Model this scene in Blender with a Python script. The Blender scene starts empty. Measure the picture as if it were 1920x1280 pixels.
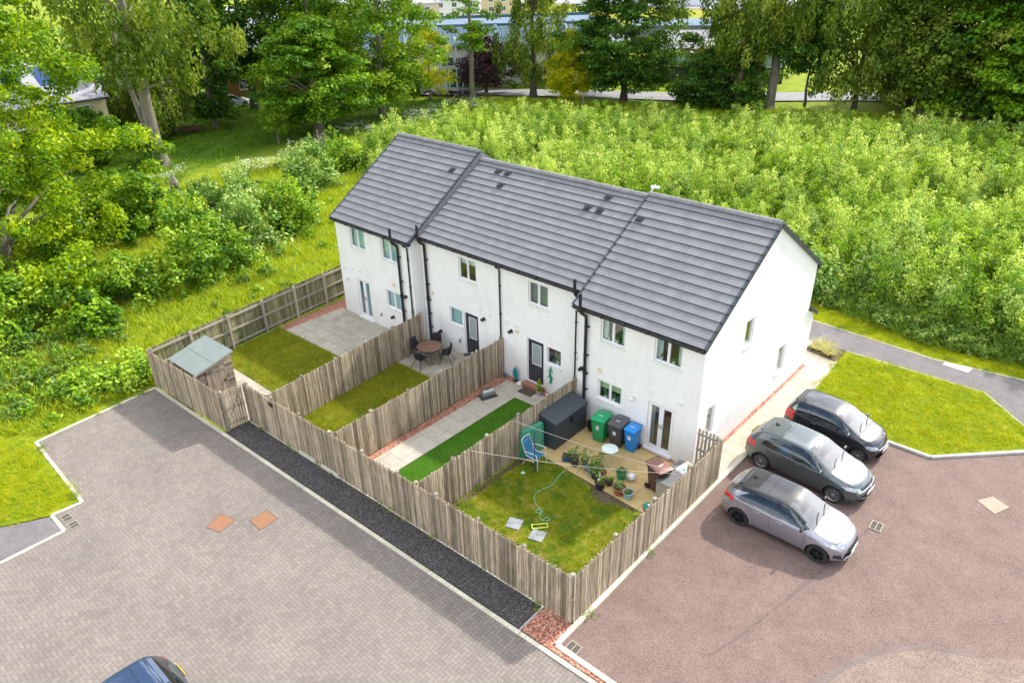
import bpy, bmesh, math, random
import numpy as np
from mathutils import Vector, Matrix, Euler
R=math.radians
scene=bpy.context.scene
COL=scene.collection
# ---------------- camera, sky, sun, exposure ----------------
def make_camera():
    loc=Vector((9.3570,-19.5924,16.6708)); yaw,pitch,roll=-0.741347,0.498841,-0.0204427
    cy,sy,cp,sp,cr,sr=math.cos(yaw),math.sin(yaw),math.cos(pitch),math.sin(pitch),math.cos(roll),math.sin(roll)
    f=Vector((sy*cp,cy*cp,-sp)); r=Vector((cy,-sy,0)); u=r.cross(f)
    r2=r*cr+u*sr; u2=-r*sr+u*cr
    m=Matrix((( r2.x,u2.x,-f.x,loc.x),(r2.y,u2.y,-f.y,loc.y),(r2.z,u2.z,-f.z,loc.z),(0,0,0,1)))
    cd=bpy.data.cameras.new('camera'); c=bpy.data.objects.new('camera',cd); COL.objects.link(c)
    c.matrix_world=m; cd.sensor_width=36; cd.lens=1373.327/1920*36; cd.clip_end=3000; cd.clip_start=.1
    scene.camera=c
make_camera()
SUN_DIR=Vector((.22,1.15,1.0)).normalized()
w=bpy.data.worlds.new("World"); scene.world=w; w.use_nodes=True
nt=w.node_tree; nt.nodes.clear()
def N(nt,t,**k):
    n=nt.nodes.new(t)
    for a,b in k.items(): setattr(n,a,b)
    return n
out=N(nt,'ShaderNodeOutputWorld'); bg=N(nt,'ShaderNodeBackground'); sky=N(nt,'ShaderNodeTexSky')
sky.sky_type='NISHITA'; sky.sun_disc=False
sky.sun_elevation=math.asin(SUN_DIR.z); sky.sun_rotation=math.atan2(SUN_DIR.x,SUN_DIR.y)
sky.altitude=50; sky.air_density=1.0; sky.dust_density=1.5
tc=N(nt,'ShaderNodeTexCoord'); mp=N(nt,'ShaderNodeMapping'); mp.inputs['Scale'].default_value=(1,1,2.2)
ns=N(nt,'ShaderNodeTexNoise'); ns.inputs['Scale'].default_value=2.6; ns.inputs['Detail'].default_value=7; ns.inputs['Roughness'].default_value=.58
rp=N(nt,'ShaderNodeValToRGB'); rp.color_ramp.elements[0].position=.455; rp.color_ramp.elements[1].position=.56
ns2=N(nt,'ShaderNodeTexNoise'); ns2.inputs['Scale'].default_value=1.6; ns2.inputs['Detail'].default_value=5
rp2=N(nt,'ShaderNodeValToRGB'); rp2.color_ramp.elements[0].position=.3; rp2.color_ramp.elements[1].position=.7
rp2.color_ramp.elements[0].color=(7.0,7.3,7.9,1); rp2.color_ramp.elements[1].color=(15.0,14.9,14.6,1)
mx=N(nt,'ShaderNodeMix',data_type='RGBA')
L=nt.links.new
L(tc.outputs['Generated'],mp.inputs['Vector']); L(mp.outputs[0],ns.inputs['Vector']); L(mp.outputs[0],ns2.inputs['Vector'])
L(ns.outputs['Fac'],rp.inputs[0]); L(ns2.outputs['Fac'],rp2.inputs[0])
L(rp.outputs[0],mx.inputs['Factor']); L(sky.outputs[0],mx.inputs[6]); L(rp2.outputs[0],mx.inputs[7])
dp=N(nt,'ShaderNodeVectorMath',operation='DOT_PRODUCT'); dp.inputs[1].default_value=SUN_DIR; L(tc.outputs['Generated'],dp.inputs[0])
mxd=N(nt,'ShaderNodeMath',operation='MAXIMUM'); mxd.inputs[1].default_value=0; L(dp.outputs['Value'],mxd.inputs[0])
pwr=N(nt,'ShaderNodeMath',operation='POWER'); pwr.inputs[1].default_value=14; L(mxd.outputs[0],pwr.inputs[0])
gl=N(nt,'ShaderNodeMath',operation='MULTIPLY_ADD'); gl.inputs[1].default_value=.7; gl.inputs[2].default_value=1; L(pwr.outputs[0],gl.inputs[0])   # extra glow added to the sky round the sun
vs=N(nt,'ShaderNodeVectorMath',operation='SCALE'); L(mx.outputs[2],vs.inputs[0]); L(gl.outputs[0],vs.inputs['Scale'])
L(vs.outputs[0],bg.inputs['Color']); bg.inputs['Strength'].default_value=0.14
L(bg.outputs[0],out.inputs['Surface'])
ld=bpy.data.lights.new('sun','SUN'); lo=bpy.data.objects.new('sun',ld); COL.objects.link(lo)
ld.energy=3.0; ld.angle=R(2.0); ld.color=(1,.95,.86)
lo.rotation_euler=SUN_DIR.to_track_quat('Z','Y').to_euler()
scene.view_settings.view_transform='Standard'; scene.view_settings.look='None'
scene.view_settings.exposure=0.84; scene.view_settings.gamma=1
scene.render.engine='CYCLES'
scene.cycles.max_bounces=6; scene.cycles.transparent_max_bounces=8; scene.cycles.diffuse_bounces=3
scene.cycles.transmission_bounces=3; scene.cycles.glossy_bounces=3
random.seed(7); rng=np.random.default_rng(7)

# ---------------- materials ----------------
MATS={}
def base_mat(name):
    m=bpy.data.materials.new(name); m.use_nodes=True; nt=m.node_tree
    b=nt.nodes['Principled BSDF']; MATS[name]=m
    return m,nt,b
def rgb(c): return (c[0],c[1],c[2],1)
def mat(name,col,rough=.6,metal=0,noise=0,nscale=8,bump=0,bscale=40,tint=0,coat=0,spec=.5,col2=None,streak=None,detail=4):
    """colour with optional noise towards col2, per-piece tint attribute, bump"""
    if name in MATS: return MATS[name]
    m,nt,b=base_mat(name); Lk=nt.links.new
    b.inputs['Roughness'].default_value=rough; b.inputs['Metallic'].default_value=metal
    b.inputs['Specular IOR Level'].default_value=spec
    if coat: b.inputs['Coat Weight'].default_value=coat; b.inputs['Coat Roughness'].default_value=.03
    tcn=N(nt,'ShaderNodeTexCoord'); vec=tcn.outputs['Object']
    if streak:
        mpn=N(nt,'ShaderNodeMapping'); mpn.inputs['Scale'].default_value=streak; Lk(vec,mpn.inputs['Vector']); vec=mpn.outputs[0]
    if col2 is None: col2=[c*.6 for c in col]
    cur=None
    if noise or col2 is not None:
        n=N(nt,'ShaderNodeTexNoise'); n.inputs['Scale'].default_value=nscale; n.inputs['Detail'].default_value=detail; n.inputs['Roughness'].default_value=.6
        Lk(vec,n.inputs['Vector'])
        r=N(nt,'ShaderNodeMapRange'); r.inputs[1].default_value=.35; r.inputs[2].default_value=.68; r.inputs[3].default_value=0; r.inputs[4].default_value=noise
        Lk(n.outputs['Fac'],r.inputs[0])
        x=N(nt,'ShaderNodeMix',data_type='RGBA'); x.inputs[6].default_value=rgb(col); x.inputs[7].default_value=rgb(col2)
        Lk(r.outputs[0],x.inputs['Factor']); cur=x.outputs[2]
    if tint:
        a=N(nt,'ShaderNodeAttribute'); a.attribute_name='tint'
        r=N(nt,'ShaderNodeMapRange'); r.inputs[1].default_value=0; r.inputs[2].default_value=1; r.inputs[3].default_value=1-tint; r.inputs[4].default_value=1+tint
        Lk(a.outputs['Fac'],r.inputs[0])
        hv=N(nt,'ShaderNodeHueSaturation'); Lk(r.outputs[0],hv.inputs['Value']); Lk(cur,hv.inputs['Color']); cur=hv.outputs[0]
    Lk(cur,b.inputs['Base Color'])
    if bump:
        n2=N(nt,'ShaderNodeTexNoise'); n2.inputs['Scale'].default_value=bscale; n2.inputs['Detail'].default_value=3
        Lk(vec,n2.inputs['Vector'])
        bm_=N(nt,'ShaderNodeBump'); bm_.inputs['Strength'].default_value=bump; bm_.inputs['Distance'].default_value=.02
        Lk(n2.outputs['Fac'],bm_.inputs['Height']); Lk(bm_.outputs[0],b.inputs['Normal'])
    return m

# ---------------- mesh builder ----------------
class MB:
    def __init__(s): s.v=[]; s.f=[]; s.t=[]; s.mi=[]; s.tint=.5; s.m=0
    def add(s,vs,fs):
        o=len(s.v); s.v.extend([tuple(p) for p in vs]); s.t.extend([s.tint]*len(vs))
        for f in fs: s.f.append(tuple(i+o for i in f)); s.mi.append(s.m)
        return s
    def box(s,x0,x1,y0,y1,z0,z1):
        return s.add([(x0,y0,z0),(x1,y0,z0),(x1,y1,z0),(x0,y1,z0),(x0,y0,z1),(x1,y0,z1),(x1,y1,z1),(x0,y1,z1)],
          [(0,3,2,1),(4,5,6,7),(0,1,5,4),(1,2,6,5),(2,3,7,6),(3,0,4,7)])
    def obox(s,c,sz,rz=0,rx=0,ry=0):
        M=Matrix.Translation(c)@Euler((rx,ry,rz)).to_matrix().to_4x4()
        h=[d/2 for d in sz]; vs=[]
        for z in(-1,1):
            for x,y in((-1,-1),(1,-1),(1,1),(-1,1)): vs.append(M@Vector((x*h[0],y*h[1],z*h[2])))
        return s.add(vs,[(0,3,2,1),(4,5,6,7),(0,1,5,4),(1,2,6,5),(2,3,7,6),(3,0,4,7)])
    def beam(s,a,b,wd,hg):
        a=Vector(a); b=Vector(b); d=(b-a); l=d.length; d.normalize()
        up=Vector((0,0,1)) if abs(d.z)<.95 else Vector((0,1,0))
        sx=d.cross(up).normalized()*wd/2; sz=sx.cross(d).normalized()*hg/2
        vs=[p+i*sx+j*sz for p in(a,b) for i,j in((-1,-1),(1,-1),(1,1),(-1,1))]
        return s.add(vs,[(0,1,2,3),(7,6,5,4),(0,4,5,1),(1,5,6,2),(2,6,7,3),(3,7,4,0)])
    def quad(s,a,b,c,d): return s.add([a,b,c,d],[(0,1,2,3)])
    def poly(s,pts,z): return s.add([(p[0],p[1],z) for p in pts],[tuple(range(len(pts)))])
    def prism(s,pts,z0,z1):
        n=len(pts); vs=[(p[0],p[1],z0) for p in pts]+[(p[0],p[1],z1) for p in pts]
        fs=[tuple(range(n))[::-1],tuple(range(n,2*n))]+[(i,(i+1)%n,(i+1)%n+n,i+n) for i in range(n)]
        return s.add(vs,fs)
    def tube(s,pts,r,n=8,cap=True,r2=None):
        pts=[Vector(p) for p in pts]; vs=[]; fs=[]; m=len(pts); prev=None
        for i,p in enumerate(pts):
            d=(pts[min(i+1,m-1)]-pts[max(i-1,0)]).normalized()
            if prev is None:
                a=Vector((0,0,1)) if abs(d.z)<.9 else Vector((1,0,0)); sx=d.cross(a).normalized()
            else:
                sx=(prev-d*prev.dot(d)).normalized()
            prev=sx; sy=d.cross(sx)
            rr=r if r2 is None else r+(r2-r)*i/(m-1)
            for k in range(n):
                t=2*math.pi*k/n; vs.append(p+sx*math.cos(t)*rr+sy*math.sin(t)*rr)
        for i in range(m-1):
            for k in range(n):
                fs.append((i*n+k,i*n+(k+1)%n,(i+1)*n+(k+1)%n,(i+1)*n+k))
        if cap: fs.append(tuple(range(n))[::-1]); fs.append(tuple(range((m-1)*n,m*n)))
        return s.add(vs,fs)
    def lathe(s,prof,c=(0,0,0),n=20,axis='z',cap=True,rot=0):
        vs=[]; fs=[]; m=len(prof); c=Vector(c)
        for r,h in prof:
            for k in range(n):
                t=2*math.pi*k/n+rot; a,b=r*math.cos(t),r*math.sin(t)
                vs.append(c+(Vector((a,b,h)) if axis=='z' else Vector((a,h,b)) if axis=='y' else Vector((h,a,b))))
        for i in range(m-1):
            for k in range(n): fs.append((i*n+k,i*n+(k+1)%n,(i+1)*n+(k+1)%n,(i+1)*n+k))
        if cap: fs.append(tuple(range(n))[::-1]); fs.append(tuple(range((m-1)*n,m*n)))
        return s.add(vs,fs)
    def xf(s,M,start=0):
        for i in range(start,len(s.v)): s.v[i]=tuple(M@Vector(s.v[i]))
        return s
    def build(s,name,mats,parent=None,smooth=False,bevel=0):
        me=bpy.data.meshes.new(name); me.from_pydata(s.v,[],s.f)
        if not isinstance(mats,(list,tuple)): mats=[mats]
        for m in mats: me.materials.append(m)
        if len(mats)>1: me.polygons.foreach_set('material_index',s.mi)
        a=me.attributes.new('tint','FLOAT','POINT'); a.data.foreach_set('value',s.t)
        bm=bmesh.new(); bm.from_mesh(me); bmesh.ops.recalc_face_normals(bm,faces=bm.faces); bm.to_mesh(me); bm.free()
        if smooth:
            me.polygons.foreach_set('use_smooth',[True]*len(me.polygons))
            me.set_sharp_from_angle(angle=R(38))
        o=bpy.data.objects.new(name,me); COL.objects.link(o)
        if parent is not None: o.parent=parent
        if bevel:
            b=o.modifiers.new('bevel','BEVEL'); b.width=bevel; b.segments=2; b.limit_method='ANGLE'; b.angle_limit=R(40)
        return o
def np_mesh(name,v,f,mats,parent=None,tint=None,smooth=False,mi=None):
    me=bpy.data.meshes.new(name); v=np.asarray(v,np.float32); f=np.asarray(f,np.int32)
    me.vertices.add(len(v)); me.vertices.foreach_set('co',v.ravel())
    k=f.shape[1]; me.loops.add(f.size); me.loops.foreach_set('vertex_index',f.ravel())
    me.polygons.add(len(f)); me.polygons.foreach_set('loop_start',np.arange(0,f.size,k,dtype=np.int32))
    if not isinstance(mats,(list,tuple)): mats=[mats]
    for m in mats: me.materials.append(m)
    if mi is not None: me.polygons.foreach_set('material_index',np.asarray(mi,np.int32))
    me.update(calc_edges=True)
    if tint is not None:
        a=me.attributes.new('tint','FLOAT','POINT'); a.data.foreach_set('value',np.asarray(tint,np.float32))
    if smooth: me.polygons.foreach_set('use_smooth',[True]*len(f))
    if name is None: return me
    o=bpy.data.objects.new(name,me); COL.objects.link(o)
    if parent is not None: o.parent=parent
    return o
def tag(o,label=None,cat=None,group=None,kind=None):
    if label: o['label']=label
    if cat: o['category']=cat
    if group: o['group']=group
    if kind: o['kind']=kind
    return o
def thing(name,label,cat,loc=(0,0,0),rz=0,group=None):
    o=bpy.data.objects.new(name,None); COL.objects.link(o); o.location=loc; o.rotation_euler=(0,0,rz)
    o.empty_display_size=.2
    return tag(o,label,cat,group)
def copy_tree(o,parent=None):
    c=o.copy(); COL.objects.link(c)
    if parent is not None: c.parent=parent
    for ch in list(o.children): copy_tree(ch,c)
    return c
def struct(o): o['kind']='structure'; return o
# ---------------- ground materials ----------------
def grass_mat(name,c1,c2,c3,scale=.9,dry=.35,fine=14):
    m,nt,b=base_mat(name); Lk=nt.links.new
    b.inputs['Roughness'].default_value=.9; b.inputs['Specular IOR Level'].default_value=.15
    g=N(nt,'ShaderNodeNewGeometry'); vec=g.outputs['Position']
    def noise(s,d=5,r=.6):
        n=N(nt,'ShaderNodeTexNoise'); n.inputs['Scale'].default_value=s; n.inputs['Detail'].default_value=d; n.inputs['Roughness'].default_value=r; Lk(vec,n.inputs['Vector']); return n.outputs['Fac']
    def ramp(v,a,bb,lo=0,hi=1):
        r=N(nt,'ShaderNodeMapRange'); r.inputs[1].default_value=a; r.inputs[2].default_value=bb; r.inputs[3].default_value=lo; r.inputs[4].default_value=hi; Lk(v,r.inputs[0]); return r.outputs[0]
    x=N(nt,'ShaderNodeMix',data_type='RGBA'); x.inputs[6].default_value=rgb(c1); x.inputs[7].default_value=rgb(c2); Lk(ramp(noise(scale),.38,.62),x.inputs[0])
    y=N(nt,'ShaderNodeMix',data_type='RGBA'); Lk(x.outputs[2],y.inputs[6]); y.inputs[7].default_value=rgb(c3); Lk(ramp(noise(scale*1.7+.3,6,.65),.52,.68,0,dry),y.inputs[0])
    hv=N(nt,'ShaderNodeHueSaturation'); Lk(y.outputs[2],hv.inputs['Color'])
    mu=N(nt,'ShaderNodeMath',operation='MULTIPLY'); Lk(ramp(noise(fine,3,.7),.3,.7,.72,1.28),mu.inputs[0]); Lk(ramp(noise(fine*5,2,.7),.3,.7,.75,1.25),mu.inputs[1]); Lk(mu.outputs[0],hv.inputs['Value'])
    Lk(hv.outputs[0],b.inputs['Base Color'])
    bp=N(nt,'ShaderNodeBump'); bp.inputs['Strength'].default_value=.9; bp.inputs['Distance'].default_value=.04; Lk(noise(fine*4,4,.75),bp.inputs['Height']); Lk(bp.outputs[0],b.inputs['Normal'])
    return m
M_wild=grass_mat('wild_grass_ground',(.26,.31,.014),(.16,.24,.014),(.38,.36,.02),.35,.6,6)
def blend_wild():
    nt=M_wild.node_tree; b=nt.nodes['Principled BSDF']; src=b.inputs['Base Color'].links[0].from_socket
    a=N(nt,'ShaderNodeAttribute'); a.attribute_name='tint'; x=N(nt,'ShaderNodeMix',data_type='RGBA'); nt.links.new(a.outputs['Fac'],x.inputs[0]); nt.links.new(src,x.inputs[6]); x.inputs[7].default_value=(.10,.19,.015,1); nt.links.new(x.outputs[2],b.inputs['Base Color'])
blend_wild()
M_lawn=grass_mat('mown_grass',(.29,.33,.008),(.13,.21,.008),(.42,.34,.025),1.1,.75)
M_lawn_y=grass_mat('yellowish_grass',(.19,.20,.010),(.125,.16,.010),(.27,.225,.025),.9,.6)
M_lawn_a=grass_mat('artificial_turf',(.045,.14,.006),(.06,.155,.008),(.09,.19,.012),1.2,.5)
M_lawn_p=grass_mat('patchy_grass',(.08,.15,.010),(.21,.235,.010),(.31,.25,.06),1.1,.95)
M_lawn_d=grass_mat('shaded_wood_grass',(.06,.12,.018),(.045,.10,.015),(.10,.16,.02),.2,.5,5)
def speck_mat(name,c1,c2,c3,s1=60,s2=1.2,rough=.9,crack=0):
    m,nt,b=base_mat(name); Lk=nt.links.new; b.inputs['Roughness'].default_value=rough; b.inputs['Specular IOR Level'].default_value=.3
    g=N(nt,'ShaderNodeNewGeometry'); vec=g.outputs['Position']
    n=N(nt,'ShaderNodeTexNoise'); n.inputs['Scale'].default_value=s1; n.inputs['Detail'].default_value=2; Lk(vec,n.inputs['Vector'])
    r=N(nt,'ShaderNodeValToRGB'); e=r.color_ramp.elements; e[0].position=.36; e[0].color=rgb(c2); e[1].position=.64; e[1].color=rgb(c3); k=e.new(.5); k.color=rgb(c1); Lk(n.outputs['Fac'],r.inputs[0])
    n2=N(nt,'ShaderNodeTexNoise'); n2.inputs['Scale'].default_value=s2; n2.inputs['Detail'].default_value=6; n2.inputs['Roughness'].default_value=.65; Lk(vec,n2.inputs['Vector'])
    r2=N(nt,'ShaderNodeMapRange'); r2.inputs[1].default_value=.3; r2.inputs[2].default_value=.7; r2.inputs[3].default_value=.82; r2.inputs[4].default_value=1.10; Lk(n2.outputs['Fac'],r2.inputs[0])
    n3=N(nt,'ShaderNodeTexNoise'); n3.inputs['Scale'].default_value=3.1; n3.inputs['Detail'].default_value=5; n3.inputs['Roughness'].default_value=.7; Lk(vec,n3.inputs['Vector'])
    r3=N(nt,'ShaderNodeMapRange'); r3.inputs[1].default_value=.3; r3.inputs[2].default_value=.7; r3.inputs[3].default_value=.93; r3.inputs[4].default_value=1.06; Lk(n3.outputs['Fac'],r3.inputs[0])
    mu=N(nt,'ShaderNodeMath',operation='MULTIPLY'); Lk(r2.outputs[0],mu.inputs[0]); Lk(r3.outputs[0],mu.inputs[1])
    hv=N(nt,'ShaderNodeHueSaturation'); Lk(r.outputs[0],hv.inputs['Color']); Lk(mu.outputs[0],hv.inputs['Value']); Lk(hv.outputs[0],b.inputs['Base Color'])
    bp=N(nt,'ShaderNodeBump'); bp.inputs['Strength'].default_value=.5; bp.inputs['Distance'].default_value=.01; Lk(n.outputs['Fac'],bp.inputs['Height']); Lk(bp.outputs[0],b.inputs['Normal'])
    return m
M_tarmac=speck_mat('red_tarmac',(.192,.136,.118),(.14,.094,.082),(.255,.172,.145),30)
M_tarmac2=speck_mat('gritty_red_tarmac',(.225,.17,.145),(.18,.13,.11),(.31,.225,.175),24)
M_asphalt=speck_mat('black_asphalt',(.062,.057,.058),(.036,.034,.036),(.165,.14,.135),24)
M_path=speck_mat('grey_asphalt',(.175,.16,.16),(.125,.115,.12),(.235,.21,.21),40)
M_gravel=speck_mat('red_gravel',(.40,.17,.11),(.20,.07,.05),(.62,.36,.27),18)
M_soil=speck_mat('bark_soil',(.11,.085,.05),(.07,.05,.03),(.19,.15,.09),20)
M_kerb=mat('kerb_concrete',(.62,.58,.47),.85,noise=.6,nscale=3,col2=(.46,.42,.32),bump=.3)
M_kerb_grey=mat('kerb_grey',(.48,.48,.46),.85,noise=.5,nscale=3,bump=.3)
M_road=speck_mat('road_surface',(.30,.30,.31),(.24,.24,.25),(.36,.36,.37),10)

def herringbone():
    m,nt,b=base_mat('herringbone_paving'); Lk=nt.links.new; b.inputs['Roughness'].default_value=.85; b.inputs['Specular IOR Level'].default_value=.3
    g=N(nt,'ShaderNodeNewGeometry'); sp=N(nt,'ShaderNodeSeparateXYZ'); 
    mp=N(nt,'ShaderNodeMapping'); mp.inputs['Rotation'].default_value=(0,0,R(-2)); mp.inputs['Scale'].default_value=(8.4,8.4,1); mp.inputs['Location'].default_value=(1000,1000,0)
    Lk(g.outputs['Position'],mp.inputs['Vector']); Lk(mp.outputs[0],sp.inputs[0])
    def M(op,a,bv=None,c=None):
        n=N(nt,'ShaderNodeMath',operation=op)
        for i,v in enumerate((a,bv,c)):
            if v is None: continue
            if isinstance(v,(int,float)): n.inputs[i].default_value=v
            else: Lk(v,n.inputs[i])
        return n.outputs[0]
    X,Y=sp.outputs[0],sp.outputs[1]
    i=M('FLOOR',X); j=M('FLOOR',Y); fx=M('FRACT',X); fy=M('FRACT',Y)
    k=M('FLOORED_MODULO',M('SUBTRACT',i,j),4)
    def eq(v): return M('COMPARE',k,v,.3)
    k0,k1,k2,k3=eq(0),eq(1),eq(2),eq(3)
    mw=.055
    left=M('LESS_THAN',fx,mw); right=M('GREATER_THAN',fx,1-mw); bot=M('LESS_THAN',fy,mw); top=M('GREATER_THAN',fy,1-mw)
    def nk(kk): return M('SUBTRACT',1,kk)
    e=M('MAXIMUM',M('MULTIPLY',left,nk(k1)),M('MULTIPLY',right,nk(k0)))
    e=M('MAXIMUM',e,M('MULTIPLY',bot,nk(k2))); e=M('MAXIMUM',e,M('MULTIPLY',top,nk(k3)))
    bi=M('SUBTRACT',i,k1); bj=M('ADD',j,k3)
    cb=N(nt,'ShaderNodeCombineXYZ'); Lk(bi,cb.inputs[0]); Lk(bj,cb.inputs[1])
    wn=N(nt,'ShaderNodeTexWhiteNoise',noise_dimensions='3D'); Lk(cb.outputs[0],wn.inputs['Vector'])
    cr=N(nt,'ShaderNodeValToRGB'); el=cr.color_ramp.elements; el[0].color=(.20,.17,.148,1); el[1].color=(.25,.213,.184,1); q=el.new(.5); q.color=(.225,.195,.173,1); Lk(wn.outputs['Value'],cr.inputs[0])
    n2=N(nt,'ShaderNodeTexNoise'); n2.inputs['Scale'].default_value=.45; n2.inputs['Detail'].default_value=7; n2.inputs['Roughness'].default_value=.62; Lk(g.outputs['Position'],n2.inputs['Vector'])
    r2=N(nt,'ShaderNodeMapRange'); r2.inputs[1].default_value=.3; r2.inputs[2].default_value=.7; r2.inputs[3].default_value=.87; r2.inputs[4].default_value=1.10; Lk(n2.outputs['Fac'],r2.inputs[0])
    hv=N(nt,'ShaderNodeHueSaturation'); Lk(cr.outputs[0],hv.inputs['Color']); Lk(r2.outputs[0],hv.inputs['Value'])
    x=N(nt,'ShaderNodeMix',data_type='RGBA'); Lk(M('MULTIPLY',e,.75),x.inputs[0]); Lk(hv.outputs[0],x.inputs[6]); x.inputs[7].default_value=(.085,.07,.062,1)
    Lk(x.outputs[2],b.inputs['Base Color'])
    bp=N(nt,'ShaderNodeBump'); bp.inputs['Strength'].default_value=.4; bp.inputs['Distance'].default_value=.01; Lk(M('SUBTRACT',1,e),bp.inputs['Height']); Lk(bp.outputs[0],b.inputs['Normal'])
    return m
M_herring=herringbone()
def slab_mat(name,c1,c2,cj,sx,sy,ox=0,oy=0,rot=0):
    m,nt,b=base_mat(name); Lk=nt.links.new; b.inputs['Roughness'].default_value=.85; b.inputs['Specular IOR Level'].default_value=.3
    g=N(nt,'ShaderNodeNewGeometry'); mp=N(nt,'ShaderNodeMapping'); mp.inputs['Location'].default_value=(ox,oy,0); mp.inputs['Rotation'].default_value=(0,0,rot); Lk(g.outputs['Position'],mp.inputs['Vector'])
    br=N(nt,'ShaderNodeTexBrick'); br.offset=.5; br.inputs['Scale'].default_value=1; br.inputs['Brick Width'].default_value=sx; br.inputs['Row Height'].default_value=sy; br.inputs['Mortar Size'].default_value=.009; br.inputs['Mortar Smooth'].default_value=.1; br.inputs['Bias'].default_value=0
    br.inputs['Color1'].default_value=rgb(c1); br.inputs['Color2'].default_value=rgb(c2); br.inputs['Mortar'].default_value=rgb(cj); Lk(mp.outputs[0],br.inputs['Vector'])
    n2=N(nt,'ShaderNodeTexNoise'); n2.inputs['Scale'].default_value=2.2; n2.inputs['Detail'].default_value=7; n2.inputs['Roughness'].default_value=.65; Lk(g.outputs['Position'],n2.inputs['Vector'])
    r2=N(nt,'ShaderNodeMapRange'); r2.inputs[1].default_value=.3; r2.inputs[2].default_value=.7; r2.inputs[3].default_value=.82; r2.inputs[4].default_value=1.12; Lk(n2.outputs['Fac'],r2.inputs[0])
    hv=N(nt,'ShaderNodeHueSaturation'); Lk(br.outputs['Color'],hv.inputs['Color']); Lk(r2.outputs[0],hv.inputs['Value']); Lk(hv.outputs[0],b.inputs['Base Color'])
    return m
M_slab=slab_mat('grey_slabs',(.46,.415,.33),(.40,.36,.285),(.22,.20,.16),.9,.6,.05,.3)
M_slab_tan=slab_mat('buff_slabs',(.66,.48,.21),(.58,.42,.19),(.36,.26,.13),.9,.6,.3,.1)
M_slab_cream=slab_mat('cream_slabs',(.52,.47,.37),(.46,.41,.32),(.22,.18,.14),3.0,.6,.4,.0)
# ---------------- ground sheets ----------------
def sheet(name,pts,z,m,th=0.0):
    b=MB()
    if th: b.prism(pts,z-th,z)
    else: b.poly(pts,z)
    return struct(b.build(name,m))
def ky(x): return -9.36+.0365*x          # outer kerb of the block paving
def fyy(x): return -8.165+.0355*(x-.93)  # front fence line
# terrain: one displaced sheet to the horizon with flat centre
def terrain():
    xs=np.concatenate([-np.geomspace(2500,90,14),np.linspace(-88,40,129),np.geomspace(43,2500,14)])
    ys=np.concatenate([-np.geomspace(2500,30,14),np.linspace(-28,90,119),np.geomspace(93,2500,14)])
    X,Y=np.meshgrid(xs,ys); Z=np.zeros_like(X)
    h=.18*np.sin(X*.35+1)*np.cos(Y*.28)+.1*np.sin(X*.9+Y*.7)
    wgt=np.clip((-22.5-X)/6,0,1)+np.clip((Y-17)/6,0,1); wgt=np.clip(wgt,0,1)*np.clip((X+130)/30,0,1)*np.clip((130-Y)/30,0,1)
    Z=-.03+h*wgt*.6*np.clip((60-np.abs(Y-10))/20,0,1)
    v=np.stack([X,Y,Z],-1).reshape(-1,3); nx=len(xs); ny=len(ys)
    ii=np.arange(nx-1)[None]+nx*np.arange(ny-1)[:,None]; ii=ii.ravel()
    f=np.stack([ii,ii+1,ii+nx+1,ii+nx],-1)
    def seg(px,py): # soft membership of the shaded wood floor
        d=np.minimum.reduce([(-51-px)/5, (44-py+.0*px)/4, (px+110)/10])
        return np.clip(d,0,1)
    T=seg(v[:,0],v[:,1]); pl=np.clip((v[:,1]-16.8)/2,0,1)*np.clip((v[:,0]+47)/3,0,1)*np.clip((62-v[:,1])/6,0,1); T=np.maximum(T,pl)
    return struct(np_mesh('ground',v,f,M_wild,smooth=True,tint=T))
terrain()
#sheet('wood_floor',[(-50,-2),(-54,-12),(-95,-30),(-100,20),(-80,40),(-62,40),(-58,28),(-55.5,18),(-52,8)],.11,M_lawn_d)
sheet('block_paving',[(-20.3,ky(-20.3)),(-19.94,-14.97),(-14.92,-15.1),(-14.95,-16.1),(-13.85,-16.12),(-13.9,-40),(30,-40),(30,ky(2.5)),(2.5,ky(2.5))],.004,M_herring)
sheet('tarmac_drive',[(1.12,-8.92),(30,-8.4),(30,14),(9.5,11.0),(9.7,9.9),(8.66,8.7),(6.19,6.12),(4.72,6.1),(1.25,6.1),(1.25,4.7),(1.12,4.7)],.008,M_tarmac)
def darc():
    p=[(9.55,-2.1),(8.6,-2.6),(7.7,-3.5),(7.2,-4.5),(6.9,-5.5),(6.75,-6.6),(6.6,-8.2),(6.6,-8.88),(28,-8.5),(28,4),(14,1.5)]
    return p
sheet('newer_tarmac',darc(),.012,M_tarmac2)
sheet('tarmac_seam',[(9.5,-1.95),(8.5,-2.45),(7.55,-3.4),(7.05,-4.45),(6.7,-5.5),(6.5,-6.6),(6.3,-8.2),(6.3,-8.87),(6.62,-8.87),(6.62,-8.2),(6.77,-6.6),(6.92,-5.5),(7.22,-4.5),(7.72,-3.5),(8.6,-2.6),(9.55,-2.1)],.016,speck_mat('worn_seam',(.185,.145,.13),(.15,.11,.10),(.23,.18,.155),40))
sheet('tarmac_crack',[(6.0,3.1),(6.03,3.1),(5.95,1.5),(5.62,-.3),(5.2,-2.8),(4.62,-5.6),(4.3,-6.6),(4.26,-6.6),(4.57,-5.6),(5.12,-2.8),(5.53,-.3),(5.85,1.5)],.0165,speck_mat('dark_seam',(.165,.12,.105),(.13,.09,.08),(.20,.145,.125),40))
sheet('asphalt_strip',[(-14.87,ky(-14.87)+.1),(-.05,ky(0)+.1),(-.05,fyy(-.05)-.05),(-14.87,fyy(-14.87)-.05)],.03,M_asphalt,.02)
sheet('gravel_strip',[(.0,ky(0)+.1),(5,ky(5)+.1),(5,-8.98),(1.02,-8.98),(.98,-8.2),(.0,fyy(0)-.02)],.035,M_gravel,.02)
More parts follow.
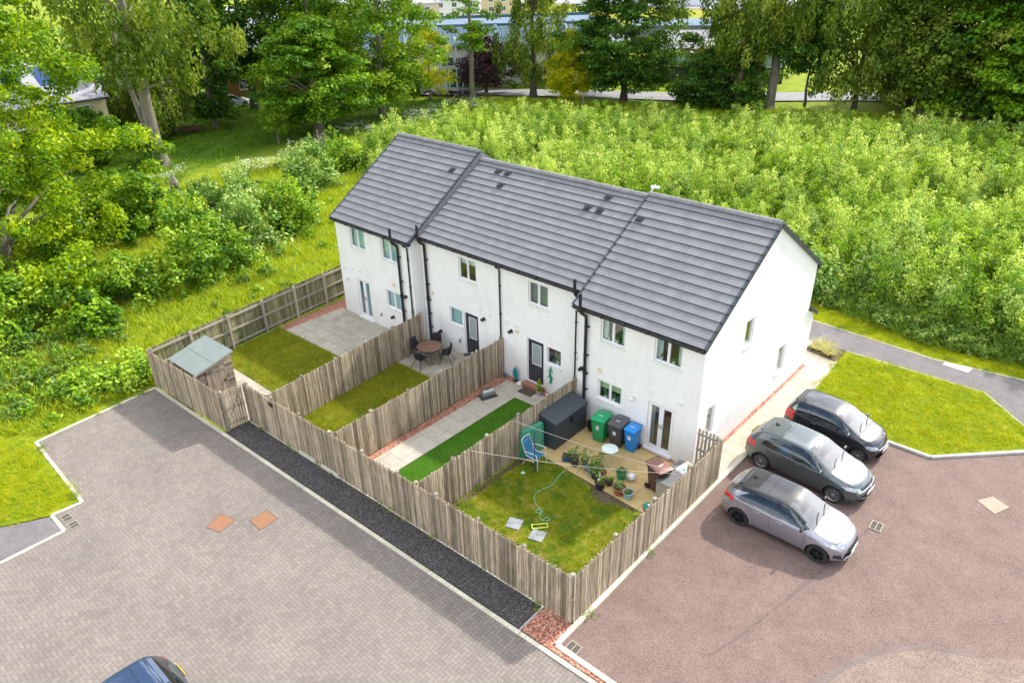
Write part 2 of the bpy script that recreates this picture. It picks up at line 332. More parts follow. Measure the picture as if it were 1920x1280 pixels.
sheet('pavement',[(-13.95,-16.18),(-14.95,-16.2),(-16.5,-19),(-24,-34),(-20,-34),(-14.0,-19)],.03,M_path,.02)
sheet('lawn',[(-20.1,-15.05),(-15.05,-15.2),(-15.05,-16.2),(-16.6,-19.2),(-40,-45),(-60,-30)],.02,M_lawn)
# garden surfaces
def fx(y): return -20.47-.113*(y+9.95)
sheet('gravel_bed',[(fx(-3.4)+.05,-3.4),(fx(-3.4)+.9,-3.4),(-20.15,-.0),(-20.15,0.1),(fx(0)+.05,1.4)],.012,M_gravel)
sheet('patio',[(fx(-3.4)+.55,-3.38),(-14.35,-3.2),(-14.35,-.02),(-20.6,-.02)],.02,M_slab)
sheet('lawn',[(fx(-7)+.1,-7.0),(-14.3,-6.95),(-14.3,-3.22),(fx(-3.4)+.1,-3.42)],.03,M_lawn_y,.02)
sheet('patio',[(fx(-9.8)+.05,-9.8),(-14.95,-9.6),(-14.95,-8.75),(-13.6,-8.62),(-13.6,-6.97),(fx(-7)+.05,-7.02)],.016,M_slab)
sheet('patio',[(-14.2,-1.87),(-9.72,-1.75),(-9.72,.55),(-14.5,.55)],.02,M_slab)
sheet('lawn',[(-13.75,fyy(-13.7)+.06),(-9.45,fyy(-9.4)+.06),(-9.6,-1.75),(-14.05,-1.87)],.03,M_lawn_y,.02)
sheet('gravel_bed',[(-9.4,fyy(-9.4)+.06),(-9.1,fyy(-9.1)+.06),(-9.1,.2),(-5.4,.2),(-5.4,.55),(-9.6,.55)],.012,M_gravel)
sheet('patio',[(-9.12,fyy(-9.1)+.06),(-7.95,fyy(-8)+.06),(-7.95,-.6),(-5.42,-.5),(-5.42,.22),(-9.12,.22)],.022,slab_mat('path_slabs',(.50,.46,.38),(.45,.41,.34),(.25,.22,.18),1.2,.78,.55,.2))
sheet('lawn',[(-7.9,fyy(-7.9)+.06),(-5.3,fyy(-5.3)+.06),(-5.4,-.52),(-7.9,-.62)],.045,M_lawn_a,.03)
sheet('patio',[(-5.1,-2.85),(.82,-3.12),(.82,-.02),(-5.1,-.02)],.02,M_slab_tan)
sheet('soil_border',[(-5.1,fyy(-5)+.06),(.85,fyy(.85)+.06),(.85,-3.1),(-5.1,-2.85)],.012,M_soil)
sheet('lawn',[(-4.95,-7.95),(.85,fyy(.8)+.08),(.84,-3.14),(-.2,-3.12),(-.5,-3.3),(-.9,-3.35),(-1.3,-3.62),(-1.7,-3.6),(-1.95,-3.4),(-2.1,-3.15),(-2.6,-3.02),(-4.7,-2.9),(-4.75,-3.6),(-4.9,-4.4),(-4.85,-5.5)],.03,M_lawn_p,.02)
sheet('brick_edging',[(-5.1,-.16),(-.02,-.16),(-.02,-.01),(-5.1,-.01)],.026,M_gravel)
sheet('gravel_bed',[(.0,.02),(.15,.02),(.15,9.75),(.0,9.75)],.016,M_gravel)
sheet('slab_path',[(.14,.0),(.98,.0),(.98,4.75),(1.3,4.75),(1.3,6.1),(1.1,11.0),(-.5,11.0),(-.5,9.9),(.0,9.9),(.0,9.7),(.14,9.7)],.02,M_slab_cream)
sheet('slab_path',[(-.5,11.0),(-.45,12.05),(-6,11.9),(-6,9.95),(-.5,9.95)],.024,M_slab_cream)
sheet('planting_bed',[(-.45,11.0),(1.0,10.8),(1.05,12.02),(-.4,12.05)],.03,M_soil)
sheet('lawn',[(1.3,6.2),(4.75,6.22),(6.15,6.25),(8.6,8.75),(9.6,9.9),(9.3,10.6),(8.3,10.5),(6.58,12.15),(1.05,12.03),(1.1,11.0)],.05,M_lawn,.04)
sheet('footpath',[(-21,11.9),(1.05,12.08),(6.55,12.2),(8.3,10.6),(9.3,10.75),(30,14.2),(30,16.5),(10.5,14.6),(7.3,14.25),(4.2,13.78),(-1.5,14.1),(-21,14.4)],.03,M_path,.02)
sheet('lawn',[(-21,14.45),(-1.5,14.15),(4.2,13.84),(7.3,14.3),(10.5,14.66),(30,16.55),(30,18),(7.5,15.3),(2.8,15.0),(-2.3,16.1),(-21,17.5)],.04,M_lawn,.03)
sheet('path_slab',[(4.64,13.56),(4.74,14.14),(5.74,14.06),(5.68,13.5)],.038,mat('pale_concrete',(.68,.64,.58),.8,noise=.4,nscale=2),.004)
# kerbs: short concrete blocks laid end to end
def kerb(name,pts,wd=.12,h=.05,m=None,seg=.9):
    b=MB()
    for a,c in zip(pts[:-1],pts[1:]):
        a=Vector((a[0],a[1],h/2-.02)); c=Vector((c[0],c[1],h/2-.02)); n=max(1,round((c-a).length/seg))
        for i in range(n):
            p=a.lerp(c,i/n); q=a.lerp(c,(i+1)/n); d=(q-p).normalized()*.004
            b.tint=random.random(); b.beam(p+d,q-d,wd+random.uniform(-.004,.004),h+.04+random.uniform(-.003,.003))
    return struct(b.build(name,m or M_kerb_t,bevel=.008))
M_kerb_t=mat('kerb_concrete_tinted',(.62,.58,.46),.85,noise=.7,nscale=2.5,col2=(.48,.44,.33),bump=.3,tint=.1)
M_kerb_g=mat('kerb_grey_tinted',(.50,.50,.48),.85,noise=.6,nscale=2.5,bump=.3,tint=.1)
kerb('kerb',[(-20.35,ky(-20.3)),(.05,ky(0)),(7,ky(7))],.13,.045)
kerb('kerb',[(-20.35,ky(-20.3)),(-19.98,-14.97)],.12,.03)
kerb('kerb',[(-19.98,-14.97),(-14.92,-15.16),(-15.0,-16.12),(-13.87,-16.12),(-13.95,-30)],.12,.04)
kerb('kerb',[(1.02,-4.0),(1.06,-9.0),(8,-8.92)],.15,.07)
kerb('kerb',[(1.02,-4.0),(1.05,.1),(1.12,4.72)],.17,.08)
kerb('kerb',[(-.03,ky(0)+.08),(-.05,fyy(0)-.03)],.06,.03,M_kerb_g)
kerb('kerb',[(-14.8,fyy(-14.8)-.05),(.9,fyy(.9)-.03)],.05,.035,seg=1.1)
kerb('kerb',[(1.3,6.12),(4.75,6.12),(6.2,6.15),(8.66,8.68),(9.7,9.85)],.13,.1,M_kerb_g)
kerb('kerb',[(1.05,12.06),(6.58,12.19),(8.32,10.52),(9.4,10.66),(24,13.2)],.05,.05)
kerb('kerb',[(-12,14.3),(-1.5,14.12),(4.2,13.8),(7.3,14.28),(10.5,14.64),(24,16.2)],.05,.045)
kerb('kerb',[(1.28,4.75),(1.3,6.1)],.13,.08)
# ---------------- house materials ----------------
def render_mat(name,c):
    m,nt,b=base_mat(name); Lk=nt.links.new; b.inputs['Roughness'].default_value=.9; b.inputs['Specular IOR Level'].default_value=.2
    tcn=N(nt,'ShaderNodeNewGeometry')
    n=N(nt,'ShaderNodeTexNoise'); n.inputs['Scale'].default_value=1.1; n.inputs['Detail'].default_value=6; n.inputs['Roughness'].default_value=.62
    mp=N(nt,'ShaderNodeMapping'); mp.inputs['Scale'].default_value=(1,1,.45); Lk(tcn.outputs['Position'],mp.inputs['Vector']); Lk(mp.outputs[0],n.inputs['Vector'])
    r=N(nt,'ShaderNodeValToRGB'); e=r.color_ramp.elements; e[0].position=.30; e[0].color=rgb([x*.93*y for x,y in zip(c,(1,.985,.96))]); e[1].position=.55; e[1].color=rgb(c); Lk(n.outputs['Fac'],r.inputs[0])
    n2=N(nt,'ShaderNodeTexNoise'); n2.inputs['Scale'].default_value=9; n2.inputs['Detail'].default_value=2; Lk(tcn.outputs['Position'],n2.inputs['Vector'])
    r2=N(nt,'ShaderNodeMapRange'); r2.inputs[1].default_value=.64; r2.inputs[2].default_value=.75; r2.inputs[3].default_value=0; r2.inputs[4].default_value=.28; Lk(n2.outputs['Fac'],r2.inputs[0])
    x=N(nt,'ShaderNodeMix',data_type='RGBA'); Lk(r2.outputs[0],x.inputs[0]); Lk(r.outputs[0],x.inputs[6]); x.inputs[7].default_value=(.5,.44,.36,1); Lk(x.outputs[2],b.inputs['Base Color'])
    n3=N(nt,'ShaderNodeTexNoise'); n3.inputs['Scale'].default_value=70; n3.inputs['Detail'].default_value=3; Lk(tcn.outputs['Position'],n3.inputs['Vector'])
    bp=N(nt,'ShaderNodeBump'); bp.inputs['Strength'].default_value=.35; bp.inputs['Distance'].default_value=.01; Lk(n3.outputs['Fac'],bp.inputs['Height']); Lk(bp.outputs[0],b.inputs['Normal'])
    return m
M_render=render_mat('white_render',(.86,.855,.84))
M_tile=mat('grey_roof_tile',(.215,.216,.23),.75,noise=.5,nscale=1.5,col2=(.165,.165,.172),bump=.25,bscale=30,tint=.08)
M_tile_shadow=mat('painted_tile_shadow',(.03,.03,.034),.8)  # near-black riser colour paints in the shadow gap under each tile course
M_ridge=mat('ridge_tile',(.225,.22,.235),.75,noise=.5,nscale=5,tint=.12)
M_black=mat('black_plastic',(.018,.019,.022),.38)
M_navy=mat('dark_verge_trim',(.05,.06,.075),.5,noise=.3)
M_upvc=mat('white_upvc',(.85,.85,.84),.3)
M_sill=mat('white_sill',(.80,.79,.77),.6,noise=.3,nscale=5,col2=(.6,.58,.54))
M_cream=mat('cream_plastic',(.72,.62,.45),.5)
M_whitep=mat('white_plastic',(.78,.77,.74),.45)
M_ddoor=mat('charcoal_door',(.035,.04,.047),.35)
M_steel=mat('steel',(.5,.5,.5),.3,metal=1)
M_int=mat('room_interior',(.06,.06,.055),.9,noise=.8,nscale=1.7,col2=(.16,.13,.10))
M_blind_w=mat('aqua_blind',(.50,.66,.68),.8)
M_curt=mat('pale_curtain',(.72,.78,.75),.8,noise=.5,nscale=14,streak=(1,1,.05),col2=(.45,.50,.48))
M_curt_y=mat('mustard_curtain',(.65,.52,.28),.8,noise=.5,nscale=14,streak=(1,1,.05))
M_blind_g=mat('slatted_blind',(.30,.33,.29),.7)
M_blind_l=mat('lime_blind',(.60,.66,.35),.8)
def glass_mat(name,tintc=(.80,.92,.92),base=.12):
    m=bpy.data.materials.new(name); m.use_nodes=True; nt=m.node_tree; nt.nodes.clear(); Lk=nt.links.new
    o=N(nt,'ShaderNodeOutputMaterial'); g=N(nt,'ShaderNodeBsdfGlossy'); g.inputs['Roughness'].default_value=.02; g.inputs['Color'].default_value=(.95,.97,1,1)
    t=N(nt,'ShaderNodeBsdfTransparent'); t.inputs['Color'].default_value=rgb(tintc); x=N(nt,'ShaderNodeMixShader')
    lw=N(nt,'ShaderNodeLayerWeight'); lw.inputs['Blend'].default_value=.5; pw=N(nt,'ShaderNodeMath',operation='POWER'); pw.inputs[1].default_value=2.2; Lk(lw.outputs['Facing'],pw.inputs[0])
    f=N(nt,'ShaderNodeMath',operation='MULTIPLY_ADD'); f.inputs[1].default_value=.7; f.inputs[2].default_value=base; Lk(pw.outputs[0],f.inputs[0]); Lk(f.outputs[0],x.inputs[0]); Lk(t.outputs[0],x.inputs[1]); Lk(g.outputs[0],x.inputs[2]); Lk(x.outputs[0],o.inputs['Surface'])
    return m
M_glass=glass_mat('window_glass')
M_frost=mat('obscure_glass',(.30,.34,.34),.25)
# mapping helpers: a along wall, d inward, z up
def MX(y0): return lambda a,d,z:(a,y0+d,z)
def MY(x0): return lambda a,d,z:(x0-d,a,z)
def mbox(mb,mp,a0,a1,d0,d1,z0,z1):
    vs=[mp(a,d,z) for z in(z0,z1) for a,d in((a0,d0),(a1,d0),(a1,d1),(a0,d1))]
    return mb.add(vs,[(0,3,2,1),(4,5,6,7),(0,1,5,4),(1,2,6,5),(2,3,7,6),(3,0,4,7)])
def wall_face(mb,mp,a0,a1,z0,z1,holes,rev=.16):
    A=sorted({a0,a1}|{h[0] for h in holes}|{h[1] for h in holes}); Z=sorted({z0,z1}|{h[2] for h in holes}|{h[3] for h in holes})
    for p,q in zip(A[:-1],A[1:]):
        for s,t in zip(Z[:-1],Z[1:]):
            ca,cz=(p+q)/2,(s+t)/2
            if any(h[0]<ca<h[1] and h[2]<cz<h[3] for h in holes): continue
            mb.quad(mp(p,0,s),mp(q,0,s),mp(q,0,t),mp(p,0,t))
    for h in holes:
        p,q,s,t=h[:4]
        mb.quad(mp(p,0,s),mp(p,rev,s),mp(p,rev,t),mp(p,0,t)); mb.quad(mp(q,0,s),mp(q,0,t),mp(q,rev,t),mp(q,rev,s))
        mb.quad(mp(p,0,t),mp(p,rev,t),mp(q,rev,t),mp(q,0,t)); mb.quad(mp(p,0,s),mp(q,0,s),mp(q,rev,s),mp(p,rev,s))
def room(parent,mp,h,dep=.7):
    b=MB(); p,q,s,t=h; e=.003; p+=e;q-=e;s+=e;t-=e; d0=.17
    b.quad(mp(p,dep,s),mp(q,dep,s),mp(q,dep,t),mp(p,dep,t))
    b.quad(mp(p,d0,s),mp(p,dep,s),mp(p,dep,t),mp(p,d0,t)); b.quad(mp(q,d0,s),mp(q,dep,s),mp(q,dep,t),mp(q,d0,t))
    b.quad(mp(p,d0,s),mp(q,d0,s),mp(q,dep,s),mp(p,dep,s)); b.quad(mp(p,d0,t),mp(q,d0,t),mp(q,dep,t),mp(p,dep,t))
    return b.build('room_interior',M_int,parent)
def window(parent,mp,h,nl=2,style='blind',sill=True):
    p,q,s,t=h; e=.004; fw=.042; b=MB(); d0,d1=.055,.125
    mbox(b,mp,p+e,p+fw,d0,d1,s+e,t-e); mbox(b,mp,q-fw,q-e,d0,d1,s+e,t-e)
    mbox(b,mp,p+fw,q-fw,d0,d1,s+e,s+fw); mbox(b,mp,p+fw,q-fw,d0,d1,t-fw,t-e)
    W=(q-p-2*fw)/nl
    for k in range(1,nl): mbox(b,mp,p+fw+W*k-.02,p+fw+W*k+.02,d0,d1,s+fw,t-fw)
    # casement sash on each light
    if nl>1:
        for k in range(nl):
            a0=p+fw+W*k+(.02 if k else 0); a1=p+fw+W*(k+1)-(.02 if k<nl-1 else 0); c=.026
            mbox(b,mp,a0,a0+c,.043,.10,s+fw,t-fw); mbox(b,mp,a1-c,a1,.043,.10,s+fw,t-fw)
            mbox(b,mp,a0+c,a1-c,.043,.10,s+fw,s+fw+c); mbox(b,mp,a0+c,a1-c,.043,.10,t-fw-c,t-fw)
    w=b.build('window',M_upvc,parent,bevel=.004)
    g=MB()
    for k in range(nl):
        a0=p+fw+W*k+(.046 if k and nl>1 else .026 if nl>1 else 0); a1=p+fw+W*(k+1)-(.046 if k<nl-1 and nl>1 else .026 if nl>1 else 0); c=.026 if nl>1 else 0
        g=MB(); g.quad(mp(a0,.09,s+fw+c),mp(a1,.09,s+fw+c),mp(a1,.09,t-fw-c),mp(a0,.09,t-fw-c)); g.build('pane',M_glass,w)
    if sill:
        k=MB(); mbox(k,mp,p-.06,q+.06,-.045,.05,s-.075,s-.002); k.build('sill',M_sill,w,bevel=.006)
    c=MB(); D=.2
    if style=='blind':
        c.quad(mp(p+.01,D,s+.01),mp(q-.01,D,s+.01),mp(q-.01,D,t-.01),mp(p+.01,D,t-.01)); c.build('blind',M_blind_w,w)
    elif style=='curtain':
        n=10
        for a0,a1 in((p+.02,p+.02+(q-p)*.2),(q-.02-(q-p)*.2,q-.02)):
            for i in range(n):
                u0=a0+(a1-a0)*i/n; u1=a0+(a1-a0)*(i+1)/n; c.quad(mp(u0,D+.02*(i%2),s+.03),mp(u1,D+.02*((i+1)%2),s+.03),mp(u1,D+.02*((i+1)%2),t-.01),mp(u0,D+.02*(i%2),t-.01))
            c.build('curtain',M_curt,w); c=MB()
        for i in range(3):
            x=random.uniform(p+.2,q-.2); v=MB(); v.m=0; v.lathe([(.05,0),(.07,.13)],mp(x,.17,s+.01),8)
            v.m=1
            for j in range(14):
                a=random.random()*6.28; r=random.uniform(.02,.09); zz=random.uniform(.12,.3); bx=Vector(mp(x,.17,s)); v.add([bx+Vector((0,0,.12)),bx+Vector((math.cos(a)*r,math.sin(a)*r*.5,zz)),bx+Vector((math.cos(a+.5)*r,math.sin(a+.5)*r*.5,zz-.03))],[(0,1,2)])
            v.build('windowsill_plant',[M_whitep,M_leafhouse],w)
    elif style=='half':
        c.quad(mp(p+.01,D,t-.36),mp(q-.01,D,t-.36),mp(q-.01,D,t-.01),mp(p+.01,D,t-.01)); c.build('blind',M_curt,w)
    elif style=='slats':
        for i in range(22):
            z=s+.06+i*(t-s-.1)/22; c.quad(mp(p+.02,D,z),mp(q-.02,D,z),mp(q-.02,D+.03,z+.035),mp(p+.02,D+.03,z+.035))
        c.build('slatted_blind',M_blind_g,w)
    elif style=='lime':
        c.quad(mp(p+.01,D,t-.42),mp(q-.01,D,t-.42),mp(q-.01,D,t-.01),mp(p+.01,D,t-.01)); c.build('blind',M_blind_l,w)
        for i in range(2):
            x=p+.3+i*(q-p-.75); v=MB(); v.lathe([(.06,0),(.08,.12)],mp(x,.17,s+.02),8); v.m=1
            for j in range(26):
                a=random.random()*6.28; r=random.uniform(.04,.15); zz=random.uniform(.15,.42); bx=Vector(mp(x,.17,s)); v.add([bx+Vector((0,0,.12)),bx+Vector((math.cos(a)*r,math.sin(a)*r*.4,zz)),bx+Vector((math.cos(a+.5)*r,math.sin(a+.5)*r*.4,zz-.05))],[(0,1,2)])
            v.build('windowsill_plant',[M_whitep,M_leafhouse],w)
    elif style=='plant':
        x=q-.28; v=MB(); v.lathe([(.06,0),(.08,.14)],mp(x,.17,s+.02),8); v.m=1
        for j in range(40):
            a=random.random()*6.28; r=random.uniform(.05,.16); zz=random.uniform(.2,.6); bx=Vector(mp(x,.17,s)); v.add([bx+Vector((0,0,.12)),bx+Vector((math.cos(a)*r,math.sin(a)*r*.4,zz)),bx+Vector((math.cos(a+.5)*r,math.sin(a+.5)*r*.4,zz-.05))],[(0,1,2)])
        v.build('windowsill_plant',[M_whitep,M_leafhouse],w)
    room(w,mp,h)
    return w
M_leafhouse=mat('houseplant_leaf',(.12,.25,.04),.6)
def french(parent,mp,h,cur=None):
    p,q,s,t=h; b=MB(); e=.004; fw=.055; d0,d1=.05,.12
    mbox(b,mp,p+e,p+fw,d0,d1,s,t-e); mbox(b,mp,q-fw,q-e,d0,d1,s,t-e); mbox(b,mp,p+fw,q-fw,d0,d1,t-fw,t-e); mbox(b,mp,p-.03,q+.03,-.09,d1,s-.1,s-.002)
    fr=b.build('door_frame',M_upvc,parent,bevel=.004)
    m=(p+q)/2
    for a0,a1,hs in((p+fw+.003,m-.003,1),(m+.003,q-fw-.003,0)):
        b=MB(); c=.085; z0=s+.01; z1=t-fw-.004
        mbox(b,mp,a0,a0+c,.038,.1,z0,z1); mbox(b,mp,a1-c,a1,.038,.1,z0,z1); mbox(b,mp,a0+c,a1-c,.038,.1,z0,z0+.12); mbox(b,mp,a0+c,a1-c,.038,.1,z1-c,z1)
        dr=b.build('french_door',M_upvc,parent,bevel=.004)
        g=MB(); g.quad(mp(a0+c,.08,z0+.12),mp(a1-c,.08,z0+.12),mp(a1-c,.08,z1-c),mp(a0+c,.08,z1-c)); g.build('pane',M_glass,dr)
        hx=a1-.04 if hs else a0+.04; k=MB(); mbox(k,mp,hx-.015,hx+.015,.025,.037,s+.95,s+1.15); mbox(k,mp,hx-(.12 if hs else 0),hx+(0 if hs else .12),-.01,.01,s+1.04,s+1.06); k.build('door_handle',M_steel,dr)
    if cur:
        c=MB(); n=12
        for i in range(n):
            a0=p+.06+(q-p)*(.92 if cur=='full' else .13)*i/n; a1=p+.06+(q-p)*(.92 if cur=='full' else .13)*(i+1)/n
            c.quad(mp(a0,.22+.02*(i%2),s+.02),mp(a1,.22+.02*((i+1)%2),s+.02),mp(a1,.22+.02*((i+1)%2),t-.02),mp(a0,.22+.02*(i%2),t-.02))
        c.build('curtain',M_blind_w if cur=='full' else M_curt_y,fr)
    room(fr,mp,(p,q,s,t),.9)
def solid_door(parent,mp,h,half=True):
    p,q,s,t=h; b=MB(); fw=.045; mbox(b,mp,p+.003,p+fw,.05,.12,s,t-.003); mbox(b,mp,q-fw,q-.003,.05,.12,s,t-.003); mbox(b,mp,p+fw,q-fw,.05,.12,t-fw,t-.003)
    b.build('door_frame',M_upvc,parent)
    b=MB(); a0,a1=p+fw+.003,q-fw-.003; z0,z1=s+.01,t-fw-.004; ga0,ga1,gz0,gz1=a0+.2,a1-.13,z0+.85,z1-.16
    mbox(b,mp,a0,ga0,.07,.11,z0,z1); mbox(b,mp,ga1,a1,.07,.11,z0,z1); mbox(b,mp,ga0,ga1,.07,.11,z0,gz0); mbox(b,mp,ga0,ga1,.07,.11,gz1,z1)
    mbox(b,mp,a0+.15,a1-.15,.06,.0699,z0+.15,z0+.7)
    d=b.build('back_door',M_ddoor,parent,bevel=.004)
    g=MB(); mbox(g,mp,ga0+.02,ga1-.02,.08,.1,gz0+.02,gz1-.02); g.build('glazed_panel',M_frost,d)
    g=MB(); mbox(g,mp,ga0,ga0+.02,.06,.1,gz0,gz1); mbox(g,mp,ga1-.02,ga1,.06,.1,gz0,gz1); mbox(g,mp,ga0+.02,ga1-.02,.06,.1,gz0,gz0+.02); mbox(g,mp,ga0+.02,ga1-.02,.06,.1,gz1-.02,gz1); g.build('glazing_bead',M_upvc,d)
    k=MB(); mbox(k,mp,a0+.05,a0+.08,.05,.069,s+.95,s+1.15); mbox(k,mp,a0+.06,a0+.18,.02,.035,s+1.05,s+1.07); k.build('door_handle',M_steel,d)
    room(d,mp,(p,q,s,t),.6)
def roof_slope(b,x0,x1,ye,ze,yr,zr,n,tw=.33):
    e=Vector((0,ye,ze)); r=Vector((0,yr,zr)); d=(r-e); Ls=d.length; d.normalize(); nrm=Vector((0,-d.z,d.y)) if ye<yr else Vector((0,d.z,-d.y))
    if nrm.z<0: nrm=-nrm
    g=Ls/n; nx=max(1,round((x1-x0)/tw))
    for i in range(n):
        lo=e+d*(g*i); hi=e+d*(g*(i+1)); hl=.046; hh=.006
        off=.5*(i%2)
        xs=[x0]+[x0+(k+off)*(x1-x0)/nx for k in range(0 if off else 1,nx)]+[x1]
        for a,c in zip(xs[:-1],xs[1:]):
            if c-a<.01: continue
            b.tint=random.random(); b.m=0; j=random.uniform(-.002,.002)
            b.quad((a,lo.y+nrm.y*(hl+j),lo.z+nrm.z*(hl+j)),(c,lo.y+nrm.y*(hl+j),lo.z+nrm.z*(hl+j)),(c,hi.y+nrm.y*hh,hi.z+nrm.z*hh),(a,hi.y+nrm.y*hh,hi.z+nrm.z*hh))
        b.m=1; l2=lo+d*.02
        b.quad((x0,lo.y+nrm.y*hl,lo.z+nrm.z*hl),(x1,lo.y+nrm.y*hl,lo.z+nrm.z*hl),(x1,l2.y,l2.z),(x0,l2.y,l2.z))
    b.m=0
    return e,d,nrm,g
def tube_part(name,pts,r,m,parent,n=10):
    b=MB(); b.tube(pts,r,n); return b.build(name,m,parent,smooth=True)
def house(label,x0,x1,y0,y1,zr,sl,eave,windows,doors,gable_holes=(),left_side=True,right_side=True,roof_x=None,yr=4.55,rear_ov=.2,verge_l=0,verge_r=0):
    t=thing('terraced_house',label,'house',((x0+x1)/2,(y0+y1)/2,0),0,'houses of the white terrace')
    off=Vector(t.location); 
    zt=lambda y: zr-sl*abs(yr-y)-.03
    b=MB(); mp=MX(y0); fh=[h[:4] for h in windows]+[h[:4] for h in doors]
    wall_face(b,mp,x0,x1,-.05,zt(y0),fh)
    b.quad((x0,y1,-.05),(x1,y1,-.05),(x1,y1,zt(y1)),(x0,y1,zt(y1)))
    if right_side:
        mg=MY(x1); ez=min(zt(y0),zt(y1)); wall_face(b,mg,y0,y1,-.05,ez,[g[:4] for g in gable_holes])
        b.add([(x1,y0,ez),(x1,y1,ez),(x1,y1,zt(y1)),(x1,yr,zr-.03),(x1,y0,zt(y0))],[(0,1,2,3,4)])
    if left_side: b.add([(x0,y0,-.05),(x0,y1,-.05),(x0,y1,zt(y1)),(x0,yr,zr-.03),(x0,y0,zt(y0))],[(0,1,2,3,4)])
    wl=b.build('wall',M_render,t)
    for h in windows: window(t,mp,h[:4],*h[4:])
    for h in doors:
        if h[4]=='french': french(t,mp,h[:4],h[5])
        else: solid_door(t,mp,h[:4])
    for g in gable_holes: window(t,MY(x1),g[:4],1,'curtain0')
    rx0,rx1=roof_x if roof_x else (x0,x1)
    b=MB(); ye=y0-eave; yb=y1+eave
    n=15 if y0<.3 else 14
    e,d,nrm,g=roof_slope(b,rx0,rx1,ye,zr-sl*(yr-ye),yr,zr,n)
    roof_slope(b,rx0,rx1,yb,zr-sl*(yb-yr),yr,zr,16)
    rf=b.build('roof',[M_tile,M_tile_shadow],t)
    # ridge
    b=MB(); x=rx0; 
    while x<rx1-.05:
        l=min(.46,rx1-x); b.tint=random.random(); hh=random.uniform(-.004,.004)
        prof=[(-.15,-.05),(-.135,.0),(-.07,.055),(0,.075),(.07,.055),(.135,.0),(.15,-.05)]
        xa,xb=x+.005,x+l-.005; vs=[(xx,yr+p,zr+.035+q+hh) for xx in(xa,xb) for p,q in prof]; k=len(prof)
        b.add(vs,[(i,i+1,i+1+k,i+k) for i in range(k-1)]+[tuple(range(k)),tuple(range(k,2*k))]); x+=l
    b.build('ridge_tiles',M_ridge,rf)
    # verges: stepped dark trim
    for side,xx in((verge_l,rx0),(verge_r,rx1)):
        if not side: continue
        b=MB(); sg=-1 if xx==rx0 else 1
        for fr in (0,1):
            ee=Vector((0,ye if not fr else yb,zr-sl*abs(yr-(ye if not fr else yb)))); rr=Vector((0,yr,zr)); dd=(rr-ee).normalized(); nn=Vector((0,-dd.z,dd.y)); nn=nn if nn.z>0 else -nn; nc=n if not fr else 16; gg=(rr-ee).length/nc
            for i in range(nc):
                a=ee+dd*gg*i-dd*.01; c=ee+dd*gg*(i+1)-dd*.004
                lo=-.11
                vs=[]
                for X in (xx+sg*.001-sg*.05,xx+sg*.04):
                    for P,h in((a,.066),(c,.02),(c,lo),(a,lo)): vs.append((X,P.y+nn.y*h,P.z+nn.z*h))
                b.add(vs,[(0,1,2,3),(7,6,5,4),(0,4,5,1),(1,5,6,2),(2,6,7,3),(3,7,4,0)])
        b.build('verge_trim',M_navy,rf)
    # soffit, fascia and gutter
    ze=zr-sl*(yr-ye)
    b=MB(); b.box(rx0+.01,rx1-.01,ye+.005,y0-.002,ze-.16,ze-.125); b.box(rx0+.01,rx1-.01,ye-.015,ye+.003,ze-.16,ze+.0); b.build('fascia',M_black,t)
    ze2=zr-sl*(yb-yr); b=MB(); b.box(rx0+.01,rx1-.01,y1+.002,yb-.005,ze2-.16,ze2-.125); b.box(rx0+.01,rx1-.01,yb-.003,yb+.015,ze2-.16,ze2); b.build('fascia',M_black,t)
    b=MB(); k=8; R0=.062; yc=ye-.08; zc=ze-.01; vs=[]
    for X in(rx0+.0,rx1-.0):
        for rr in(R0,R0-.008):
            for i in range(k+1):
                a=math.pi+math.pi*i/k; vs.append((X,yc+rr*math.cos(a),zc+rr*math.sin(a)))
    m=k+1; fs=[(i,i+1,2*m+i+1,2*m+i) for i in range(k)]+[(m+i+1,m+i,3*m+i,3*m+i+1) for i in range(k)]+[(0,m,3*m,2*m),(k,2*m+k,3*m+k,m+k)]+[(i,i+1,m+i+1,m+i) for i in range(k)]+[(2*m+i,2*m+i+1,3*m+i+1,3*m+i) for i in range(k)]
    b.add(vs,fs)
    xx=rx0+.4
    while xx<rx1-.2: b.box(xx-.02,xx+.02,yc-.075,yc+.05,zc-.085,zc+.006); xx+=.95
    b.build('gutter',M_black,t,smooth=False)
    return t,rf,ye,ze
def fix_parent(t):
    """parts were modelled in world coordinates under an empty at the base: cancel its offset"""
    off=Matrix.Translation(-Vector(t.location))
    for c in t.children: c.matrix_parent_inverse=off
A,rfA,yeA,zeA=house('end house of the white terrace farthest left, its grey roof slightly higher than the rest',-20.2,-14.6,0,9.1,8.2,.653,.2,
   [(-19.1,-17.95,3.8,4.9,2,'blind'),(-16.75,-15.5,3.76,4.88,2,'blind'),(-16.72,-15.5,1.3,2.22,2,'blind')],
   [(-19.0,-17.92,.12,2.2,'french','full')],roof_x=(-20.25,-14.5),verge_l=1,verge_r=1)
B1,rfB1,yeB,zeB=house('set-back white middle house with the round dining set by its back wall',-14.59,-9.845,.6,9.1,7.87,.63,.2,
   [(-12.2,-11.12,3.84,4.88,2,'half'),(-12.95,-12.13,1.42,2.25,1,'blind')],[(-12.02,-11.13,.15,2.28,'solid')],roof_x=(-14.45,-9.85))
B2,rfB2,_,_=house('set-back white middle house with slatted blinds upstairs and a potted conifer at its door',-9.842,-5.21,.6,9.1,7.87,.63,.2,
   [(-8.2,-7.15,3.86,4.86,2,'slats'),(-7.22,-6.48,1.42,2.2,1,'plant')],[(-8.3,-7.38,.2,2.25,'solid')],roof_x=(-9.849,-5.25))
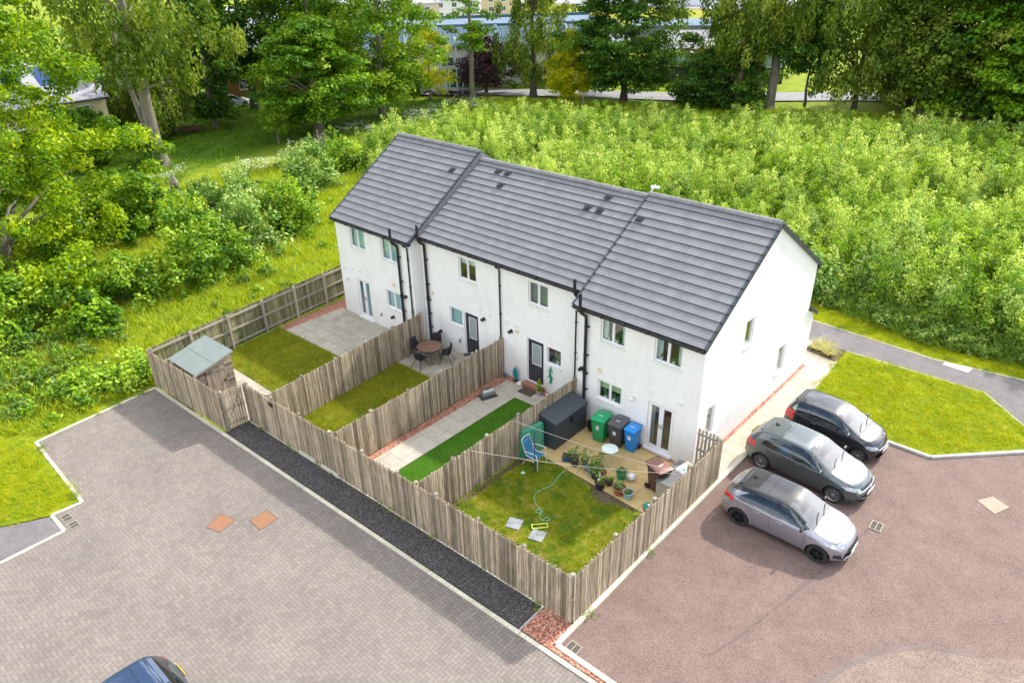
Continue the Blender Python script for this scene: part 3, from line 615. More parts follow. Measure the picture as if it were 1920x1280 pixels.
Cc,rfC,yeC,zeC=house('near end house of the white terrace, its wide side wall facing the parked cars',-5.2,0,0,9.1,7.97,.63,.2,
   [(-4.2,-3.12,3.8,4.72,2,'curtain'),(-1.92,-.82,3.8,4.76,2,'curtain'),(-4.22,-3.12,1.3,2.14,2,'lime')],
   [(-1.98,-.88,.13,2.12,'french','half')],gable_holes=[(2.95,3.62,3.68,4.74),(6.5,7.2,.95,2.15),(.7,1.28,.98,2.2)],roof_x=(-5.33,.06),verge_l=1,verge_r=1)
B2['label']='set-back white middle house with slatted blinds upstairs and a potted conifer at its door'
# white brick base course, doorsteps
def wall_items(t,y,items):
    for kind,x,z in items:
        b=MB()
        if kind=='vent': b.box(x-.075,x+.075,y-.03,y-.001,z-.075,z+.075); b.box(x-.05,x+.05,y-.036,y-.029,z-.05,z+.05); b.build('wall_vent',M_whitep,t,bevel=.004)
        elif kind=='cream': b.box(x-.09,x+.09,y-.035,y-.001,z-.085,z+.085); b.box(x-.06,x+.06,y-.04,y-.034,z-.055,z+.055); b.build('wall_vent',M_cream,t,bevel=.004)
        elif kind=='flue': b.lathe([(.055,-.001),(.055,-.12),(.075,-.12),(.075,-.16),(.04,-.16)],(x,y,z),14,'y'); b.lathe([(.09,-.001),(.09,-.015)],(x,y,z),14,'y'); b.build('boiler_flue',M_black,t,smooth=True)
        elif kind=='waste': b.tube([(x,y,z),(x,y-.07,z),(x,y-.09,z-.12)],.028,8); b.build('waste_pipe',M_black,t,smooth=True)
        elif kind=='lamp': b.lathe([(.05,-.001),(.05,-.03)],(x,y,z),12,'y'); b.tube([(x,y-.02,z),(x,y-.1,z+.05),(x,y-.15,z+.02)],.012,6); b.lathe([(.03,.05),(.08,.0),(.07,-.12),(.03,-.14)],(x,y-.15,z),12); b.build('wall_lamp',M_whitep,t,smooth=True)
wall_items(A,0,[('vent',-19.75,2.55),('vent',-19.2,2.6),('vent',-18.6,2.62),('cream',-16.05,2.62),('flue',-15.2,2.25),('waste',-17.2,.75),('flue',-16.3,.85),('waste',-16.5,.25),('lamp',-19.65,1.98)])
wall_items(B1,.6,[('cream',-14.0,2.6),('flue',-13.6,.75),('waste',-12.3,.75),('vent',-11.0,2.65),('vent',-10.4,2.6),('flue',-10.75,2.3)])
wall_items(B2,.6,[('vent',-9.4,2.62),('vent',-8.85,2.6),('flue',-9.15,2.25),('cream',-8.82,2.35)])
wall_items(Cc,0,[('cream',-4.15,2.55),('flue',-4.98,2.3),('vent',-1.95,2.5),('vent',-.72,2.5),('lamp',-2.6,2.0)])
# pipes
def soil(t,x,y,ztop,ze,br=True):
    ye=y-.2-.16
    pts=[(x-.1,ye,ztop),(x-.1,ye,ze-.05),(x-.05,ye+.03,ze-.16),(x+.0,y-.12,ze-.34),(x,y-.1,ze-.5),(x,y-.1,.02)]
    b=MB(); b.tube(pts,.062,12)
    for z in(4.2,3.0,2.2,1.5,.8): b.lathe([(.068,-.03),(.068,.03)],(x,y-.1,z),12); b.box(x+.05,x+.12,y-.12,y-.001,z-.02,z+.02)
    b.lathe([(.085,-.06),(.085,.06)],(x,y-.1,2.3),12)
    b.build('soil_pipe',M_black,t,smooth=True)
def down(t,x,y,ze,x2=None,zb=.05):
    x2=x if x2 is None else x2
    pts=[(x,y-.28,ze-.06),(x,y-.28,ze-.16),(x2,y-.07,ze-.3),(x2,y-.06,ze-.42),(x2,y-.06,zb)]
    b=MB(); b.tube(pts,.036,10)
    for z in(4.2,2.9,1.6,.6): b.box(x2-.05,x2+.05,y-.09,y-.001,z-.015,z+.015)
    b.build('downpipe',M_black,t,smooth=True)
soil(A,-15.4,0,5.62,zeA); down(A,-14.78,0,zeA)
soil(B1,-14.25,.6,5.85,zeB)
down(B2,-9.72,.6,zeB)
soil(B2,-5.5,.6,5.75,zeB)
soil(Cc,-4.78,0,5.6,zeC); down(Cc,-5.0,0,zeC,-5.27)
# roof ventilator tiles
def vents(t,zr,sl,pts):
    for x,y in pts:
        a=math.atan(sl); z=zr-sl*(4.55-y)+.06
        b=MB(); b.m=0; b.obox((x,y,z),(.32,.30,.03),rx=a); b.m=1; b.obox((x,y-.02,z+.025),(.2,.17,.05),rx=a); b.build('vent_tile',[M_navy,M_black],t)
vents(rfA,8.2,.653,[(-15.66,3.36)]); 
rfA.children  # vents follow
for c in [c for c in rfA.children if c.name.startswith('vent_tile')]: bpy.data.objects.remove(c)
vents(rfA,8.2,.653,[(-15.2,3.35)]); vents(rfB1,7.87,.63,[(-12.96,4.1),(-12.4,4.1),(-12.3,3.5)])
vents(rfB2,7.87,.63,[(-6.94,4.08),(-7.5,3.47),(-6.9,3.47)]); vents(rfC,7.97,.63,[(-5.0,3.43)])
# exposed verge upstand of the left house over the lower middle roof
b=MB(); y0_,y1_=.35,4.55
for fr in(0,1):
    ya,yb=(.32,4.55) if not fr else (9.3,4.55)
    b.add([(-14.52,ya,7.87-.63*abs(4.55-ya)-.1),(-14.36,ya,7.87-.63*abs(4.55-ya)+.035),(-14.36,yb,7.905),(-14.44,yb,8.2),(-14.44,ya,8.2-.653*abs(4.55-ya)+.02),(-14.52,yb,7.8)],[(1,2,3,4),(0,1,4),(2,5,3)])
b.build('lead_flashing',mat('lead_flashing',(.085,.09,.10),.5,noise=.6,nscale=4,col2=(.14,.14,.15)),rfA)
# porch roof lean-to behind the near end house
b=MB(); b.box(-4.6,-.03,9.1,9.88,-.05,2.42); b.add([(-.03,9.1,2.42),(-.03,9.88,2.42),(-.03,9.1,2.9)],[(0,1,2)]); b.build('porch_wall',M_render,Cc)
b=MB(); roof_slope(b,-4.7,.05,10.02,2.43,9.1,3.02,3); pr=b.build('porch_roof',[M_tile,M_tile_shadow],Cc)
b=MB(); b.add([(.04,10.03,2.36),(.04,10.03,2.52),(.04,9.06,3.14),(.04,9.06,2.98),(.09,10.03,2.36),(.09,10.03,2.52),(.09,9.06,3.14),(.09,9.06,2.98)],[(0,1,2,3),(7,6,5,4),(0,4,5,1),(1,5,6,2),(2,6,7,3),(3,7,4,0)]); b.build('verge_trim',M_navy,pr)
# small dish and bracket behind the ridge
b=MB(); b.tube([(-5.4,4.62,7.9),(-5.4,4.9,8.1)],.02,6); b.build('aerial_bracket',M_whitep,Cc)
b=MB(); b.obox((-5.35,4.98,8.14),(.36,.03,.12),rz=.35,rx=-.9); b.lathe([(.03,0),(.03,.04)],(-5.35,4.96,8.2),8); b.build('flat_aerial',M_whitep,Cc,bevel=.01)
for t in (A,B1,B2,Cc): fix_parent(t)
# ---------------- foliage ----------------
def leaf_mat(name,cd,cm,cl,trans=.38,gloss=.04,objvar=.0):
    m=bpy.data.materials.new(name); m.use_nodes=True; nt=m.node_tree; nt.nodes.clear(); Lk=nt.links.new
    a=N(nt,'ShaderNodeAttribute'); a.attribute_name='tint'
    r=N(nt,'ShaderNodeValToRGB'); e=r.color_ramp.elements; e[0].color=rgb(cd); e[0].position=.1; e[1].color=rgb(cl); e[1].position=.9; k=e.new(.5); k.color=rgb(cm)
    if objvar:
        gp=N(nt,'ShaderNodeNewGeometry'); pn=N(nt,'ShaderNodeTexNoise'); pn.inputs['Scale'].default_value=.16; pn.inputs['Detail'].default_value=3; Lk(gp.outputs['Position'],pn.inputs['Vector'])
        pr_=N(nt,'ShaderNodeMapRange'); pr_.inputs[1].default_value=.3; pr_.inputs[2].default_value=.7; pr_.inputs[3].default_value=-.22; pr_.inputs[4].default_value=.22; Lk(pn.outputs['Fac'],pr_.inputs[0])
        ad0=N(nt,'ShaderNodeMath',operation='ADD'); Lk(a.outputs['Fac'],ad0.inputs[0]); Lk(pr_.outputs[0],ad0.inputs[1])
        oi=N(nt,'ShaderNodeObjectInfo'); mr=N(nt,'ShaderNodeMapRange'); mr.inputs[3].default_value=-objvar; mr.inputs[4].default_value=objvar; Lk(oi.outputs['Random'],mr.inputs[0])
        ad=N(nt,'ShaderNodeMath',operation='ADD'); Lk(ad0.outputs[0],ad.inputs[0]); Lk(mr.outputs[0],ad.inputs[1]); Lk(ad.outputs[0],r.inputs[0])
    else: Lk(a.outputs['Fac'],r.inputs[0])
    d=N(nt,'ShaderNodeBsdfDiffuse'); t=N(nt,'ShaderNodeBsdfTranslucent'); g=N(nt,'ShaderNodeBsdfGlossy'); g.inputs['Roughness'].default_value=.45; g.inputs['Color'].default_value=(.9,.95,1,1)
    hv=N(nt,'ShaderNodeHueSaturation'); hv.inputs['Hue'].default_value=.485; hv.inputs['Saturation'].default_value=1.1; hv.inputs['Value'].default_value=1.5; Lk(r.outputs[0],hv.inputs['Color'])
    Lk(r.outputs[0],d.inputs['Color']); Lk(hv.outputs[0],t.inputs['Color'])
    x=N(nt,'ShaderNodeMixShader'); x.inputs[0].default_value=trans; Lk(d.outputs[0],x.inputs[1]); Lk(t.outputs[0],x.inputs[2])
    y=N(nt,'ShaderNodeMixShader'); y.inputs[0].default_value=gloss; Lk(x.outputs[0],y.inputs[1]); Lk(g.outputs[0],y.inputs[2])
    o=N(nt,'ShaderNodeOutputMaterial'); Lk(y.outputs[0],o.inputs['Surface']); return m
LM=dict(
 maple=leaf_mat('bright_maple_leaf',(.045,.13,.004),(.18,.32,.006),(.48,.57,.012),.32,.015),
 green=leaf_mat('mid_green_leaf',(.035,.10,.008),(.11,.25,.010),(.30,.46,.02),.3,.015),
 dark=leaf_mat('dark_green_leaf',(.020,.06,.009),(.055,.14,.013),(.15,.28,.022),.28,.015),
 beech=leaf_mat('beech_leaf',(.04,.085,.010),(.13,.21,.018),(.34,.40,.06),.3,.015),
 lime=leaf_mat('lime_tree_leaf',(.06,.15,.008),(.18,.33,.014),(.42,.55,.05),.30,.015),
 yellow=leaf_mat('yellow_leaf',(.24,.30,.006),(.52,.56,.010),(.80,.76,.03),.4,.01),
 purple=leaf_mat('purple_leaf',(.03,.012,.015),(.055,.02,.025),(.11,.04,.04),.2),
 sap=leaf_mat('sapling_leaf',(.06,.16,.008),(.25,.41,.022),(.66,.76,.19),.27,.02,.26),
 bush=leaf_mat('bush_leaf',(.035,.11,.006),(.17,.33,.014),(.46,.60,.05),.27,.02),
 silver=leaf_mat('silvery_bush_leaf',(.045,.13,.015),(.18,.33,.04),(.50,.62,.18),.22,.02),
 wild=leaf_mat('long_grass_blade',(.17,.28,.012),(.34,.45,.018),(.62,.62,.05),.35,.02),
 weed=leaf_mat('verge_weed_leaf',(.04,.11,.012),(.12,.23,.02),(.30,.38,.07),.25,.02),
 mown=leaf_mat('mown_grass_blade',(.20,.26,.006),(.34,.40,.010),(.60,.58,.03),.35,.0),
 mown2=leaf_mat('garden_grass_blade',(.12,.17,.006),(.25,.28,.010),(.46,.43,.04),.35,.0),
 turf=leaf_mat('turf_blade',(.03,.13,.004),(.06,.20,.006),(.12,.28,.01),.3,.0),
 pot=leaf_mat('pot_plant_leaf',(.06,.13,.02),(.12,.25,.03),(.28,.42,.06),.3,.05))
M_bark=mat('grey_bark',(.27,.235,.19),.9,noise=.8,nscale=3,col2=(.12,.105,.08),bump=.5,bscale=12,streak=(1,1,.3))
M_bark_d=mat('dark_bark',(.09,.07,.055),.9,noise=.6,nscale=3,bump=.5,bscale=12,streak=(1,1,.3))
M_white_fl=mat('white_flower',(.82,.82,.74),.8)
def leaves(cen,rad,n,size,seed=0,droop=0,out=None,tint=None,up=.5,asp=.62,shell=.0):
    """cen (k,3) clump centres, rad (k,3) radii, n leaves per clump -> verts, faces, tints"""
    g=np.random.default_rng(seed); k=len(cen); cen=np.repeat(cen,n,0); rad=np.repeat(rad,n,0); T=k*n
    d=g.normal(size=(T,3)); d/=np.linalg.norm(d,axis=1)[:,None]; r=g.random(T)**(1/3.)
    if shell: r=1-(1-r)*(1-shell)
    p=cen+d*rad*r[:,None]
    nrm=d*.7+g.normal(size=(T,3))*.55+np.array([0,0,up]); nrm/=np.linalg.norm(nrm,axis=1)[:,None]
    a=g.normal(size=(T,3)); 
    if droop: a=a*(1-droop)+np.array([0,0,-1.6])*droop
    u=a-nrm*(a*nrm).sum(1)[:,None]; u/=np.linalg.norm(u,axis=1)[:,None]+1e-9; v=np.cross(nrm,u)
    s=size*g.uniform(.6,1.25,T)[:,None]
    V=np.stack([p-u*s,p+v*s*asp,p+u*s,p-v*s*asp],1).reshape(-1,3); F=np.arange(4*T).reshape(-1,4)
    tt=(np.repeat(tint,n) if tint is not None else .5)+g.normal(size=T)*.16
    return V,F,np.clip(np.repeat(tt,4),0,1)
# ---------------- fences ----------------
def wood_mat(name,c1,c2,cg,green=.25):
    m,nt,b=base_mat(name); Lk=nt.links.new; b.inputs['Roughness'].default_value=.85; b.inputs['Specular IOR Level'].default_value=.2
    g=N(nt,'ShaderNodeNewGeometry'); mp=N(nt,'ShaderNodeMapping'); mp.inputs['Scale'].default_value=(14,14,1.1); Lk(g.outputs['Position'],mp.inputs['Vector'])
    n=N(nt,'ShaderNodeTexNoise'); n.inputs['Scale'].default_value=1.6; n.inputs['Detail'].default_value=6; n.inputs['Roughness'].default_value=.65; Lk(mp.outputs[0],n.inputs['Vector'])
    r=N(nt,'ShaderNodeMapRange'); r.inputs[1].default_value=.38; r.inputs[2].default_value=.62; Lk(n.outputs['Fac'],r.inputs[0])
    x=N(nt,'ShaderNodeMix',data_type='RGBA'); Lk(r.outputs[0],x.inputs[0]); x.inputs[6].default_value=rgb(c1); x.inputs[7].default_value=rgb(c2)
    mp2=N(nt,'ShaderNodeMapping'); mp2.inputs['Scale'].default_value=(3,3,.8); Lk(g.outputs['Position'],mp2.inputs['Vector'])
    n2=N(nt,'ShaderNodeTexNoise'); n2.inputs['Scale'].default_value=.9; n2.inputs['Detail'].default_value=6; n2.inputs['Roughness'].default_value=.7; Lk(mp2.outputs[0],n2.inputs['Vector'])
    r2=N(nt,'ShaderNodeMapRange'); r2.inputs[1].default_value=.48; r2.inputs[2].default_value=.7; r2.inputs[4].default_value=green*2.5; Lk(n2.outputs['Fac'],r2.inputs[0])
    y=N(nt,'ShaderNodeMix',data_type='RGBA'); Lk(r2.outputs[0],y.inputs[0]); Lk(x.outputs[2],y.inputs[6]); y.inputs[7].default_value=rgb(cg)
    a=N(nt,'ShaderNodeAttribute'); a.attribute_name='tint'; r3=N(nt,'ShaderNodeMapRange'); r3.inputs[3].default_value=.5; r3.inputs[4].default_value=1.4; Lk(a.outputs['Fac'],r3.inputs[0])
    hv=N(nt,'ShaderNodeHueSaturation'); Lk(y.outputs[2],hv.inputs['Color']); Lk(r3.outputs[0],hv.inputs['Value']); Lk(hv.outputs[0],b.inputs['Base Color'])
    return m
M_wood=wood_mat('weathered_fence_timber',(.49,.40,.295),(.26,.20,.14),(.20,.185,.09),.22)
M_wood2=wood_mat('mossy_fence_timber',(.30,.28,.185),(.17,.15,.09),(.17,.19,.06),.35)
M_rail=wood_mat('pale_rail_timber',(.42,.38,.31),(.30,.26,.20),(.25,.25,.15),.15)
def fence(label,a,b,side,hgt=1.8,bw=.088,gap=.014,group=None,inner_seen=False,mb_=M_wood,post_h=.035,double=True,post_n=None):
    """boards on the 'side' (+1 left of a->b) face, rails and posts behind"""
    a=Vector((a[0],a[1],0)); b=Vector((b[0],b[1],0)); L_=(b-a).length; ang=math.atan2(b.y-a.y,b.x-a.x)
    t=thing('timber_fence',label,'fence',(a.x,a.y,0),ang,group)
    m=MB(); x=0; s=side
    while x<L_-.03:
        w_=min(bw*random.uniform(.9,1.08),L_-x); m.tint=random.random(); h=hgt+random.uniform(-.018,.018); l=random.uniform(-.002,.002)
        y0=s*(.02+l); y1=s*(.038+l); m.box(x+.001,x+w_-gap,min(y0,y1),max(y0,y1),.05+random.uniform(-.01,.01),h); x+=w_
    m.build('boards',mb_,t)
    if double:   # hit-and-miss boards on the other face
        m=MB(); x=bw*.5
        while x<L_-.1:
            m.tint=random.random(); h=hgt+random.uniform(-.02,.02); y0=-s*.038; y1=-s*.022; m.box(x,x+bw*.88,min(y0,y1),max(y0,y1),.07,h-.01); x+=bw*1.7
        m.build('boards',mb_,t)
    for z in (.25,.95,1.62):
        m=MB(); m.tint=random.random(); m.box(0,L_,-.02,.02,z-.04,z+.04)
        if inner_seen: m=MB(); m.box(0,L_,min(0,-s*.05) ,max(0,-s*.05)+.018,z-.035,z+.045)
        m.build('rail',M_rail,t)
    n=post_n or max(1,round(L_/1.83))
    for i in range(n+1):
        x=min(max(i*L_/n,.05),L_-.05); m=MB(); m.tint=random.random(); y=-s*.09
        m.box(x-.05,x+.05,y-.05,y+.05,-.02,hgt+post_h-.03); m.add([(x-.058,y-.058,hgt+post_h-.03),(x+.058,y-.058,hgt+post_h-.03),(x+.058,y+.058,hgt+post_h-.03),(x-.058,y+.058,hgt+post_h-.03),(x,y,hgt+post_h+.01)],[(0,1,4),(1,2,4),(2,3,4),(3,0,4),(0,3,2,1)])
        m.build('post',M_rail,t)
    return t
def gate(label,a,b,side,hgt=1.8,gap=.03,brace_side=1):
    a=Vector((a[0],a[1],0)); b=Vector((b[0],b[1],0)); L_=(b-a).length; ang=math.atan2(b.y-a.y,b.x-a.x)
    t=thing('timber_gate',label,'gate',(a.x,a.y,0),ang); m=MB(); x=.03; s=side
    while x<L_-.08:
        m.tint=random.random(); y0,y1=sorted((s*.02,s*.038)); m.box(x,x+.085,y0,y1,.08,hgt+random.uniform(-.02,.02)); x+=.085+gap
    m.build('boards',M_wood,t)
    y0,y1=sorted((-s*.02,s*.019))
    for z in(.3,.95,1.6): m=MB(); m.box(.03,L_-.03,y0,y1,z-.045,z+.045); m.build('rail',M_rail,t)
    m=MB(); m.beam((.08,-s*.03,.35),(L_-.1,-s*.03,1.55),.03,.08); m.build('brace',M_rail,t)
    m=MB(); m.box(L_-.14,L_-.02,-s*.045-.01,-s*.045+.01,1.05,1.12); m.build('latch',M_black,t)
    return t
fence('long weathered front fence between the black asphalt strip and the back gardens',(-14.87,fyy(-14.87)),(.93,fyy(.93)),-1,post_n=9)
fence('short front fence around the shed corner, beside the paved yard',(-20.47,-9.97),(-14.9,-9.72),-1,post_n=3)
fence('mossy left boundary fence with rails and posts facing the first garden, long grass behind it',(-20.47,-9.9),(fx(1.6),1.6),1,mb_=M_wood2,inner_seen=True,double=False,post_n=6)
fence('divider fence between the shed garden and the garden with the round dining set',(-13.35,fyy(-13.35)+.05),(-14.12,-.02),-1)
fence('divider fence between the dining set garden and the narrow bright green lawn',(-9.4,fyy(-9.4)+.05),(-9.62,.56),-1)
fence('divider fence behind the dark storage box and the blue garden chair',(-5.15,fyy(-5.15)+.05),(-5.22,-.02),-1)
fence('right boundary fence running along the kerb of the red tarmac',(.94,fyy(.94)+.02),(.97,.05),-1)
gate('slatted timber gate in the step of the front fence near the shed',(-14.89,-9.68),(-14.87,-8.78),-1,gap=.02)
gate('open-slatted timber gate with diagonal brace beside the near house corner',(.03,.02),(.9,.04),1,gap=.05)
m=MB(); m.box(0,.24,-.02,.0,0,.18); t=m.build('black_box_sign',M_black); t.location=(-13.1,fyy(-13.1)-.045,1.5); t.rotation_euler=(0,0,.0355); tag(t,'small black plastic box fixed near the top of the front fence','letter box')
for i,(x,l) in enumerate(((-11.5,'pale concrete gravel board under the front fence, left of the pair'),(-10.15,'pale concrete gravel board under the front fence, right of the pair'))):
    m=MB(); m.box(0,.95,-.05,0,0,.2); o=m.build('gravel_board',M_kerb,bevel=.01); o.location=(x,fyy(x)-.045,.0); o.rotation_euler=(0,0,.0355); tag(o,l,'concrete board')
# ---------------- cars ----------------
def paint(name,col,metal=.55,rough=.32,coat=1):
    m=mat(name,col,rough,metal,noise=.15,nscale=1.5,col2=[c*.85 for c in col],coat=coat); return m
M_tyre=mat('tyre_rubber',(.02,.02,.021),.8)
M_alloy=mat('silver_alloy',(.55,.56,.58),.3,metal=.9)
M_alloy_b=mat('black_alloy',(.03,.03,.035),.3,metal=.6)
M_carglass=glass_mat('car_glass',tintc=(.42,.50,.50),base=.09)
M_cglassd=mat('dark_tinted_glass',(.015,.018,.02),.03,coat=1)
M_lampglass=mat('clear_lamp',(.20,.22,.24),.1,metal=.3,coat=1,noise=1,nscale=9,col2=(.6,.63,.66))
M_redlamp=mat('red_tail_lamp',(.55,.015,.012),.12,coat=1)
M_orange=mat('amber_lamp',(.75,.25,.02),.15)
M_plate=mat('white_plate',(.80,.80,.77),.4)
M_plate_y=mat('yellow_plate',(.80,.62,.05),.4)
M_seat=mat('seat_fabric',(.08,.08,.085),.8)
M_dash=mat('dashboard_plastic',(.04,.04,.042),.6)
M_chrome=mat('chrome_trim',(.75,.75,.76),.12,metal=1)
M_letters=mat('plate_lettering',(.03,.03,.03),.5)
M_under=mat('wheel_arch_lining',(.012,.012,.013),.9)
def interp(P,x):
    xs=[p[0] for p in P]; ys=[p[1] for p in P]
    # monotone cubic
    xs=np.array(xs,float); ys=np.array(ys,float); h=np.diff(xs); d=np.diff(ys)/h; m=np.zeros(len(xs)); m[0],m[-1]=d[0],d[-1]
    for i in range(1,len(xs)-1):
        m[i]=0 if d[i-1]*d[i]<=0 else 2*d[i-1]*d[i]/(d[i-1]+d[i])
    x=np.clip(x,xs[0],xs[-1]); k=np.clip(np.searchsorted(xs,x,'right')-1,0,len(xs)-2); t=(x-xs[k])/h[k]
    return (2*t**3-3*t*t+1)*ys[k]+(t**3-2*t*t+t)*h[k]*m[k]+(-2*t**3+3*t*t)*ys[k+1]+(t**3-t*t)*h[k]*m[k+1]
def pin(px,pz,P):
    c=np.zeros(len(px),bool); j=len(P)-1
    for i in range(len(P)):
        (xi,zi),(xj,zj)=P[i],P[j]
        c^=((zi>pz)!=(zj>pz))&(px<(xj-xi)*(pz-zi)/(zj-zi+1e-12)+xi); j=i
    return c
def car(name,label,spec,loc,rz):
    """x forward from rear bumper 0 to L, y left, z up"""
    S=spec; Lc,W,H=S['L'],S['W'],S['H']; t=thing(name,label,'car',loc,rz,S.get('group'))
    Lc2=Lc/2
    nx=380
    u=np.linspace(0,1,nx); xs=Lc*(u-.045*np.sin(4*math.pi*u)/1.0*.5)
    e=.5-.5*np.cos(math.pi*u); xs=Lc*(.55*u+.45*e)
    ztop=interp(S['top'],xs); zbelt=np.minimum(interp(S['belt'],xs),ztop-.035)
    df=np.clip((xs-(Lc-S['rf']))/S['rf'],0,1); dr=np.clip((S['rr']-xs)/S['rr'],0,1)
    wid=W/2*(1-.30*df**2.6)*(1-.20*dr**2.8)
    zb=.17+.10*np.clip((xs-(Lc-.6))/.6,0,1)**2+.12*np.clip((.7-xs)/.7,0,1)**2
    cab=np.clip((ztop-zbelt)/(H-interp(S['belt'],np.array([Lc*.4]))[0]),0,1)
    cab=cab**.8
    wr=wid*(.90*(1-cab)+S['roofw']*cab)
    # section control points
    cp=np.zeros((nx,10,2))
    def put(i,y,z): cp[:,i,0]=y; cp[:,i,1]=z
    mid=zb+(zbelt-zb)*.52
    put(0,0,zb); put(1,wid*.86,zb); put(2,wid*.95,zb+.05); put(3,wid*1.0,mid-.02); put(4,wid*.985,zbelt-.07+(1-cab)*.0); put(5,wid*.955,zbelt-.005)
    zr=ztop-(.035*(1-cab)+.085*cab); zr=np.maximum(zr,zbelt+.003)
    put(6,wr,zr); put(7,wr*.90,ztop-(.016*(1-cab)+.036*cab)); put(8,wr*.5,ztop-.004-.006*cab); put(9,0,ztop)
    seg=[2,3,9,9,6,22,6,6,6]; rows=[]; sid=[]
    for i,nsg in enumerate(seg):
        p0=cp[:,max(i-1,0)];p1=cp[:,i];p2=cp[:,i+1];p3=cp[:,min(i+2,9)]
        if i==8: p3=cp[:,8]*np.array([-1,1])
        for k in range(nsg):
            s=k/nsg
            if i in(0,5): q=p1+(p2-p1)*s+ (np.array([.018,0])*math.sin(math.pi*s)*cab[:,None] if i==5 else 0)
            else:
                m1=(p2-p0)*.5;m2=(p3-p1)*.5
                if i==4: m2=(p2-p1)
                if i==6: m1=(p2-p1)*1.1
                if i==1: m1=(p2-p1)
                q=(2*s**3-3*s*s+1)*p1+(s**3-2*s*s+s)*m1+(-2*s**3+3*s*s)*p2+(s**3-s*s)*m2
            rows.append(q); sid.append(i)
    rows.append(cp[:,9]); sid.append(8); A=np.stack(rows,1); nr=A.shape[1]
    # side crease sculpting
    fullA=np.concatenate([A,A[:,-2:0:-1]*np.array([-1,1])],1); m=fullA.shape[1]
    fs_=np.array(sid+sid[-2:0:-1]); 
    V=np.zeros((nx,m,3)); V[:,:,0]=xs[:,None]; V[:,:,1]=fullA[:,:,0]; V[:,:,2]=fullA[:,:,1]
    # bow the nose and tail in plan: centre further out
    yy=V[:,:,1]/(W/2)
    V[:,:,0]-= (np.clip((xs-(Lc-.75))/.75,0,1)**1.5)[:,None]*(.24*np.abs(yy)**2.4)
    V[:,:,0]+= (np.clip((.6-xs)/.6,0,1)**1.5)[:,None]*(.12*np.abs(yy)**2.4)
    ii,jj=np.meshgrid(np.arange(nx-1),np.arange(m),indexing='ij'); j2=(jj+1)%m
    F=np.stack([ii*m+jj,(ii+1)*m+jj,(ii+1)*m+j2,ii*m+j2],-1).reshape(-1,4)
    segid=np.array([sid[j] if j<nr-1 else sid[m-1-j] for j in range(m)]); segid=np.broadcast_to(segid,(nx-1,m)).reshape(-1)
    P=V.reshape(-1,3)
    # snap wheel-arch boundaries
    wr_=S['wr']; xw=[S['rw'],S['rw']+S['wb']]; ar=wr_+.045
    side=(np.abs(P[:,1])>.5*W/2)&(P[:,2]<wr_*2+.2)
    for xc in xw:
        d=np.hypot(P[:,0]-xc,P[:,2]-wr_); k=side&(np.abs(d-ar)<.016); P[k,0]=xc+(P[k,0]-xc)*ar/d[k]; P[k,2]=wr_+(P[k,2]-wr_)*ar/d[k]
        # arch lip flare
        k2=side&(d>ar-.02)&(d<ar+.12); fl=.018*np.clip(1-(d[k2]-ar)/.12,0,1); P[k2,1]+=np.sign(P[k2,1])*fl
    C_=P[F].mean(1); reg=np.zeros(len(F),int)
    absy=np.abs(C_[:,1])
    top_=segid>=6; sd=segid==5
    ws0,ws1=S['ws']; 
    for xc in xw: reg[(np.hypot(C_[:,0]-xc,C_[:,2]-wr_)<ar)&(absy>.5*W/2)&(C_[:,2]<zbelt.max())]=-1
    wmax=np.interp(C_[:,0],xs,wr)
    reg[top_&(C_[:,0]>ws1-.10*(absy/(W/2))**2)&(C_[:,0]<ws0-.0)&(absy<wmax-.045)]=1           # windscreen
    rg0,rg1=S['rg']; reg[top_&(C_[:,0]<rg1)&(C_[:,0]>rg0)&(absy<wmax-.06)]=2          # rear glass
    for poly_ in S['win']: reg[sd&pin(C_[:,0],C_[:,2],poly_)]=3
    reg[sd&(reg==0)&pin(C_[:,0],C_[:,2],S['winband'])]=5         # dark pillars between panes
    if S.get('roofblack'): reg[(reg==0)&(top_)&(C_[:,0]>rg1-.12)&(C_[:,0]<ws1+.6)&(cab[np.clip(np.searchsorted(xs,C_[:,0]),0,nx-1)]>.55)]=4; reg[(reg==0)&sd&(cab[np.clip(np.searchsorted(xs,C_[:,0]),0,nx-1)]>.3)&(C_[:,2]>1.0)&(C_[:,0]>S['band0'])&(C_[:,2]>np.interp(C_[:,0],xs,zr)-.07)]=4
    for side_p in S['head']: reg[(C_[:,0]>Lc-.85)&pin(absy,C_[:,2],side_p)&(segid>1)]=6
    for side_p in S['tail']: reg[(C_[:,0]<.5)&pin(absy,C_[:,2],side_p)&(segid>1)&(reg!=3)]=7
    for g_ in S['grille']: reg[(C_[:,0]>Lc-.35)&pin(absy,C_[:,2],g_)&(segid>1)]=8
    reg[(C_[:,2]<zb.min()+.085)&(segid<=2)&(reg==0)]=9
    me=bpy.data.meshes.new('t'); 
    nrm=np.zeros_like(P); fn=np.cross(P[F[:,1]]-P[F[:,0]],P[F[:,2]]-P[F[:,0]]); 
    for k in range(4): np.add.at(nrm,F[:,k],fn)
    ctr=np.array([Lc/2,0,.6]); 
    if ((P-ctr)*nrm).sum()<0: nrm=-nrm; F=F[:,::-1]
    nrm/=np.linalg.norm(nrm,axis=1)[:,None]+1e-9
    bpy.data.meshes.remove(me)
    def piece(nm,ids,m_,parent,push=0):
        sel=np.isin(reg,ids)
        if not sel.any(): return None
        f=F[sel]; uq,inv=np.unique(f,return_inverse=True); inv=inv.reshape(f.shape); v=P[uq]+nrm[uq]*push
        v=v-np.array([Lc/2,0,0])
        o=np_mesh(nm,v,inv,m_,parent,smooth=True); o.data.normals_split_custom_set_from_vertices([tuple(n) for n in nrm[uq]]); return o
    pm=S['paint']; body=piece('body',[0],pm,t)
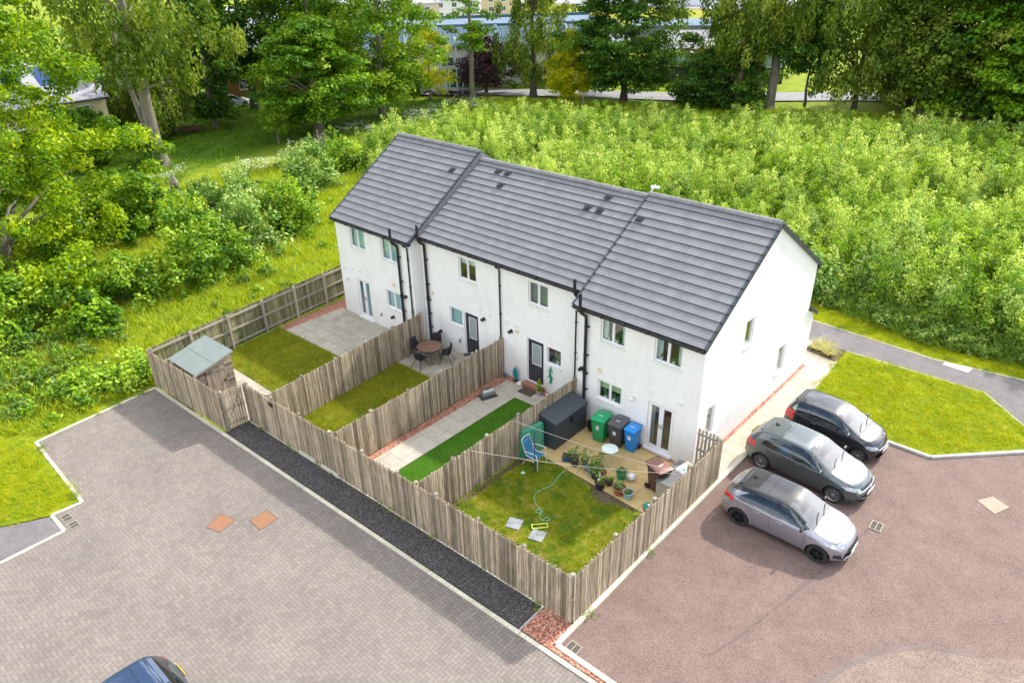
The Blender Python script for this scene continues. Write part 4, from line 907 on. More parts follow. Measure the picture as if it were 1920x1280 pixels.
    piece('windscreen',[1],M_carglass,t); piece('rear_window',[2],M_carglass if not S.get('darkglass') else M_cglassd,t)
    # side windows split by side and pane
    for sgn in(-1,1):
        for poly_ in S['win']:
            sel=sd&pin(C_[:,0],C_[:,2],poly_)&(reg==3)&(np.sign(C_[:,1])==sgn)
            if sel.any():
                f=F[sel]; uq,inv=np.unique(f,return_inverse=True); inv=inv.reshape(f.shape)
                o=np_mesh('side_window',P[uq]-np.array([Lc/2,0,0]),inv,M_carglass,t,smooth=True); o.data.normals_split_custom_set_from_vertices([tuple(n) for n in nrm[uq]])
    if S.get('roofblack'): piece('roof',[4],S['roofblack'],t)
    for sgn in(-1,1):
        for rid,nm,mm in((5,'window_pillars',M_cglassd),(6,'headlight',M_lampglass),(7,'tail_light',M_redlamp)):
            sel=(reg==rid)&(np.sign(C_[:,1])==sgn)
            if sel.any():
                f=F[sel]; uq,inv=np.unique(f,return_inverse=True); inv=inv.reshape(f.shape)
                o=np_mesh(nm,P[uq]-np.array([Lc/2,0,0]),inv,mm,t,smooth=True); o.data.normals_split_custom_set_from_vertices([tuple(n) for n in nrm[uq]])
    piece('grille',[8],M_black,t); piece('sill_trim',[9],M_black,t)
    sh=lambda p:(p[0]-Lc/2,p[1],p[2])
    # surface lookup helpers
    def side_y(x,z):
        i=min(max(int(np.searchsorted(xs,x)),1),nx-1); row=A[i][:60]; zz=row[:,1]; yy=row[:,0]
        k=np.argmin(np.abs(zz[5:]-z))+5; return yy[k]
    def top_z(x,y):
        i=min(max(int(np.searchsorted(xs,x)),1),nx-1); row=A[i]; top=row[nr-19:]; k=np.argmin(np.abs(top[:,0]-abs(y))); return top[k,1]
    # shut lines
    b=MB()
    def line_side(pts,wd=.009):
        for s in(-1,1):
            q=[]
            for (xa,za),(xb,zb_) in zip(pts[:-1],pts[1:]):
                n=max(2,int(math.hypot(xb-xa,zb_-za)/.06))
                for k in range(n+1): f_=k/n; x=xa+(xb-xa)*f_; z=za+(zb_-za)*f_; q.append((x-Lc/2,s*(side_y(x,z)+.0005),z))
            b.tube(q,wd*.5,4)
    for l in S['doors']: line_side(l)
    q=[]; 
    xh=ws0+.03
    for s in(-1,1):
        q=[(x-Lc/2,s*(S['bonw'](x)),top_z(x,S['bonw'](x))+.001) for x in np.linspace(xh,Lc-.38,14)]; b.tube(q,.005,4)
    fy=S['bonw'](Lc-.38); q=[(Lc-.38+.16*(1-(y/fy)**2)-Lc/2,y,top_z(Lc-.38+.16*(1-(y/fy)**2),y)+.001) for y in np.linspace(-fy,fy,15)]; b.tube(q,.005,4)
    b.build('shut_lines',M_under,t)
    b=MB() # interior: dark tub, dash, seats
    zf=.42; b.box(.5-Lc/2,ws0-.05-Lc/2,-W*.42,W*.42,zf-.05,zf); b.build('cabin_floor',M_dash,t)
    dx=ws0-Lc/2; zd=interp(S['belt'],np.array([ws0-.3]))[0]
    b=MB(); b.add([(dx-.02,-W*.40,zd-.05),(dx-.02,W*.40,zd-.05),(dx-.55,W*.42,zd-.0),(dx-.55,-W*.42,zd-.0),(dx-.5,-W*.42,zf),(dx-.5,W*.42,zf)],[(0,1,2,3),(3,2,5,4)]); b.build('dashboard',M_dash,t)
    b=MB(); b.lathe([(.17,-.012),(.185,0),(.17,.012)],(0,0,0),18,'x'); b.xf(Matrix.Translation((dx-.72,-W*.2*-1*-1,zd+.03))@Euler((0,R(-25),0)).to_matrix().to_4x4()); b.build('steering_wheel',M_dash,t)
    for row,xs0 in enumerate((dx-1.15,dx-1.98)):
        for s in(-1,1):
            b=MB(); y=s*W*.21; b.obox((xs0,y,zf+.16),(.5,.5,.18)); b.obox((xs0-.28,y,zf+.42),(.13,.48,.58),ry=R(-14)); b.obox((xs0-.37,y,zf+.78),(.09,.26,.16),ry=R(-8)); b.build('seat',M_seat,t,bevel=.03)
    if S.get('bag'):
        b=MB(); g=random.Random(3); b.lathe([(.05,0),(.24,.05),(.27,.18),(.2,.32),(.08,.38)],(dx-1.75,-W*.30,zf+.25),9); 
        b.v=[(x+g.uniform(-.03,.03),y+g.uniform(-.03,.03),z+g.uniform(-.02,.02)) for x,y,z in b.v]; b.build('blue_bag',mat('bright_blue_bag',(.02,.35,.65),.5),t)
    # wheels
    for xc in xw:
        for s in(-1,1):
            yw=s*(W/2-.005); wl=bpy.data.objects.new('wheel',None); COL.objects.link(wl); wl.parent=t; wl.location=(xc-Lc/2,yw,wr_)
            b=MB(); b.lathe([(wr_*.66,-.0),(wr_*.90,.006),(wr_*.985,-.02),(wr_,-.05),(wr_,-.17),(wr_*.97,-.2),(wr_*.66,-.2)],(0,0,0),40,'y',cap=False); 
            if s>0: pass
            b.v=[(x,y*s,z) for x,y,z in b.v]; b.build('tyre',M_tyre,wl,smooth=True)
            b=MB(); rm=wr_*.68; am=S['alloy']
            b.lathe([(rm,-.002),(rm*.985,.004),(rm*.93,-.004),(rm*.9,-.03),(rm*.9,-.10)],(0,0,0),36,'y',cap=False)
            ns_=S['spokes']
            for k in range(ns_):
                a=2*math.pi*k/ns_+.2; w0,w1=S['sw']
                for (aa,sgw) in ((a,1),):
                    ca,sa=math.cos(aa),math.sin(aa); pts_=[]
                    for rr,ww,dy in((rm*.12,w0*.8,-.022),(rm*.55,w0,-.012),(rm*.93,w1,-.006)):
                        for q_ in(-1,1): pts_.append((rr*ca-q_*ww*sa,dy,rr*sa+q_*ww*ca))
                    bk=[(x,y-.03,z) for x,y,z in pts_]; o_=pts_+bk
                    b.add(o_,[(0,1,3,2),(2,3,5,4),(6,7,9,8),(8,9,11,10),(0,2,8,6),(2,4,10,8),(1,3,9,7),(3,5,11,9)])
            b.lathe([(rm*.24,-.035),(rm*.24,-.008),(rm*.18,-.002)],(0,0,0),16,'y')
            b.v=[(x,y*s,z) for x,y,z in b.v]; b.build('rim',am,wl,smooth=False)
            b=MB(); b.lathe([(rm*.89,-.09),(rm*.5,-.085)],(0,0,0),24,'y',cap=False); b.lathe([(rm*.5,-.086),(.01,-.086)],(0,0,0),20,'y',cap=False); b.v=[(x,y*s,z) for x,y,z in b.v]; b.build('brake_disc',M_under if am is M_alloy_b else mat('brake_disc_grey',(.06,.06,.06),.6),wl)  # disc behind the spokes in one even dark colour
            b=MB(); k=24; vs=[]
            for i in range(k+1):
                a=-.25+(math.pi+.5)*i/k
                for y in(0,-.32): vs.append((ar*1.005*math.cos(a),s*(y-.015),ar*1.005*math.sin(a)))
            b.add(vs,[(2*i,2*i+1,2*i+3,2*i+2) for i in range(k)]); b.lathe([(ar,-.3),(.01,-.3)],(0,0,0),20,'y',cap=False)
            n0=len(b.v)-40; 
            for i in range(n0,len(b.v)): x,y,z=b.v[i]; b.v[i]=(x,y*s-.0,z)
            b.build('wheel_arch',M_under,wl)
    # mirrors, handles, plates, wipers
    mx_,mz=S['mirror']; 
    for s in(-1,1):
        b=MB(); b.lathe([(.015,-.02),(.075,0),(.085,.08),(.07,.16),(.02,.185)],(0,0,0),12,'y'); b.v=[(x*.62+mx_-Lc/2+.03,s*(y+side_y(mx_,mz-.05)+.03),z*.85+mz+.01) for x,y,z in b.v]
        b.beam((mx_-Lc/2+.04,s*(side_y(mx_,mz-.1)-.03),mz-.06),(mx_-Lc/2+.03,s*(side_y(mx_,mz-.05)+.07),mz-.02),.05,.04)
        b.build('wing_mirror',S['mirm'],t,smooth=True)
    for (hx,hz) in S['handles']:
        for s in(-1,1):
            b=MB(); y=side_y(hx,hz); b.tube([(hx-.1-Lc/2,s*(y+.005),hz),(hx-.07-Lc/2,s*(y+.028),hz+.004),(hx+.07-Lc/2,s*(y+.028),hz+.004),(hx+.1-Lc/2,s*(y+.005),hz)],.013,6); b.build('door_handle',S.get('hm',pm),t,smooth=True)
    zp=S['platez']
    def xfront(z):
        k=(np.abs(P[:,1])<.3)&(np.abs(P[:,2]-z)<.16); return P[k][:,0].max()
    def xrear(z):
        k=(np.abs(P[:,1])<.3)&(np.abs(P[:,2]-z)<.12); return P[k][:,0].min()
    xf_=xfront(zp)-Lc/2+.012; b=MB(); b.obox((xf_,0,zp),(.012,.52,.112)); b.build('front_number_plate',M_plate,t)
    if S.get('platetext'):
        cu=bpy.data.curves.new('plate_text','FONT'); cu.body=S['platetext']; cu.size=.1; cu.extrude=.001; cu.align_x='CENTER'; cu.align_y='CENTER'
        o=bpy.data.objects.new('plate_lettering',cu); COL.objects.link(o); dg=bpy.context.evaluated_depsgraph_get(); me=bpy.data.meshes.new_from_object(o.evaluated_get(dg)); bpy.data.objects.remove(o)
        o=bpy.data.objects.new('plate_lettering',me); me.materials.clear(); me.materials.append(M_letters); COL.objects.link(o); o.parent=t; o.location=(xf_+.0075,0,zp); o.rotation_euler=(R(90),0,R(90))
    xr_=xrear(S['rplatez'])-Lc/2-.012; b=MB(); b.obox((xr_,0,S['rplatez']),(.012,.52,.112)); b.build('rear_number_plate',M_plate_y,t)
    for y0 in(-.45,.12):
        b=MB(); q=[(ws0-.02-Lc/2,y0,top_z(ws0-.02,y0)+.012),(ws0-.12-Lc/2,y0+.28,top_z(ws0-.12,y0+.28)+.016),(ws0-.17-Lc/2,y0+.5,top_z(ws0-.17,min(y0+.5,.6))+.014)]; b.tube(q,.009,5); b.build('wiper',M_black,t)
    if S.get('emblem'):
        xe=xfront(S['emblem'])-Lc/2; b=MB(); b.lathe([(.052,.0),(.06,.012),(.068,.0)],(0,0,0),24,'x',cap=False)
        for p,q in(((0,-.04,.045),(0,-.018,-.0)),((0,.04,.045),(0,.018,.0)),((0,-.018,.0),(0,0,.045)),((0,.018,.0),(0,0,.045)),((0,-.05,.005),(0,-.025,-.05)),((0,.05,.005),(0,.025,-.05)),((0,-.025,-.05),(0,0,-.008)),((0,.025,-.05),(0,0,-.008))): b.beam(Vector(p)+Vector((.004,0,0)),Vector(q)+Vector((.004,0,0)),.009,.006)
        b.v=[(x+xe+.008,y,z+S['emblem']) for x,y,z in b.v]; b.build('front_emblem',M_chrome,t)
    for bar in S.get('bars',()):
        z,hw,mm=bar; b=MB(); q=[]
        for y in np.linspace(-hw,hw,17):
            k=np.argsort(((P[:,1]-y)/1)**2+((P[:,2]-z)/.8)**2+(P[:,0]<Lc-1)*9)[:4]; q.append((P[k][:,0].max()-Lc/2+.006,y,z))
        b.tube(q,.012,6); b.build('bumper_bar',mm,t)
    # antenna fin, spoiler lip
    if S.get('fin'):
        fx_=S['fin']; zt=top_z(fx_,0); b=MB(); b.add([(fx_-.1-Lc/2,-.03,zt),(fx_+.1-Lc/2,0,zt),(fx_-.1-Lc/2,.03,zt),(fx_-.11-Lc/2,0,zt+.085)],[(0,1,3),(1,2,3),(0,3,2),(0,2,1)]); b.build('aerial_fin',M_black,t)
    if S.get('spoiler'):
        sx=S['spoiler']; zt=top_z(sx,0); b=MB(); wv=.52*W/1.8; 
        b.add([(sx-.0-Lc/2,-wv,zt-.03),(sx-Lc/2,wv,zt-.03),(sx-.11-Lc/2,wv*.94,zt-.055),(sx-.11-Lc/2,-wv*.94,zt-.055),(sx-.0-Lc/2,-wv,zt+.006),(sx-Lc/2,wv,zt+.006),(sx-.12-Lc/2,wv*.94,zt-.03),(sx-.12-Lc/2,-wv*.94,zt-.03)],[(0,3,2,1),(4,5,6,7),(0,1,5,4),(1,2,6,5),(2,3,7,6),(3,0,4,7)]); b.build('tailgate_spoiler',S.get('spm',pm),t,bevel=.008)
    for lx in S.get('rooflines',()):
        hw=interp([(0,.5),(1,.5)],np.array([0.]))[0]; b=MB(); q=[(lx-.03*(y/.5)**2-Lc/2,y,top_z(lx,y)+.001) for y in np.linspace(-.5,.5,11)]; b.tube(q,.006,4); b.build('roof_seam',M_under,t)
    return t
g_paint=paint('silver_grey_metallic',(.33,.33,.375),.6,.3); k_paint=paint('slate_grey_metallic',(.095,.115,.12),.55,.25); n_paint=paint('near_black_paint',(.025,.027,.033),.3,.25); b_paint=paint('dark_blue_paint',(.05,.085,.16),.5,.25)
M_blackroof=paint('gloss_black_roof',(.012,.012,.015),.0,.18,.45)
CORSA=dict(L=4.06,W=1.77,H=1.43,wb=2.54,rw=.74,wr=.325,rf=.85,rr=.7,roofw=.70,paint=g_paint,roofblack=M_blackroof,band0=.45,alloy=M_alloy_b,spokes=5,sw=(.035,.06),
 top=[(0,.66),(.04,.90),(.10,.99),(.22,1.10),(.52,1.36),(.72,1.405),(1.3,1.43),(1.9,1.425),(2.2,1.39),(2.62,1.20),(3.0,1.01),(3.12,.965),(3.45,.90),(3.75,.80),(3.93,.70),(4.02,.58),(4.06,.50)],
 belt=[(0,.9),(.3,.985),(.6,1.0),(1.2,.965),(2.2,.925),(3.0,.885),(3.5,.80),(4.06,.6)],
 ws=(3.02,2.18),rg=(.16,.46),win=[[(.72,1.04),(.62,1.08),(.98,1.285),(1.02,1.29),(1.02,1.0)],[(1.05,1.0),(1.05,1.30),(1.30,1.335),(1.68,1.345),(1.68,.97)],[(1.79,.965),(1.79,1.345),(2.10,1.33),(2.35,1.235),(2.80,1.0),(2.74,.955)]],
 winband=[(.55,1.05),(.95,1.30),(1.3,1.37),(2.1,1.36),(2.9,1.0),(2.8,.94),(.7,.98)],
 head=[[(.42,.66),(.80,.70),(.84,.80),(.74,.80),(.55,.74),(.42,.71)]],tail=[[(.50,.86),(.50,.97),(.9,1.02),(.9,.88)]],grille=[[(0,.36),(.52,.36),(.6,.5),(.34,.60),(0,.60)],[(.62,.34),(.84,.36),(.78,.50),(.66,.5)]],
 doors=[[(1.73,.97),(1.72,.6),(1.75,.28)],[(2.82,.93),(2.86,.6),(2.80,.30)],[(.96,.98),(1.0,.75),(1.14,.5),(1.2,.3)],[(1.2,.3),(2.8,.3)]],bonw=lambda x:.70-.10*max(0,(x-3.1)/.9),
 mirror=(2.70,1.0),mirm=M_blackroof,handles=[(1.28,.86),(2.02,.84)],platez=.44,rplatez=.5,bars=[(.30,.55,M_plate)],fin=.82,spoiler=.58,spm=M_blackroof,rooflines=(1.42,),group=None)
GOLF=dict(L=4.26,W=1.79,H=1.47,wb=2.62,rw=.80,wr=.322,rf=.9,rr=.7,roofw=.72,paint=k_paint,alloy=M_alloy,spokes=10,sw=(.012,.024),
 top=[(0,.62),(.03,.90),(.08,.98),(.16,1.06),(.50,1.36),(.72,1.43),(1.4,1.47),(2.0,1.46),(2.3,1.42),(2.75,1.21),(3.15,1.02),(3.3,.97),(3.65,.90),(3.95,.80),(4.12,.70),(4.22,.58),(4.26,.50)],
 belt=[(0,.9),(.3,.97),(.8,.975),(2.2,.935),(3.1,.90),(3.6,.82),(4.26,.6)],
 ws=(3.16,2.28),rg=(.14,.44),win=[[(.80,1.02),(.70,1.08),(.98,1.31),(1.25,1.36),(1.72,1.375),(1.72,.985)],[(1.83,.98),(1.83,1.375),(2.2,1.36),(2.45,1.26),(2.93,1.0),(2.88,.965)]],
 winband=[(.68,1.03),(.98,1.33),(1.3,1.385),(2.2,1.38),(3.0,1.0),(2.9,.95),(.78,.98)],
 head=[[(.46,.64),(.84,.68),(.86,.79),(.76,.79),(.46,.70)]],tail=[[(.52,.82),(.52,.98),(.9,1.0),(.9,.82)]],grille=[[(0,.64),(.46,.64),(.46,.69),(0,.69)],[(0,.34),(.72,.34),(.62,.46),(0,.46)]],
 doors=[[(1.77,.98),(1.76,.6),(1.78,.28)],[(2.95,.94),(3.0,.6),(2.95,.30)],[(.92,.99),(1.0,.75),(1.2,.5),(1.25,.3)],[(1.25,.3),(2.95,.3)]],bonw=lambda x:.72-.08*max(0,(x-3.2)/.9),
 mirror=(2.86,1.0),mirm=k_paint,handles=[(1.28,.88),(2.08,.86)],platez=.50,rplatez=.9,emblem=.69,bars=[(.62,.60,M_chrome),(.40,.62,M_chrome)],fin=.85,spoiler=.54,bag=True,rooflines=(1.32,))
UP=dict(L=3.60,W=1.645,H=1.49,wb=2.42,rw=.56,wr=.295,rf=.62,rr=.55,roofw=.72,paint=n_paint,alloy=M_alloy,spokes=12,sw=(.008,.02),
 top=[(0,.62),(.03,.92),(.07,1.02),(.14,1.12),(.34,1.38),(.55,1.46),(1.2,1.49),(1.7,1.475),(2.0,1.42),(2.4,1.22),(2.78,1.03),(2.9,.98),(3.2,.91),(3.4,.82),(3.52,.70),(3.58,.58),(3.60,.50)],
 belt=[(0,.95),(.3,1.03),(.8,.98),(1.6,.93),(2.7,.91),(3.1,.84),(3.6,.6)],
 ws=(2.80,1.98),rg=(.12,.32),win=[[(.34,1.14),(.50,1.34),(.80,1.38),(.98,1.385),(.98,.975),(.72,1.0)],[(1.07,.97),(1.07,1.39),(1.75,1.385),(2.05,1.29),(2.58,1.0),(2.52,.955)]],
 winband=[(.32,1.12),(.48,1.37),(.9,1.41),(1.8,1.41),(2.65,1.0),(2.5,.94),(.7,.97)],
 head=[[(.44,.60),(.72,.62),(.79,.74),(.70,.78),(.46,.72)]],tail=[[(.50,.72),(.50,1.05),(.9,1.08),(.9,.74)]],grille=[[(0,.33),(.62,.34),(.55,.46),(0,.47)]],
 doors=[[(1.02,.97),(1.0,.7),(1.05,.28)],[(2.58,.94),(2.62,.6),(2.56,.30)],[(1.05,.3),(2.56,.3)]],bonw=lambda x:.64-.06*max(0,(x-2.9)/.6),
 mirror=(2.50,1.0),mirm=k_paint,handles=[(1.22,.88)],hm=k_paint,platez=.5,rplatez=.55,emblem=.66,bars=[(.60,.42,M_chrome)],spoiler=.42)
BLUE=dict(GOLF); BLUE.update(paint=b_paint,emblem=None,bag=False,W=1.80,rooflines=(.95,.62),rg=(.12,.40),fin=None,mirm=b_paint)
car('parked_car','silver-grey hatchback with a gloss black roof and black wheels, nearest of the three parked cars',CORSA,(1.78+2.03,-.67,.008),R(.6))
car('parked_car','slate grey hatchback with silver wheels and a blue bag behind its rear window',GOLF,(3.18,2.42,.008),R(-3.6))
up=car('parked_car','small near-black car with a learner plate on its bonnet, beside the grass',UP,(3.12,5.03,.008),R(-2.5))
car('parked_car','dark blue car cut off by the bottom edge on the block paving',BLUE,(-5.1,-18.4,.008),R(-90))
# learner plate on the small car
b=MB(); b.obox((0,0,0),(.17,.17,.006)); lp=b.build('learner_plate',mat('learner_plate_white',(.8,.8,.8),.5),up); lp.location=(1.50,.36,.835); lp.rotation_euler=(0,R(22),R(90))
b=MB(); b.box(-.045,-.015,-.055,.055,0,.003); b.box(-.015,.05,-.055,-.025,0,.003); o=b.build('learner_letter',mat('learner_red',(.7,.02,.02),.5),lp); o.location=(0,0,.004)
# ---------------- things in the gardens and the yard ----------------
M_felt=mat('green_roof_felt',(.21,.245,.23),.9,noise=.5,nscale=2,col2=(.14,.185,.17),bump=.4)
M_shed=wood_mat('shed_timber',(.36,.30,.24),(.20,.16,.12),(.28,.22,.17),.2)
def at(t,x,y,z=0,rz=0): t.location=(x,y,z); t.rotation_euler=(0,0,rz); return t
# shed
t=thing('garden_shed','small weathered timber shed with a sloping green felt roof in the far corner garden','shed',(-18.2,-8.72,.016),R(1.5))
W_,D_=2.0,1.55; hl,hr=1.95,1.72   # roof slopes along y towards the front fence
def shedwall(nm,fn,n=13):
    b=MB()
    for i in range(n):
        b.tint=random.random(); fn(b,i)
    return b.build(nm,M_shed,t)
hx,hy=W_/2,D_/2
for nm,y,h in(('side_wall',-hy,1.62),('side_wall',hy,1.98)):
    b=MB(); z=.03
    while z<h-.02:
        b.tint=random.random(); z2=min(z+.125,h); s=1 if y>0 else -1
        b.add([(-hx,y+s*.012,z),(hx,y+s*.012,z),(hx,y,z2),(-hx,y,z2),(-hx,y-s*.01,z),(hx,y-s*.01,z),(hx,y-s*.01,z2),(-hx,y-s*.01,z2)],[(0,1,2,3),(7,6,5,4),(0,4,5,1),(2,6,7,3)]); z=z2
    b.build(nm,M_shed,t)
for nm,x in(('end_wall',-hx),('front_wall',hx)):
    b=MB(); z=.03
    while z<1.95:
        b.tint=random.random(); z2=z+.125; s=1 if x>0 else -1
        y0=-hy if z2<1.60 else -hy+(z2-1.60)/(.38)*D_
        if y0<hy-.05: b.add([(x+s*.012,y0,z),(x+s*.012,hy,z),(x,hy,z2),(x,y0,z2),(x-s*.01,y0,z),(x-s*.01,hy,z),(x-s*.01,hy,z2),(x-s*.01,y0,z2)],[(0,1,2,3),(7,6,5,4),(0,4,5,1),(2,6,7,3)])
        z=z2
    b.build(nm,M_shed,t)
b=MB(); x=hx+.02
for i in range(7): b.tint=random.random(); y=-.42+i*.12; b.box(x,x+.02,y+.002,y+.118,.08,1.6)
d=b.build('door',M_shed,t)
b=MB()
for z in(.25,1.4): b.box(x+.0205,x+.045,-.41,.41,z,z+.09)
b.build('door_batten',M_shed,d); b=MB(); b.box(x+.03,x+.06,.28,.36,.82,.9); b.build('padlock',M_black,d)
for z in(.33,1.45): b=MB(); b.box(x+.046,x+.055,-.5,-.15,z,z+.03); b.build('hinge',M_black,d)
b=MB(); b.add([(-hx-.1,-hy-.12,1.60),(hx+.12,-hy-.12,1.60),(hx+.12,hy+.1,1.995),(-hx-.1,hy+.1,1.995),(-hx-.1,-hy-.12,1.635),(hx+.12,-hy-.12,1.635),(hx+.12,hy+.1,2.03),(-hx-.1,hy+.1,2.03)],[(0,3,2,1),(4,5,6,7),(0,1,5,4),(1,2,6,5),(2,3,7,6),(3,0,4,7)]); rf=b.build('roof',M_felt,t)
b=MB(); sl_=.395/(D_+.22); yy=-.02; b.box(-hx-.1,hx+.12,yy-.01,yy+.01,1.635+(yy+hy+.12)*sl_-.005,1.635+(yy+hy+.12)*sl_+.01); b.build('felt_seam',M_felt,rf)
b=MB(); b.box(hx+.12,hx+.14,-hy-.12,hy+.1,1.56,1.6); b.v=[(x_,y_,z_+(y_+hy+.12)*sl_) for x_,y_,z_ in b.v]; b.build('fascia_board',M_shed,rf)
# round dining set
M_tabletop=mat('brown_table_top',(.24,.12,.08),.5,noise=.8,nscale=9,col2=(.10,.055,.04))
M_rattan=mat('black_woven_rattan',(.025,.026,.03),.7,bump=.8,bscale=60)
t=thing('round_dining_table','round brown-topped patio table among four dark woven chairs','table',(-12.95,-.75,.02),.2)
b=MB(); b.lathe([(.0,.70),(.55,.70),(.575,.712),(.575,.728),(.55,.735),(.0,.735)],(0,0,0),36,cap=False); b.build('table_top',M_tabletop,t,smooth=True)
b=MB(); b.lathe([(.585,.69),(.60,.70),(.60,.735),(.583,.74),(.578,.70)],(0,0,0),36,cap=False); b.build('rim',M_black,t)
b=MB(); 
for a in range(4): b.obox((.18*math.cos(a*1.57+.4),.18*math.sin(a*1.57+.4),.7385),(.34,.006,.003),rz=a*1.57+.4)
b.build('inlay',mat('inlay_pale',(.5,.3,.2),.5),t)
for k in range(4):
    a=k*math.pi/2+.78; b=MB(); b.tube([(.28*math.cos(a),.28*math.sin(a),.7),(.42*math.cos(a),.42*math.sin(a),.35),(.5*math.cos(a),.5*math.sin(a),0)],.022,8); b.build('leg',mat('rust_brown_leg',(.20,.10,.06),.5),t)
def rattan():
    t=thing('rattan_chair','x','chair')
    b=MB(); n=9; vs=[]
    # bucket seat: tub shell
    prof=[]
    for i in range(n+1):
        f=i/n; 
        for k in range(11):
            g=k/10*2-1; w=.27-.02*f
            if f<.5: x=.24-.46*f*2*.95; z=.43-.02*math.sin(f*6)+.05*abs(g)**3*(1+2*f)
            else: x=-.20-.10*(f-.5)*2; z=.43+.46*(f-.5)*2; 
            if f>=.5: x+=.12*abs(g)**2; w=.27-.03*(f-.5)*2
            if f<.5 and abs(g)>.85: z+=.16*f*2
            vs.append((x,g*w,z))
    b.add(vs,[(i*11+k,i*11+k+1,(i+1)*11+k+1,(i+1)*11+k) for i in range(n) for k in range(10)])
    sh=b.build('seat_shell',M_rattan,t,smooth=True); md=sh.modifiers.new('thick','SOLIDIFY'); md.thickness=.03
    for sx,sy in((.2,.22),(.2,-.22),(-.2,.22),(-.2,-.22)):
        b=MB(); b.tube([(sx*.55,sy*.6,.42),(sx*1.6,sy*1.45,0)],.014,6); b.build('leg',M_black,t)
    return t
rc=rattan(); first=True
for (x,y,rz,lb) in ((-12.82,-1.46,1.60,'dark woven chair on the lawn side of the round patio table'),(-13.68,-.9,.25,'dark woven chair between the round patio table and the divider fence'),(-12.25,-.38,3.75,'dark woven chair on the door side of the round patio table'),(-13.3,-.08,-1.15,'dark woven chair between the round patio table and the white wall')):
    c=rc if first else copy_tree(rc); first=False; at(c,x,y,.02,rz); c['label']=lb; c['group']='woven chairs round the patio table'
# folded sun parasol base / long dark item by the fence
t=thing('folded_parasol','closed dark parasol lying across its stand beside the divider fence','parasol',(-10.6,-.1,.02),R(52)); b=MB(); b.lathe([(.25,0),(.25,.05),(.06,.09),(.04,.35)],(0,0,0),18); b.build('base',M_black,t,smooth=True)
b=MB(); b.obox((0,0,.95),(1.15,.22,.05),rz=0,ry=R(-4)); b.build('canopy',mat('dark_canvas',(.03,.032,.036),.8),t,bevel=.02); b=MB(); b.lathe([(.05,0),(.05,.1),(.03,.13)],(0,-.02,.97),10); b.build('clamp',M_whitep,t); b=MB(); b.tube([(0,0,.3),(0,0,.95)],.025,8); b.build('pole',M_black,t)
# third garden
t=thing('barbecue','small grey tabletop barbecue on a dark tray on the slab path','barbecue',(-9.12+.25,-1.35+.1,.022),R(70)); b=MB(); b.box(-.38,.38,-.24,.24,0,.03); b.build('tray',mat('dark_grey_plastic',(.06,.065,.07),.5),t,bevel=.01)
b=MB(); b.box(-.3,.3,-.16,.16,.03,.17); b.build('body',mat('grey_enamel',(.14,.145,.155),.35),t,bevel=.03); b=MB(); b.lathe([(.14,-.26),(.16,-.24),(.16,.24),(.14,.26)],(0,0,.19),16,'x'); b.build('lid',mat('silver_lid',(.5,.5,.5),.25,metal=.8),t,smooth=True); b=MB(); b.tube([(-.1,0,.35),(-.1,0,.39),(.1,0,.39),(.1,0,.35)],.012,6); b.build('lid_handle',M_black,t)
o=MB().box(-.36,.36,-.23,.23,0,.015).build('door_mat',mat('brown_coir_mat',(.10,.08,.06),.95,noise=.8,nscale=20),bevel=.004); at(o,-7.82,.05,.024,R(2)); tag(o,'brown coir mat on the slabs in front of the dark door','door mat')
t=thing('doorstep','low red brick doorstep under the dark door beside the mat','doorstep',(-7.84,.42,0)); b=MB(); b.box(-.52,.52,-.16,.17,0,.17); b.build('bricks',mat('red_brick',(.36,.15,.09),.8,noise=.7,nscale=9,col2=(.22,.09,.06)),t,bevel=.006); b=MB(); b.box(-.5,.5,-.14,.15,.172,.19); b.build('tread',mat('terracotta_tread',(.42,.19,.12),.7,noise=.4),t)
def pot(b,r,h,top=1.15): b.lathe([(r*.72,0),(r,h*.92),(r*1.08,h*.92),(r*1.08,h),(r*.93,h),(r*.9,h*.86),(.0,h*.86)],(0,0,0),20,cap=False); b.lathe([(r*.72,0.001),(.001,.001)],(0,0,0),20,cap=False)
def plantpot(label,x,y,col,r,h,plant='leafy',ph=.35,pr=.2,n=160,lm='pot',z=.02,seed=1,name='plant_pot',cat='plant pot',square=None,rz=0,soil=True):
    t=thing(name,label,cat,(x,y,z),rz); b=MB()
    if square:
        a,c=square; b.box(-a,a,-c,-c+.015,0,h); b.box(-a,a,c-.015,c,0,h); b.box(-a,-a+.015,-c+.015,c-.015,0,h); b.box(a-.015,a,-c+.015,c-.015,0,h); b.box(-a,a,-c,c,-.001,.02); b.build('trough',col,t,bevel=.006)
        s=MB(); s.box(-a+.016,a-.016,-c+.016,c-.016,.021,h*.85); s.build('soil',M_soil,t)
    else:
        pot(b,r,h); b.build('pot',col,t,smooth=True); s=MB(); s.lathe([(.001,h*.88),(r*.91,h*.87)],(0,0,0),16,cap=False); s.build('soil',M_soil,t)
    if plant:
        g=np.random.default_rng(seed)
        if plant=='leafy': k=max(6,n//14); c=np.stack([g.normal(0,pr*.5,k),g.normal(0,pr*.5,k),h+g.uniform(.05,1,k)*ph],1); V,F,T=leaves(c,np.tile([.08,.08,.06],(k,1)),16,.035,seed,tint=g.normal(.55,.18,k),up=1.0)
        elif plant=='cone': k=60; f=g.random(k); a=g.uniform(0,6.28,k); rr=pr*(1-f)*.8; c=np.stack([rr*np.cos(a),rr*np.sin(a),h+f*ph],1); V,F,T=leaves(c,np.tile([.05,.05,.06],(k,1)),14,.022,seed,tint=g.normal(.6,.12,k),up=.8)
        np_mesh('plant',V,F,LM[lm],t,T)
        b=MB(); 
        for i in range(4): q=c[g.integers(len(c))]; b.tube([(0,0,h*.8),(q[0],q[1],q[2])],.006,4)
        b.build('stems',LM['weed'],t)
    return t
